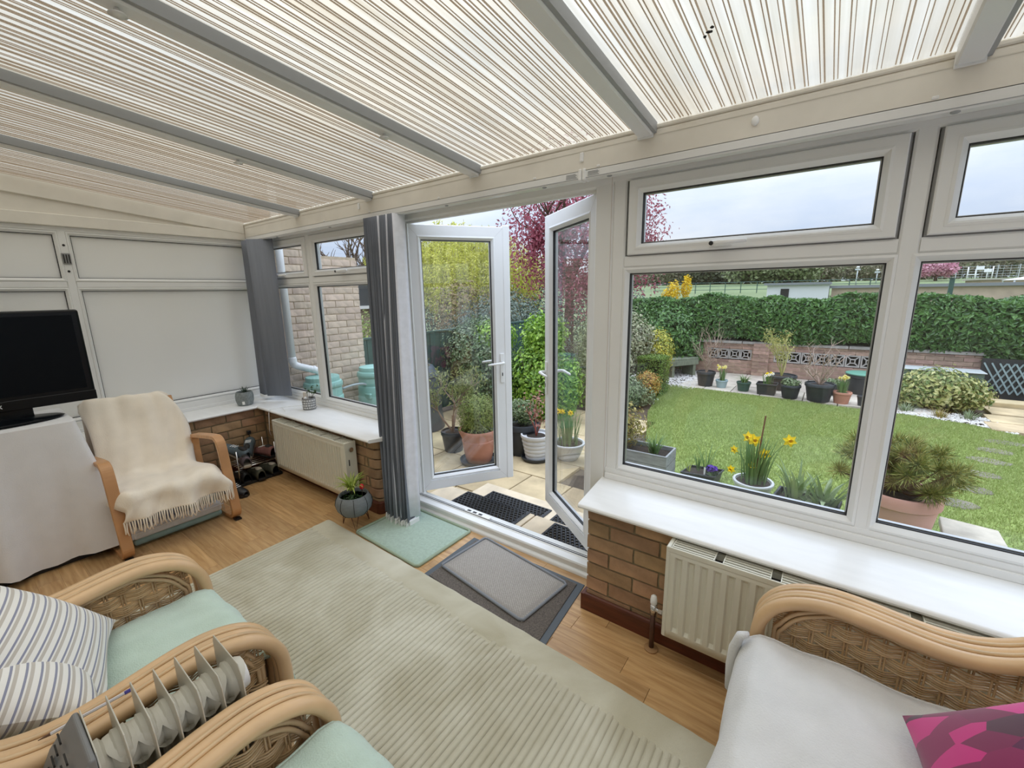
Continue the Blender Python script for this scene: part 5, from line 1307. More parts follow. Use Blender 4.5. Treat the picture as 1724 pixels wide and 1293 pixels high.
# green board fence
K['fence'] = mat('green_fence_paint', (.045,.095,.075), .7, var=.18, scale=5, stretch=(3,3,.5), objrand=.12)
fe = thing('board_fence', 'dark green vertical board fence beyond the water butts', 'fence', (-4.75, 4.6, ZG))
y_ = 3.09
while y_ < 7.4:
    MB().box(-4.78, -4.762+.006*(int(y_*10) % 2), y_, y_+.102, ZG+.02, .985+.006*math.sin(y_*31)).build('board', K['fence'], fe, bevel=.003); y_ += .108
for zz in (.05, .85): MB().box(-4.83, -4.78, 3.09, 7.4, zz, zz+.07).build('rail', K['fence'], fe)
for yy in (3.1, 4.9, 6.7): MB().box(-4.87, -4.78, yy, yy+.09, ZG, 1.0).build('post', K['fence'], fe)
MB().box(-4.80, -4.745, 3.07, 7.4, .985, 1.01).build('capping', K['fence'], fe)
# ================================================================ POTS
def pot(name, label, c, r, h, m, soil=True, saucer=None, kind='rim', cat='plant pot', group=None, taper=.72):
    t = thing(name, label, cat, c, 0, group)
    if kind == 'rim': prof = [(r*taper,0),(r*(taper+.02),.01),(r*.93,h*.80),(r*.95,h*.81),(r*1.0,h*.83),(r*1.0,h*.97),(r*.97,h),(r*.90,h),(r*.88,h*.92),(0,h*.90)]
    elif kind == 'bell': prof = [(r*.62,0),(r*.66,h*.04),(r*.78,h*.35),(r*.84,h*.62),(r*.86,h*.66),(r*.83,h*.69),(r*.85,h*.74),(r*.98,h*.90),(r*1.0,h*.95),(r*.97,h),(r*.88,h*.985),(r*.84,h*.9),(0,h*.88)]
    elif kind == 'ribbed':
        prof = [(r*.66,0)]
        for k in range(5): z = h*(.02+.16*k); q = r*(.70+.05*k); prof += [(q,z),(q*1.035,z+h*.06),(q*1.035,z+h*.10),(q,z+h*.15)]
        prof += [(r*.98,h*.86),(r*1.02,h*.92),(r,h),(r*.9,h),(r*.88,h*.92),(0,h*.9)]
    elif kind == 'bowl': prof = [(r*.55,0),(r*.75,h*.25),(r*.92,h*.7),(r*.95,h*.85),(r*1.03,h*.9),(r*1.03,h*.98),(r,h),(r*.9,h*.99),(r*.88,h*.9),(0,h*.88)]
    MB().lathe(prof, 28, c).build('pot_body', m, t, smooth=35)
    if soil: MB().lathe([(0,.004),(r*.86,0)], 22, (c[0],c[1],c[2]+h*.91)).build('soil', K['soil'], t)
    if saucer: MB().lathe([(r*.78,0),(r*.95,.012),(r*1.0,.04),(r*.95,.04),(r*.88,.014),(0,.014)], 26, (c[0],c[1],c[2]-.012)).build('saucer', saucer, t, smooth=35)
    return t
K['terra'] = mat('terracotta', (.46,.205,.135), .7, var=.14, scale=6)
K['terra2'] = mat('pale_terracotta', (.56,.30,.235), .65, var=.08, scale=5)
K['blackpot'] = mat('charcoal_plastic_pot', (.030,.034,.038), .5, var=.2, scale=8)
K['whitepot'] = mat('white_glazed_pot', (.62,.62,.62), .35, var=.12, scale=5)
K['bluepot'] = mat('pale_blue_glazed_pot', (.30,.40,.42), .3, var=.1, scale=9)
K['greenpot'] = mat('dark_green_pot', (.035,.085,.065), .5)
K['bark'] = mat('brown_bark', (.12,.075,.05), .9, var=.3, scale=20)
K['twig'] = mat('pale_twig', (.36,.26,.20), .85, var=.2, scale=20)
K['daffleaf'] = leafmat('daffodil_leaf', [(.10,.19,.06),(.16,.27,.09),(.22,.33,.13)], .45, .25)
K['daff'] = mat('daffodil_yellow', (.90,.66,.02), .5); K['daff_pale'] = mat('daffodil_pale', (.86,.80,.36), .5)
def flower(parent, p, d, r, m=None, m2=None):
    """daffodil: six petals and a trumpet facing d"""
    d = Vector(d).normalized(); a = d.orthogonal().normalized(); c = d.cross(a); p = Vector(p); b = MB()
    for k in range(6):
        t = 2*PI*k/6; e = a*math.cos(t)+c*math.sin(t); s_ = a*-math.sin(t)+c*math.cos(t)
        b.add([p, p+e*r*.5+s_*r*.30+d*r*.05, p+e*r+d*r*.02, p+e*r*.5-s_*r*.30+d*r*.05], [(0,1,2,3)])
    f = b.build('flower', m or K['daff'], parent)
    MB().tube([p, p+d*r*.45, p+d*r*.62], [r*.22,r*.24,r*.34], 8, cap=False).build('trumpet', m2 or K['daff'], f, smooth=True)
def daffs(parent, c, n, length, heads, hr, seed, pale=False, face=(0,-1,.1), spread=.28, rad=.07, width=.014):
    blades(n, c, length, width, spread, seed, .35, 5, rad=rad).build('leaves', K['daffleaf'], parent)
    r_ = random.Random(seed+50); st = MB(); hs = []
    for k in range(heads):
        a = r_.uniform(0,2*PI); q = r_.uniform(.02, .12)*length/.3; tip = Vector(c)+Vector((math.cos(a)*q, math.sin(a)*q, length*r_.uniform(.85,1.12)))
        st.tube([Vector(c)+Vector((math.cos(a)*.02, math.sin(a)*.02, 0)), Vector(c).lerp(tip, .6)+Vector((0,0,.02)), tip], .0028, 5); hs.append(tip)
    if heads: st.build('stems', K['daffleaf'], parent)
    for k, tip in enumerate(hs):
        fd = Vector(face)+Vector((r_.uniform(-.6,.6), r_.uniform(-.2,.2), r_.uniform(-.2,.2)))
        flower(parent, tip, fd, hr*r_.uniform(.85,1.1), K['daff_pale'] if pale else None, None if not pale else K['daff'])
def shrub(name, label, base, blobs, n, size, m, seed, aspect=.55, jit=.6, shell=.45, cat='shrub', stems=5, sr=.012, extra=None, group=None):
    t = thing(name, label, cat, base, 0, group)
    P, N = blob_points(blobs, n, seed, shell); leafcloud('foliage', m, t, P, N, size, aspect, seed, jit)
    zt = max(c[2]+r[2]*.3 for c, r in blobs); b, _ = branches(base, (zt-base[2])*1.1, stems, seed, sr, .35, 3, levels=1); b.build('stems', K['bark'], t)
    if extra:
        m2, n2, s2, bl2 = extra; P, N = blob_points(bl2, n2, seed+9, .2); leafcloud('bright_tips', m2, t, P, N, s2, aspect, seed+9, jit)
    return t
def planted(t, blobs, n, size, m, seed, aspect=.4, jit=.8, shell=.9):
    P, N = blob_points(blobs, n, seed, shell); return leafcloud('foliage', m, t, P, N, size, aspect, seed, jit)
# --- patio pots beyond the left door
c = (-2.89, 3.27, ZG+.012)
t = pot('terracotta_pot', 'large terracotta pot holding a bushy conifer outside the left door', c, .205, .36, K['terra'], kind='bell', saucer=K['blackpot'])
K['conifer'] = leafmat('conifer_green', [(.11,.17,.03),(.20,.26,.05),(.30,.34,.08),(.15,.20,.04)], .6, .2)
planted(t, [((c[0],c[1],ZG+.53),(.215,.215,.22)),((c[0],c[1],ZG+.40),(.19,.19,.12))], 9000, .035, K['conifer'], 21, .22, .7, .7)
c = (-3.35, 3.36, ZG)
t = pot('black_pot', 'small dark pot holding a slender young tree by the fence', c, .14, .24, K['blackpot'])
b, tips = branches((c[0],c[1],ZG+.22), .62, 3, 31, .014, .55, 4, levels=2, bend=.18); b.tube([(c[0],c[1],ZG+.2),(c[0]+.01,c[1],ZG+.42)], .016, 7); b.build('stem', K['twig'], t)
P = np.array([tuple(q) for q in tips]); P = np.repeat(P, 16, 0)+np.random.default_rng(3).normal(0,.045,(len(P)*16,3)); K['olive'] = leafmat('olive_leaf', [(.16,.20,.06),(.25,.28,.09),(.34,.36,.15)], .5, .25)
leafcloud('foliage', K['olive'], t, P, np.tile([0,0,.5],(len(P),1)), .055, .32, 5, .9)
c = (-2.66, 3.76, ZG)
t = pot('charcoal_pot', 'tall charcoal pot with a leafy shrub behind the terracotta pot', c, .20, .35, K['blackpot'], taper=.8)
K['hebe'] = leafmat('grey_green_leaf', [(.10,.16,.06),(.18,.24,.11),(.30,.34,.20)], .5, .2)
planted(t, [((c[0],c[1],ZG+.47),(.17,.17,.14))], 1700, .045, K['hebe'], 22, .4)
c = (-2.42, 3.67, ZG+.012)
t = pot('white_ribbed_pot', 'white ribbed pot on a black saucer with a pink flowering rose', c, .165, .275, K['whitepot'], kind='ribbed', saucer=K['blackpot'])
b, tips = branches((c[0],c[1],ZG+.25), .50, 3, 8, .008, .35, 2, levels=1); b.build('stems', mat('red_stem', (.25,.06,.04), .6), t)
P = np.array([tuple(q) for q in tips]); P = np.repeat(P, 12, 0)+np.random.default_rng(3).normal(0,.05,(len(P)*12,3)); leafcloud('foliage', leafmat('rose_leaf', [(.12,.20,.05),(.30,.14,.09),(.45,.20,.18)], .5, .25), t, P, np.tile([0,0,.5],(len(P),1)), .045, .6, 6, .9)
c = (-2.14, 3.87, ZG)
t = pot('daffodil_bowl', 'low white bowl of daffodils seen through the right door', c, .175, .19, K['whitepot'], kind='bowl')
daffs(t, (c[0],c[1],ZG+.16), 70, .36, 3, .042, 4, rad=.12)
wc = thing('watering_can', 'pale green plastic watering can beside the daffodil bowl', 'watering can', (-1.78, 3.90, ZG))
MB().lathe([(.11,0),(.12,.01),(.115,.16),(.09,.20),(.05,.205),(.05,.19),(0,.19)], 20, (-1.78,3.90,ZG), sx=1.2, sy=.8).build('body', mat('pale_green_plastic', (.25,.36,.28), .45), wc, smooth=35)
MB().tube([(-1.68,3.90,ZG+.05),(-1.56,3.90,ZG+.22),(-1.53,3.90,ZG+.26)], [.02,.014,.03], 10).build('spout', bpy.data.materials['pale_green_plastic'], wc, smooth=True)
MB().tube(smooth_path([(-1.78,3.90,ZG+.19),(-1.80,3.90,ZG+.29),(-1.88,3.90,ZG+.27),(-1.90,3.90,ZG+.12)]), .011, 8).build('handle', bpy.data.materials['pale_green_plastic'], wc, smooth=True)
# compost bin
cb_ = thing('compost_bin', 'dark grey domed compost bin against the green fence', 'bin', (-4.35, 3.75, ZG))
MB().lathe([(.33,0),(.33,.02),(.30,.25),(.305,.26),(.28,.5),(.285,.51),(.26,.70),(.27,.71),(.26,.76),(.21,.84),(.10,.90),(0,.92)], 26, (-4.35,3.75,ZG)).build('body', mat('slate_plastic_bin', (.055,.07,.085), .4), cb_, smooth=35)
for z in (.26,.51,.71): MB().lathe([(.312-.05*z,0),(.318-.05*z,.008),(.312-.05*z,.016)], 26, (-4.35,3.75,ZG+z-.008)).build('hoop', K['blackpot'], cb_, smooth=True)
# --- near planters under the large window
K['grey_wood'] = mat('grey_plank_planter', (.27,.275,.27), .7, var=.2, scale=8, stretch=(1,6,6))
t = thing('trough_planter', 'grey rectangular trough planter just outside the large window', 'planter', (-1.4, 3.86, ZG))
MB().ring(-1.80, -1.06, 3.72, 4.02, [(0,0),(0,.30),(.018,.30),(.018,0)], fn=lambda x, d, y_: (x, y_, ZG+d)).build('box', K['grey_wood'], t, bevel=.003)
for zz in (.10,.20): MB().box(-1.802, -1.058, 3.7195, 3.7205, ZG+zz-.0015, ZG+zz+.0015).box(-1.0605, -1.0595, 3.72, 4.02, ZG+zz-.0015, ZG+zz+.0015).build('board_gap', K['dark'], t)
MB().box(-1.785, -1.075, 3.735, 4.005, ZG+.22, ZG+.26).build('soil', K['soil'], t)
blades(40, (-1.22,3.86,ZG+.26), .20, .014, .9, 6, .35, 4, rad=.04).build('strap_leaves', K['daffleaf'], t)
K['goldshrub'] = leafmat('golden_shrub_leaf', [(.34,.27,.05),(.46,.38,.10),(.22,.20,.05),(.30,.17,.05)], .5, .3)
b, tips = branches((-1.60,3.87,ZG+.25), .42, 6, 12, .005, .7, 3, levels=1); b.build('stems', K['twig'], t)
planted(t, [((-1.55,3.88,ZG+.48),(.25,.17,.22))], 1800, .035, K['goldshrub'], 5, .6, .8, .9)
def tray(name, label, cs, h, z):
    t = thing(name, label, 'planter', (sum(p[0] for p in cs)/4, sum(p[1] for p in cs)/4, z)); ctr = Vector((sum(p[0] for p in cs)/4, sum(p[1] for p in cs)/4))
    def rect(f, zz): return [tuple(ctr+(Vector(p)-ctr)*f)+(zz,) for p in cs]
    lv = [rect(.84,z), rect(.96,z+h*.85), rect(1.02,z+h*.86), rect(1.02,z+h), rect(.94,z+h), rect(.92,z+h*.7)]
    vs = [v for l in lv for v in l]; fs = [(i*4+k, i*4+(k+1) % 4, (i+1)*4+(k+1) % 4, (i+1)*4+k) for i in range(5) for k in range(4)]+[(3,2,1,0)]
    MB().add(vs, fs).build('trough', K['blackpot'], t, bevel=.004)
    MB().add(rect(.93, z+h*.8), [(0,1,2,3)]).build('soil', K['soil'], t); return t
t = tray('plant_tray', 'black plastic tray with a purple primula and seedlings', [(-.985,3.93),(-.70,3.98),(-.665,4.20),(-.95,4.15)], .11, ZG)
tx, ty, tz = -.74, 4.03, ZG+.10
planted(t, [((tx,ty,tz+.02),(.055,.05,.03))], 130, .05, K['leaf_dark'], 7, .6)
K['purple'] = leafmat('purple_petal', [(.07,.02,.25),(.13,.04,.40),(.09,.03,.30)], .5, .2)
P, N = blob_points([((tx,ty,tz+.062),(.05,.045,.028))], 170, 3, .5); leafcloud('primula_petals', K['purple'], t, P, N, .026, .95, 3, .4)
blades(18, (-.86,4.07,tz), .20, .010, .5, 9, .4, 4, rad=.03).build('seedling_leaves', K['daffleaf'], t)
blades(12, (-.80,4.12,tz), .28, .010, .45, 10, .4, 5, rad=.03).build('seedling_leaves', K['daffleaf'], t)
blades(9, (-.93,4.02,tz), .09, .014, .8, 11, .4, 3, rad=.03).build('seedling_leaves', K['leaf_yellow'], t)
MB().box(-.80, -.785, 4.0, 4.003, tz, tz+.07).build('plant_label', K['whitep'], t)
c = (-.39, 3.90, ZG)
t = pot('daffodil_bowl', 'white bowl of tall yellow daffodils with a cane outside the large window', c, .150, .19, K['whitepot'], kind='bowl')
blades(75, (c[0],c[1],ZG+.16), .42, .019, .30, 14, .35, 5, rad=.10).build('leaves', K['daffleaf'], t)
st = MB()
for (hx, hy, hz, fx) in ((-.45,3.88,.34,-.3),(-.405,3.86,.33,.2),(-.33,3.88,.22,.3),(-.17,3.95,.345,.3),(-.555,3.92,.20,-.4),(-.555,3.85,.045,-.3),(-.405,3.84,.115,.1)):
    st.tube(smooth_path([(c[0]+(hx-c[0])*.15, c[1], ZG+.16), (c[0]+(hx-c[0])*.5, (c[1]+hy)/2, (hz+ZG)*.5+.13), (hx, hy+.01, hz)]), .003, 5)
    flower(t, (hx, hy, hz), (fx, -1, .1), .056 if hz > .2 else .040)
st.build('stems', K['daffleaf'], t)
MB().tube([(-.385,3.87,ZG+.15),(-.345,3.85,.55)], .006, 6).build('support_cane', mat('brown_cane', (.17,.07,.04), .7), t)
t = tray('plant_trough', 'black trough of broad tulip leaves outside the large window', [(-.22,3.56),(.17,3.52),(.20,3.74),(-.19,3.78)], .24, ZG)
K['tulip'] = leafmat('tulip_leaf', [(.20,.29,.13),(.28,.37,.18),(.36,.44,.24)], .5, .25)
blades(26, (-.07,3.66,ZG+.20), .34, .036, .45, 15, .38, 6, rad=.08).build('tulip_leaves', K['tulip'], t)
blades(26, (.09,3.64,ZG+.20), .30, .040, .85, 16, .38, 6, rad=.08).build('tulip_leaves', K['tulip'], t)
planted(t, [((0,3.65,ZG+.24),(.16,.10,.045))], 420, .05, K['hebe'], 8, .6)
c = (.48, 3.68, ZG)
t = pot('terracotta_pot', 'wide terracotta pot of dwarf pine outside the right hand pane', c, .225, .44, K['terra2'], taper=.7)
K['pine'] = leafmat('pine_needle', [(.09,.13,.03),(.17,.21,.04),(.28,.28,.06),(.38,.34,.10)], .6, .15)
b = MB(); rp_ = random.Random(3); pts = []
nb = MB()
for k in range(44):
    a = 2*PI*k/44+rp_.uniform(-.2,.2); q = rp_.uniform(.06,.33); zz = ZG+.44+rp_.uniform(.06,.30)*(1.1-q); e = Vector((c[0]+math.cos(a)*q, c[1]+math.sin(a)*q, zz))
    s0 = Vector((c[0],c[1],ZG+.42)); nb.tube([s0, s0.lerp(e,.5)+Vector((0,0,-.02)), e], [.012,.008,.004], 6); pts.append(e)
nb.build('branches', K['bark'], t)
P = []; N = []
for e in pts:
    for k in range(330):
        d = Vector((rp_.gauss(0,1), rp_.gauss(0,1), rp_.gauss(.5,1))).normalized(); P.append(tuple(e+d*.065*rp_.random())); N.append(tuple(d))
def needles(name, m, parent, P, D, ln, w, seed):
    rg_ = np.random.default_rng(seed); P = np.array(P); D = np.array(D); n_ = len(P); A = rg_.normal(0,1,(n_,3)); B = np.cross(D, A); B /= np.linalg.norm(B, axis=1, keepdims=True)
    V = np.empty((n_,3,3)); V[:,0] = P-B*w; V[:,1] = P+B*w; V[:,2] = P+D*ln*rg_.uniform(.7,1.2,(n_,1))
    me = bpy.data.meshes.new(name); me.from_pydata(V.reshape(-1,3).tolist(), [], np.arange(n_*3).reshape(n_,3).tolist()); return finish(me, name, m, parent)
needles('needles', K['pine'], t, P, N, .040, .0028, 4)
sb_ = thing('stone_seat', 'flat stone slab on blocks beside the pine pot', 'slab', (.88, 3.65, ZG))
MB().prism([(.70,3.20),(1.02,3.16),(1.04,3.98),(.76,4.02)], lambda u, v, w: (u, v, w), -.10, -.05).build('top', mat('pale_stone', (.46,.41,.33), .9, var=.2, scale=7, bump=.5, bscale=30), sb_, bevel=.008, seg=2)
MB().box(.76, 1.0, 3.3, 3.45, ZG, -.10).box(.80, 1.0, 3.78, 3.92, ZG, -.10).build('support', K['slab_grey'], sb_)
# stepping stones
for k, (x, y) in enumerate(((1.72,7.02),(1.56,6.60),(1.43,6.18),(1.28,5.69),(1.13,5.22),(.97,4.78))):
    rs = random.Random(k); pts = [(x+.165*math.cos(a)*rs.uniform(.85,1.1), y+.10*math.sin(a)*rs.uniform(.85,1.1)) for a in [2*PI*i/9+.1 for i in range(9)]]
    o = MB().prism(pts, lambda u, v, w: (u, v, w), ZG-.02, ZG+.010).build('stepping_stone', K['slab_grey'], None, bevel=.006)
    tag(o, ('stepping stone furthest away across the lawn', 'second stepping stone from the far end', 'third stepping stone from the far end', 'third stepping stone from the pine pot', 'second stepping stone from the pine pot', 'stepping stone nearest the pine pot')[k], 'stone', 'stepping stones across the lawn')
# ================================================================ BACK OF THE GARDEN
K['brick_red'] = mat('red_garden_brick', (.37,.245,.19), .9, var=.25, scale=12, objrand=.22)
K['block'] = mat('concrete_screen_block', (.42,.39,.36), .9, var=.15, scale=14)
gw = struct('wall_garden', 'brick garden wall with pierced concrete screen blocks', (-.5, 10, ZG))
MB().box(-3.2, 2.05, 10.012, 10.12, ZG, .06).box(-3.2, 2.05, 10.02, 10.12, .33, .42).box(-1.27, -.87, 10.02, 10.12, .05, .34).box(-3.2, -2.12, 10.02, 10.12, .05, .34).box(.95, 2.05, 10.02, 10.12, .05, .34).build('mortar_core', K['mortar_pale'], gw)
inblock = lambda u, z: (.055 < z < .335) and ((-2.12 < u < -1.27) or (-.87 < u < .95))
brick_wall(gw, 'x', -3.2, 2.05, ZG, .42, 10.0, K['brick_red'], dep=.03, skip=inblock)
MB().box(-1.235, -.955, 9.945, 10.0, ZG, .42).build('pier_core', K['mortar_pale'], gw)
brick_wall(gw, 'x', -1.24, -.95, ZG, .42, 9.93, K['brick_red'], dep=.03)
for k in range(6): 
    b = MB(); b.box(-3.2+k*.875, -3.2+(k+1)*.875-.012, 9.97, 10.15, .42, .475); b.build('coping_slab', K['block'], gw, bevel=.006)
def screen_block(x, z, s=.212):
    b = MB(); h = s/2; y0, y1 = 10.0, 10.08
    b.ring(x-h, x+h, z-h, z+h, [(0,y0),(.022,y0),(.022,y1),(0,y1)])
    q = .042; b.ring(x-q, x+q, z-q, z+q, [(0,y0),(.016,y0),(.016,y1),(0,y1)])
    for sx, sz in ((1,1),(1,-1),(-1,1),(-1,-1)):
        m_ = Matrix.Translation((x+sx*.062, (y0+y1)/2, z+sz*.062)) @ Matrix.Rotation(math.radians(-45*sx*sz), 4, 'Y')
        b.box(-.034, .034, -.04, .04, -.009, .009, m_)
    b.build('screen_block', K['block'], gw)
for k in range(4): screen_block(-2.01+.2125*k, .195, .205)
for k in range(8): screen_block(-.76+.2275*k, .195, .218)
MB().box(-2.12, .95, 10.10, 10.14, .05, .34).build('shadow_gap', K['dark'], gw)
# laurel hedge
K['laurel'] = leafmat('laurel_leaf', [(.035,.095,.02),(.06,.15,.03),(.10,.22,.05),(.15,.29,.075),(.05,.12,.025)], .32, .22, .55)
hd = thing('laurel_hedge', 'dense clipped laurel hedge on top of the garden wall', 'hedge', (0, 10.5, ZG))
rg = np.random.default_rng(7); n = 26000; hx = rg.uniform(-4.2, 5.2, n); face = rg.random(n)
lump = lambda x, s_: .06*np.sin(x*2.3+s_)+.05*np.sin(x*5.1+2*s_)+.03*np.sin(x*11+s_)
HT = 1.36+lump(hx, 0)*.7; P = np.empty((n,3)); N = np.empty((n,3)); fr_ = face < .68
zb = .50+.06*np.sin(hx*3); zb = np.where(hx < -2.2, .0, zb); zb = np.where(hx > 2.0, .30, zb); u_ = rg.random(n)
P[:,0] = hx; P[:,2] = np.where(fr_, zb+(HT-zb)*u_, HT-.05*rg.random(n)); bulge = np.sin(np.clip((P[:,2]-.4)/1.0,0,1)*PI)
P[:,1] = np.where(fr_, 9.98-.14*bulge-.10*lump(hx, P[:,2]*3)+.16*rg.random(n)**2, 9.95+.9*rg.random(n))
N[:] = np.where(fr_[:,None], np.array([0,-1,.45]), np.array([0,-.2,1.0]))
leafcloud('foliage', K['laurel'], hd, P, N, .105, .45, 7, .45)
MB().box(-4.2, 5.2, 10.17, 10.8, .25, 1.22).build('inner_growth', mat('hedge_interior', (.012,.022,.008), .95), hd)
b = MB()
for k in range(24): x = -4.0+k*.39; b.tube([(x,10.4,ZG),(x+.05,10.38,.3),(x-.03,10.4,.8)], .03, 6)
b.build('stems', K['bark'], hd)
# paving and gravel along the wall
pv = struct('wall_path', 'paved strip along the foot of the garden wall', (-.5, 9, ZG))
xx = -2.2; r_ = random.Random(2); rects = []
while xx < 1.1:
    w = r_.choice((.45,.6)); rects.append((xx, xx+w, 8.10-.05*(xx+2)/2, 8.72)); rects.append((xx+.1, xx+w+.1, 8.72, 9.35)); rects.append((xx, xx+w, 9.35, 9.97)); xx += w
slabs(pv, rects, ZG+.01, mat('pale_path_slab', (.46,.40,.33), .9, var=.22, scale=5, objrand=.15), .04)
slabs(pv, [(1.72,2.55,7.55,7.98),(2.55,3.2,7.5,7.95),(1.80,2.30,8.0,8.45),(2.3,3.1,8.0,8.5),(1.9,3.2,8.52,9.0)], ZG+.02, K['slab'], .05)
MB().box(1.95, 3.1, 9.02, 9.30, ZG, ZG+.09).build('step_block', K['slab'], pv, bevel=.01)
def pebbles(name, label, x0, x1, y0, y1, n, z, seed, poly=None):
    rg_ = np.random.default_rng(seed); px = rg_.uniform(x0,x1,n); py = rg_.uniform(y0,y1,n); b_v = []; b_f = []
    if poly: k = inside(px, py, poly); px, py = px[k], py[k]
    oc = np.array([(1,0,0),(-1,0,0),(0,1,0),(0,-1,0),(0,0,1)]); fc = [(0,2,4),(2,1,4),(1,3,4),(3,0,4)]
    for i, (x, y) in enumerate(zip(px, py)):
        a = rg_.uniform(0,PI); s_ = rg_.uniform(.011,.026); ca, sa = math.cos(a), math.sin(a)
        for q in oc: X, Y = q[0]*s_*1.2, q[1]*s_*.8; b_v.append((x+X*ca-Y*sa, y+X*sa+Y*ca, z+q[2]*s_*.6))
        b_f += [tuple(v+i*5 for v in f) for f in fc]
    me = bpy.data.meshes.new(name); me.from_pydata(b_v, [], b_f)
    o = finish(me, name, leafmat(name+'_stone', [(.34,.31,.28),(.50,.47,.43),(.62,.60,.57),(.42,.38,.34)], .8, 0), None, smooth=True); tag(o, label, 'gravel', kind='stuff')
pebbles('gravel', 'pale gravel under the timber bench', -3.3, -1.9, 8.0, 9.9, 3200, ZG+.005, 1)
pebbles('gravel', 'pale pebbles edging the lawn by the variegated bush', .55, 2.0, 7.45, 8.5, 2600, ZG+.005, 2, [(.5,8.0),(1.0,7.9),(1.55,7.76),(1.95,7.45),(1.85,8.2),(1.0,8.45),(.5,8.4)])
# timber bench
K['oldwood'] = mat('green_weathered_timber', (.17,.19,.13), .85, var=.25, scale=8, stretch=(1,6,1))
bn = thing('timber_bench', 'weathered timber bench in the garden corner', 'bench', (-2.5, 8.9, ZG))
mB = Matrix.Translation((-2.62, 8.95, ZG)) @ Matrix.Rotation(math.radians(58), 4, 'Z')
for k in range(3): MB().box(-.62, .62, -.17+k*.115, -.06+k*.115, .34, .385, mB).build('seat_plank', K['oldwood'], bn, bevel=.004)
MB().box(-.62, .62, -.18, -.15, .24, .34, mB).build('apron', K['oldwood'], bn, bevel=.004)
for xx in (-.58, -.05, .50): MB().box(xx, xx+.07, -.16, .16, 0, .34, mB).build('leg_panel', K['oldwood'], bn, bevel=.004)
# row of pots along the wall
def bare(t, base, h, n, seed, m, r0=.008, spread=.7):
    b, tips = branches(base, h, n, seed, r0, spread, 3, levels=2); b.build('branches', m, t); return tips
c = (-1.78,8.42,ZG+.01); t = pot('black_tub', 'black tub with a bare twiggy shrub beside the bench', c, .165, .27, K['blackpot']); bare(t, (c[0],c[1],ZG+.25), .80, 8, 41, K['twig'], .010, .55)
c = (-1.50,8.40,ZG+.01); t = pot('blue_pot', 'small pale blue pot of cream daffodils', c, .105, .14, K['bluepot']); daffs(t, (c[0],c[1],ZG+.13), 34, .25, 9, .032, 42, pale=True, rad=.05)
c = (-1.13,8.31,ZG+.01); t = pot('green_pot', 'small dark green square pot of trailing leaves', c, .115, .16, K['greenpot']); blades(50, (c[0],c[1],ZG+.15), .20, .012, 1.0, 43, .5, 5, rad=.06).build('trailing_leaves', K['daffleaf'], t)
t = tray('square_black_pot', 'square black pot of yellow flowers along the wall path', [(-.92,8.13),(-.62,8.13),(-.62,8.38),(-.92,8.38)], .19, ZG+.01); daffs(t, (-.77,8.26,ZG+.16), 40, .20, 4, .03, 44, rad=.08)
for k in range(3): flower(t, (-.80+.05*k, 8.2, ZG+.33+.02*k), (0,-1,.3), .03, K['whitep'])
c = (-.62,8.78,ZG+.01); t = pot('black_tub', 'wide black tub with a yellow broom behind the square pot', c, .24, .26, K['blackpot'])
b, tips = branches((c[0],c[1],ZG+.24), .75, 6, 45, .010, .35, 3, levels=2); b.build('stems', mat('broom_stem', (.42,.40,.13), .7), t)
P = np.array([tuple(q) for q in tips]); P = np.repeat(P, 10, 0)+np.random.default_rng(3).normal(0,.04,(len(P)*10,3)); leafcloud('foliage', leafmat('broom_leaf', [(.40,.38,.10),(.50,.46,.16),(.30,.30,.08)], .6, .3), t, P, np.tile([0,0,1.],(len(P),1)), .05, .25, 6, .8)
c = (-.43,8.14,ZG+.01); t = pot('black_bucket_pot', 'black pot of low grey green foliage on the wall path', c, .145, .22, K['blackpot']); planted(t, [((c[0],c[1],ZG+.26),(.14,.13,.07))], 500, .05, K['hebe'], 46, .55)
c = (-.05,8.16,ZG+.01); t = pot('black_tub', 'largest black tub with a bare pale branched shrub', c, .20, .285, K['blackpot']); bare(t, (c[0],c[1],ZG+.26), .62, 8, 47, K['twig'], .012, .95)
c = (.24,8.17,ZG+.01); t = pot('terracotta_pot', 'small terracotta pot of pale daffodils at the path end', c, .125, .18, K['terra']); daffs(t, (c[0],c[1],ZG+.16), 60, .24, 8, .03, 48, pale=True, rad=.07)
c = (.50,8.15,ZG+.01); pot('small_black_pot', 'little empty black pot at the edge of the lawn', c, .08, .15, K['blackpot'])
c = (.52,9.15,ZG+.01); t = pot('round_tub', 'round black tub with a green rim by the wall', c, .24, .33, K['blackpot'], taper=.85); MB().lathe([(.236,.315),(.25,.32),(.25,.34),(.235,.345)], 26, c).build('green_rim', mat('jade_rim', (.12,.30,.22), .4), t, smooth=True)
c = (.1,8.8,ZG+.01); t = pot('black_tub', 'low black tub tucked behind the largest tub', c, .20, .2, K['blackpot']); planted(t, [((c[0],c[1],ZG+.22),(.15,.15,.05))], 300, .05, K['hebe'], 49, .55)
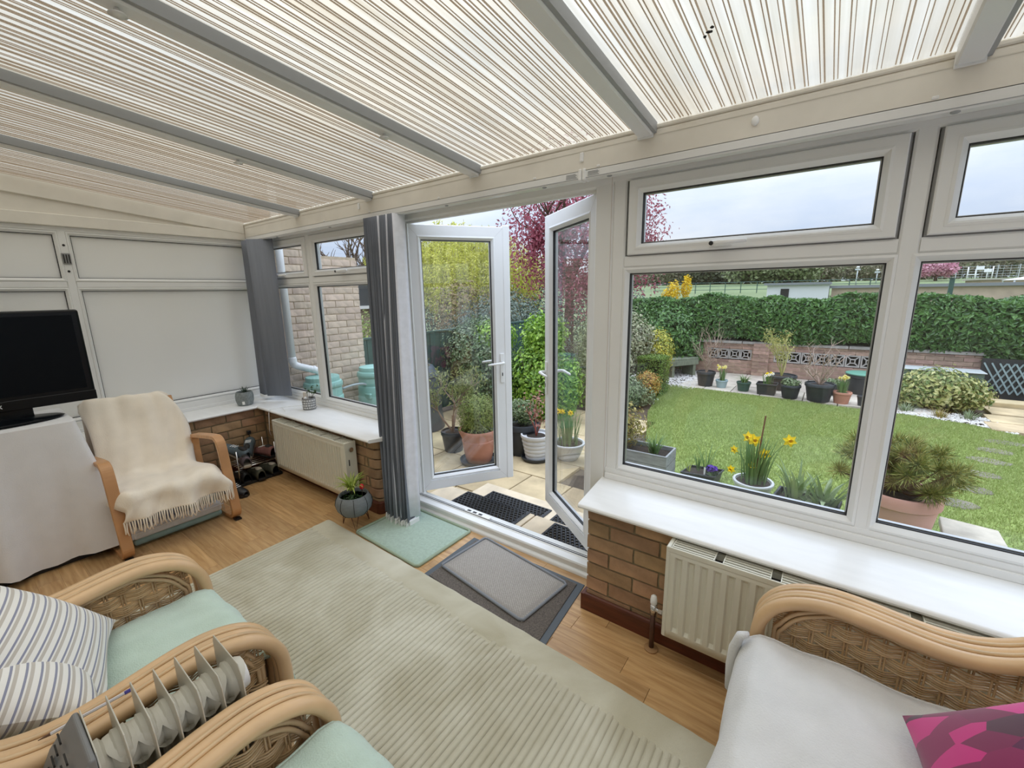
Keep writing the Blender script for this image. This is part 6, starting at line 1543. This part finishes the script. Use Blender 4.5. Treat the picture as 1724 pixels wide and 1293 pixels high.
# green storage box, variegated bush and trellis at the right
K['greenwood'] = mat('green_painted_boards', (.10,.15,.115), .75, var=.12, scale=6)
gb = thing('storage_box', 'green boarded garden storage box behind the variegated bush', 'box', (1.45, 9.55, ZG))
for k in range(4): MB().box(.98, 1.95, 9.40, 9.75, ZG+.01+k*.105, ZG+.11+k*.105).build('board', K['greenwood'], gb, bevel=.004)
MB().box(.96, 1.97, 9.37, 9.78, ZG+.43, ZG+.445).build('lid', mat('pale_lid_edge', (.45,.48,.47), .6), gb, bevel=.004)
K['variegated'] = leafmat('variegated_leaf', [(.09,.15,.03),(.18,.25,.06),(.48,.47,.16),(.60,.57,.26),(.13,.20,.05)], .45, .25)
shrub('variegated_bush', 'yellow and green variegated bush by the pebbles', (1.35,8.6,ZG), [((1.33,8.6,.06),(.48,.38,.30)),((1.05,8.55,-.02),(.28,.28,.2)),((1.62,8.65,.0),(.30,.30,.22))], 6500, .065, K['variegated'], 51, .55)
for k, (x, y, m_) in enumerate(((.98,8.12,K['hebe']),(1.32,7.98,K['goldshrub']),(1.60,8.05,K['hebe']))):
    t = thing('grass_tuft', ('grey green tuft at the pebble edge near the terracotta pot', 'golden tuft on the pebbles in front of the bush', 'grey green tuft on the pebbles near the slabs')[k], 'plant', (x,y,ZG)); blades(60, (x,y,ZG), .14, .010, .9, 60+k, .4, 4, rad=.08).build('leaves', m_, t)
sl_ = thing('garden_light', 'small solar garden light in the pebbles', 'light', (.80,8.05,ZG)); MB().tube([(.80,8.05,ZG),(.80,8.05,ZG+.16)], .012, 8).build('stake', K['chrome'], sl_); MB().lathe([(.03,0),(.035,.01),(.02,.04),(0,.045)], 14, (.80,8.05,ZG+.155)).build('lamp_head', K['whitep'], sl_, smooth=True)
tl_ = thing('trellis_gate', 'grey expanding trellis against a dark panel', 'trellis', (2.35, 9.75, ZG))
MB().box(1.98, 2.85, 9.83, 9.87, ZG, .40).build('dark_panel', K['blackmatt'], tl_)
K['trellis'] = mat('grey_trellis_lath', (.26,.34,.34), .7)
for k in range(7):
    for sg in (1, -1):
        m_ = Matrix.Translation((2.12+k*.085, 9.80+.012*sg, .10)) @ Matrix.Rotation(math.radians(28*sg), 4, 'Y'); MB().box(-.010, .010, -.004, .004, -.27, .27, m_).build('lath', K['trellis'], tl_)
# ================================================================ BORDERS LEFT OF THE LAWN
K['euon'] = leafmat('bright_euonymus_leaf', [(.14,.28,.03),(.26,.44,.05),(.38,.55,.09),(.09,.19,.03)], .35, .25)
shrub('euonymus_bush', 'bright lime green euonymus bush between the two doors', (-3.25,5.05,ZG), [((-3.25,5.05,.35),(.42,.40,.60)),((-3.15,5.0,.95),(.30,.28,.32)),((-3.35,5.1,.0),(.45,.42,.28)),((-2.95,5.1,.25),(.3,.3,.45))], 13000, .062, K['euon'], 71, .55)
K['darkvar'] = leafmat('dark_variegated_leaf', [(.05,.10,.035),(.09,.16,.06),(.30,.36,.20),(.04,.08,.03),(.12,.20,.06)], .4, .2)
shrub('variegated_shrub', 'dark mottled shrub leaning over the green fence', (-4.25,4.9,ZG), [((-4.25,4.9,.62),(.58,.55,.48)),((-3.95,4.9,.35),(.45,.45,.5)),((-4.35,5.1,.9),(.4,.4,.28))], 12000, .05, K['darkvar'], 72, .6, extra=(K['euon'], 900, .06, [((-3.95,4.95,.92),(.3,.3,.25))]))
K['greyleaf'] = leafmat('grey_blue_leaf', [(.07,.10,.07),(.12,.16,.12),(.19,.23,.18)], .5, .15)
shrub('grey_shrub', 'large grey green shrub behind the fence', (-5.6,7.3,ZG), [((-5.6,7.3,.75),(.95,.9,.85)),((-4.9,7.5,.6),(.7,.7,.7)),((-6.3,7.2,.5),(.7,.7,.7))], 11000, .075, K['greyleaf'], 73, .5)
K['olivehedge'] = leafmat('olive_hedge_leaf', [(.12,.15,.05),(.20,.23,.09),(.28,.30,.14),(.10,.12,.04)], .5, .2)
shrub('olive_hedge', 'olive green twiggy hedge seen through the right door glass', (-3.0,6.4,ZG), [((-3.0,6.4,.45),(.42,.55,.75)),((-2.9,6.0,.25),(.35,.45,.5)),((-3.1,6.8,.55),(.40,.5,.7))], 12000, .055, K['olivehedge'], 74, .4)
K['palevar'] = leafmat('pale_variegated_leaf', [(.18,.22,.10),(.42,.42,.25),(.55,.53,.36),(.14,.18,.08),(.30,.27,.20)], .5, .2)
shrub('pale_variegated_shrub', 'tall pale variegated shrub at the lawn corner', (-2.95,7.5,ZG), [((-2.95,7.5,.62),(.42,.42,.58)),((-2.75,7.75,.45),(.33,.33,.5)),((-3.0,7.0,.3),(.38,.4,.55))], 10000, .055, K['palevar'], 75, .55)
shrub('golden_shrub', 'golden yellow shrub beside the clipped box', (-2.62,7.95,ZG), [((-2.55,7.9,.42),(.30,.28,.42))], 3600, .055, leafmat('golden_leaf', [(.30,.36,.05),(.55,.50,.06),(.66,.58,.10),(.16,.24,.05)], .45, .25), 76)
bx_ = thing('clipped_box', 'small clipped box cube beside the lawn', 'shrub', (-2.40,7.32,ZG)); rg = np.random.default_rng(5); n = 7000
P = rg.uniform(-1, 1, (n,3)); ax = rg.integers(0, 3, n); sg = np.where(rg.random(n) < .5, -1, 1); P[np.arange(n), ax] = sg*rg.uniform(.86,1.02,n); N = np.zeros((n,3)); N[np.arange(n), ax] = sg
leafcloud('foliage', leafmat('box_leaf', [(.10,.18,.03),(.17,.27,.045),(.25,.36,.07)], .45, .2), bx_, P*np.array([.215,.215,.325])+np.array([-2.40,7.32,.115]), N, .026, .6, 5, .5)
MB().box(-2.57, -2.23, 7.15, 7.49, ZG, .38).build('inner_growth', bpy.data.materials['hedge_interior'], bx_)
shrub('orange_shrub', 'small orange and yellow leaved shrub at the lawn edge', (-2.27,6.68,ZG), [((-2.27,6.68,.06),(.20,.20,.22))], 2400, .038, leafmat('orange_leaf', [(.45,.22,.04),(.58,.33,.06),(.36,.36,.08),(.30,.12,.04)], .5, .25), 77)
shrub('low_grey_shrub', 'low grey leaved plants along the near border', (-2.35,6.15,ZG), [((-2.4,6.1,.05),(.25,.4,.25)),((-2.3,6.5,-.08),(.22,.3,.15))], 3000, .05, K['hebe'], 78)
shrub('laurel_clump', 'dark laurel growth at the left end of the hedge', (-2.9,9.5,ZG), [((-2.9,9.45,.55),(.65,.5,.65)),((-2.55,9.6,.30),(.4,.35,.4))], 4500, .10, K['laurel'], 79, .45)
# ================================================================ TREES
def tree(name, label, base, h, crown, n, size, m, seed, aspect=.5, trunk=.12, shell=.8, limbs=5, jit=1.0, bark=None, group=None):
    t = thing(name, label, 'tree', base, 0, group); bk = bark or K['bark']
    zc = crown[0][0][2]
    b = MB().tube([(base[0],base[1],base[2]),(base[0]+.05*h*.1,base[1],base[2]+h*.25),(base[0],base[1],base[2]+h*.45)], [trunk,trunk*.8,trunk*.55], 8)
    b.build('trunk', bk, t, smooth=True)
    lb, tips = branches((base[0],base[1],base[2]+h*.35), h*.62, limbs, seed, trunk*.5, .75, 3, levels=2, bend=.22); lb.build('limbs', bk, t)
    P, N = blob_points(crown, n, seed, shell); leafcloud('crown', m, t, P, N, size, aspect, seed, jit); return t
K['plum'] = leafmat('red_plum_leaf', [(.28,.055,.085),(.42,.10,.14),(.52,.18,.22),(.18,.04,.06)], .5, .35)
tree('plum_tree', 'red leaved plum tree filling the doorway view', (-5.9,10.6,ZG), 5.4, [((-5.9,10.4,3.3),(1.55,1.4,2.1)),((-4.8,11.0,3.2),(1.15,1.1,1.7)),((-6.7,10.2,2.9),(1.1,1.1,1.4)),((-5.4,10.5,1.7),(1.4,1.2,1.0)),((-4.2,11.3,2.7),(.8,.8,1.3))], 15000, .10, K['plum'], 81, .5, .16, .95)
wl = thing('willow_tree', 'yellow green weeping willow beyond the fence', 'tree', (-11.6,12.2,-.6))
MB().tube([(-11.6,12.2,-.6),(-11.5,12.2,1.2),(-11.7,12.1,2.6)], [.22,.16,.10], 8).build('trunk', K['bark'], wl, smooth=True)
lb, tips = branches((-11.6,12.2,1.6), 2.0, 7, 82, .07, .9, 3, levels=2); lb.build('limbs', K['bark'], wl)
rw = random.Random(8); P = []; N = []; sb2 = MB()
for k in range(900):
    a = rw.uniform(0,2*PI); q = 3.3*math.sqrt(rw.random()); zt = 4.0-.12*q*q+rw.uniform(-.6,.2); x, y = -11.6+q*math.cos(a), 12.2+q*math.sin(a); L_ = rw.uniform(1.2,min(4.2, zt-.6)); sx, sy = rw.uniform(-.12,.12), rw.uniform(-.12,.12)
    sb2.tube([(x,y,zt),(x+sx*.5,y+sy*.5,zt-L_*.5),(x+sx,y+sy,zt-L_)], .008, 3, cap=False)
    for i in range(52): f = rw.random(); P.append((x+sx*f+rw.gauss(0,.035), y+sy*f+rw.gauss(0,.035), zt-L_*f)); N.append((math.cos(a),math.sin(a),.2))
K['willow'] = leafmat('willow_leaf', [(.52,.54,.06),(.66,.66,.10),(.76,.73,.20),(.42,.46,.06)], .55, .35)
sb2.build('hanging_twigs', bpy.data.materials['broom_stem'], wl); leafcloud('crown', K['willow'], wl, np.array(P), np.array(N), .14, .25, 8, .5)
shrub('garden_shrub', 'pale yellow green shrub outside beyond the brick wing', (-6.0,4.35,ZG), [((-6.0,4.35,.75),(.5,.5,.55))], 1800, .06, K['conifer'], 83, .5)
shrub('brown_shrub', 'rusty brown shrub below the willow', (-8.4,9.0,ZG), [((-8.4,9.0,.9),(1.0,.9,1.0)),((-7.3,9.6,.7),(.9,.9,.9))], 5200, .10, leafmat('rusty_leaf', [(.22,.15,.07),(.30,.22,.10),(.17,.17,.06)], .6, .2), 84)
shrub('hedge_screen', 'long mixed hedge beyond the fence under the willow', (-8.0,12.6,ZG), [((-9.6,12.2,.7),(1.3,.8,1.2)),((-7.6,12.8,.75),(1.4,.8,1.15)),((-5.6,13.2,.6),(1.4,.8,1.1)),((-11.6,11.4,.5),(1.2,.8,1.0)),((-13.2,10.6,.4),(1.0,.8,1.0))], 9000, .11, K['greyleaf'], 87, .5, cat='hedge')
shrub('evergreen_shrub', 'dark evergreen shrub beyond the neighbouring roof', (-15.5,10.5,-.5), [((-15.5,11.5,.6),(1.5,1.5,1.5))], 3800, .16, K['leaf_dark'], 85, .5)
bt = thing('bare_tree', 'leafless tree on the skyline above the brick wing', 'tree', (-27,19.0,-.5)); b, _ = branches((-27,19.0,.5), 4.6, 7, 86, .16, .55, 4, levels=3, bend=.3); b.tube([(-27,19,-.5),(-27,19,.6)], .22, 8); b.build('branches', K['bark'], bt)
# neighbouring bungalow
nb_ = thing('bungalow', 'neighbouring bungalow with a dark tiled roof', 'house', (-13.6,8.6,-.4)); 
MB().box(-16.6,-12.6,7.0,10.2,-.4,1.20).build('wall', K['brick_pale'], nb_)
MB().prism([(6.6,1.18),(10.6,1.18),(8.6,2.25)], lambda u, v, w: (w, u, v), -16.9, -12.3).build('roof', mat('slate_tile', (.055,.06,.07), .7, var=.3, scale=20, stretch=(1,1,6)), nb_)
MB().box(-16.9,-12.28,6.52,6.62,1.12,1.2).box(-12.32,-12.26,6.6,10.6,1.10,1.2).build('gutter', K['upvc'], nb_)
# ================================================================ BEYOND THE HEDGE
hill = lambda y: -.9 + (min(y,66)-14)*.058 + max(0, y-66)*.012
K['meadow'] = mat('meadow_grass', (.17,.215,.095), .95, c2=(.14,.18,.075), scale=.25)
hl = MB().grid(lambda u, v: (-75+150*u, 13.9+120*v**1.3, -.9+(hill(13.9+120*v**1.3)+.9)*min(1, max(0, (-75+150*u+52)/12))), 31, 24).build('meadow', K['meadow'], None, smooth=True); tag(hl, 'rising meadow beyond the hedge', kind='structure')
shb = thing('scrub_hedge', 'long brown green scrub along the far edge of the meadow', 'hedge', (-4,70,hill(70)))
_bl = [((-48+k*3.1, 69+(k % 3)*1.5, hill(70)+.9+.5*math.sin(k*1.7)), (2.4,1.2,1.5+.5*math.sin(k*2.3))) for k in range(27)]
_P, _N = blob_points(_bl, 19000, 77, .8); leafcloud('foliage', leafmat('scrub_leaf', [(.17,.15,.09),(.24,.21,.13),(.14,.17,.07),(.28,.25,.17)], .7, .2), shb, _P, _N, .42, .7, 77, 1.0)
K['far1'] = leafmat('far_olive_tree', [(.16,.17,.08),(.23,.23,.12),(.29,.28,.16)], .7, .2); K['far2'] = leafmat('far_dark_tree', [(.10,.11,.07),(.14,.15,.09),(.18,.19,.12)], .7, .2)
K['far3'] = leafmat('far_brown_tree', [(.23,.19,.14),(.31,.26,.19),(.19,.16,.11)], .7, .2); K['far4'] = leafmat('far_green_tree', [(.15,.19,.08),(.21,.25,.11),(.27,.30,.15)], .7, .2)
rt_ = random.Random(4); far = []
spec = [(-22,74,'far3',5.4,3.6),(-18.5,80,'far1',5.6,3.4),(-15.5,70,'far2',5.6,3.0),(-12.5,72,'far1',5.2,3.0),(-9.6,66,'far4',4.6,2.0),(-7.6,70,'far3',4.4,2.6),(-5.0,66,'far4',4.2,2.2),(-2.0,76,'far1',5.4,3.2),(1.6,84,'far3',5.4,3.4),(4.6,90,'far2',5.8,3.4),(8.4,96,'far3',5.2,3.4),(12.2,100,'far2',5.4,3.4),(17.5,96,'far2',5.6,3.6),(22,98,'far4',5.2,3.4),(27,100,'far3',5.6,4.0),(-27,80,'far2',6.0,4.0)]
names = {'far1':'olive','far2':'dark','far3':'brown','far4':'fresh green'}
order = ['leftmost','second from the left','third from the left','fourth from the left','fifth from the left','sixth from the left','seventh from the left','eighth from the left','ninth from the left','tenth from the left','eleventh from the left','twelfth from the left','fourth from the right','third from the right','second from the right','rightmost']
srt = sorted(range(len(spec)), key=lambda i: spec[i][0]/spec[i][1])
for rank, i in enumerate(srt):
    x, y, mk, h, r = spec[i]; z = hill(y)
    tree('distant_tree', '%s distant tree on the meadow skyline, %s' % (names[mk], order[rank]), (x,y,z), h, [((x,y,z+h*.55),(r*1.1,r,h*.5)),((x+r*.7,y,z+h*.34),(r*.9,r*.8,h*.36)),((x-r*.7,y,z+h*.32),(r*.9,r*.8,h*.34))], 2200, .5, K[mk], 100+i, .7, .2, .9, 4, group='distant trees on the skyline')
tree('cherry_tree', 'pink blossoming cherry tree beyond the brick building', (8.1,63,hill(63)), 2.6, [((8.0,63,hill(63)+1.5),(1.1,1.1,1.1)),((8.9,63,hill(63)+1.2),(.8,.8,.8)),((7.3,63,hill(63)+1.1),(.7,.7,.7))], 2200, .24, leafmat('cherry_blossom', [(.55,.24,.33),(.70,.36,.45),(.78,.48,.56)], .7, .3), 91, .8, .15, .9)
shrub('forsythia', 'bright yellow forsythia standing above the hedge', (-4.25,14.9,hill(14.9)), [((-4.35,14.9,1.40),(.22,.22,.42)),((-3.95,14.9,1.62),(.16,.16,.42)),((-4.6,15.0,1.2),(.2,.2,.35))], 1300, .085, leafmat('forsythia_flower', [(.75,.52,.01),(.85,.64,.02),(.62,.45,.02)], .5, .3), 92, .6, extra=None)
# flat-roofed buildings
wbld = thing('white_hut', 'low white flat roofed building beyond the hedge', 'building', (-2.3,36.4,hill(36)))
MB().box(-4.05,-.45,36.4,41,hill(36),1.72).build('wall', mat('white_render', (.62,.63,.63), .8), wbld); MB().box(-4.25,-.35,36.2,41.2,1.70,1.86).build('roof_edge', mat('grey_roof_edge', (.20,.21,.22), .6), wbld)
MB().box(-3.2,-2.7,36.36,36.42,.6,1.45).build('window', K['dark'], wbld)
br_ = thing('brick_block', 'long low buff brick building with a grey roof edge', 'building', (8,39,hill(38)))
MB().box(-.3,22,38.6,44,hill(38)-.5,1.45).build('wall', mat('buff_far_brick', (.46,.36,.27), .9, var=.1, scale=2), br_); MB().box(-.5,22.2,38.4,44.2,1.43,1.62).build('roof_edge', bpy.data.materials['grey_roof_edge'], br_)
for xx in (2.6, 9.0, 13.0): MB().box(xx, xx+.55, 38.55, 38.62, .75, 1.15).build('window', K['dark'], br_)
br2 = thing('brick_block', 'second buff brick building rising behind with a pale parapet', 'building', (16,52,hill(52)))
MB().box(9.5,30,52,58,hill(52)-.5,1.88).build('wall', bpy.data.materials['buff_far_brick'], br2); MB().box(9.3,30.2,51.8,58.2,1.86,1.97).build('roof_edge', mat('pale_roof_edge', (.42,.38,.33), .7), br2)
K['farmetal'] = mat('pale_painted_steel', (.52,.55,.56), .5)
lpz = hill(60)
for k, (x, y, h, lab) in enumerate(((1.5,58,1.75,'grey lamp post beyond the white hut'),(3.2,60,1.35,'second grey lamp post nearer the cherry tree'))):
    t = thing('lamp_post', lab, 'lamp post', (x,y,hill(y))); MB().tube([(x,y,hill(y)),(x,y,hill(y)+h)], .05, 8).build('post', K['farmetal'], t, smooth=True); MB().box(x-.22, x+.22, y-.1, y+.1, hill(y)+h-.25, hill(y)+h-.1).build('arm', K['farmetal'], t); MB().lathe([(.14,0),(.12,.12),(0,.15)], 10, (x,y,hill(y)+h)).build('lantern', K['whitep'], t, smooth=True)
sg = thing('court_frame', 'white steel goal frame with backboards on the sports court', 'sports frame', (11.1,62,hill(62)))
for dx in (-.9,-.35,.45,.8): MB().tube([(11.1+dx,62,hill(62)),(11.1+dx,62,3.2 if abs(dx) > .5 else 3.0)], .045, 8).build('post', K['whitep'], sg, smooth=True)
for dx, w, z0_, z1_ in ((-.1,.28,2.9,3.25),(.45,.26,2.65,2.95)): MB().box(11.1+dx-w, 11.1+dx+w, 61.9, 62.0, z0_, z1_).build('board', K['whitep'], sg)
MB().tube([(10.2,62,2.45),(11.0,62,2.45)], .03, 8).build('crossbar', K['whitep'], sg)
mf = thing('mesh_fence', 'grey wire mesh fence round the sports court', 'fence', (16,66,hill(66)))
for k in range(14): x = 8.5+k*1.5; MB().tube([(x,66,hill(66)),(x,66,3.45)], .035, 6).build('post', K['farmetal'], mf)
b = MB()
for k in range(5): b.tube([(8.5,66,hill(66)+.2+k*.25),(28,66,hill(66)+.2+k*.25)], .012, 4)
for k in range(40): b.tube([(8.5+k*.49,66,hill(66)),(8.5+k*.49,66,3.4)], .010, 4)
o = b.build('mesh', K['farmetal'], mf); o['kind'] = 'stuff'
gz = thing('gazebo', 'white gazebo roof behind the right end of the hedge', 'gazebo', (10.9,46,hill(46)))
MB().add([(9.6,44.6,1.78),(12.2,44.6,1.78),(12.2,47.4,1.78),(9.6,47.4,1.78),(10.9,46,2.1)], [(0,1,4),(1,2,4),(2,3,4),(3,0,4),(3,2,1,0)]).build('canopy', K['whitep'], gz)
for x, y in ((9.7,44.7),(12.1,44.7),(12.1,47.3),(9.7,47.3)): MB().tube([(x,y,hill(46)),(x,y,1.80)], .05, 6).build('pole', K['whitep'], gz)
gpst = thing('green_post', 'dark green post standing behind the hedge', 'post', (2.60,17.5,hill(17.5))); MB().box(2.55,2.65,17.45,17.55,hill(17.5),1.70).build('shaft', K['greenpot'], gpst, bevel=.01); MB().box(2.54,2.66,17.44,17.56,1.70,1.72).build('cap', K['greenpot'], gpst)
mw = thing('meadow_fence', 'green wire park fence along the meadow', 'fence', (-8,48,hill(48)))
for k in range(16): x = -16+k*1.4; MB().tube([(x,48,hill(48)),(x,48,hill(48)+1.1)], .04, 5).build('post', K['greenpot'], mw)
for zz in (.35,.7,1.05): MB().tube([(-16,48,hill(48)+zz),(5,48,hill(48)+zz)], .025, 4).build('rail', K['greenpot'], mw)
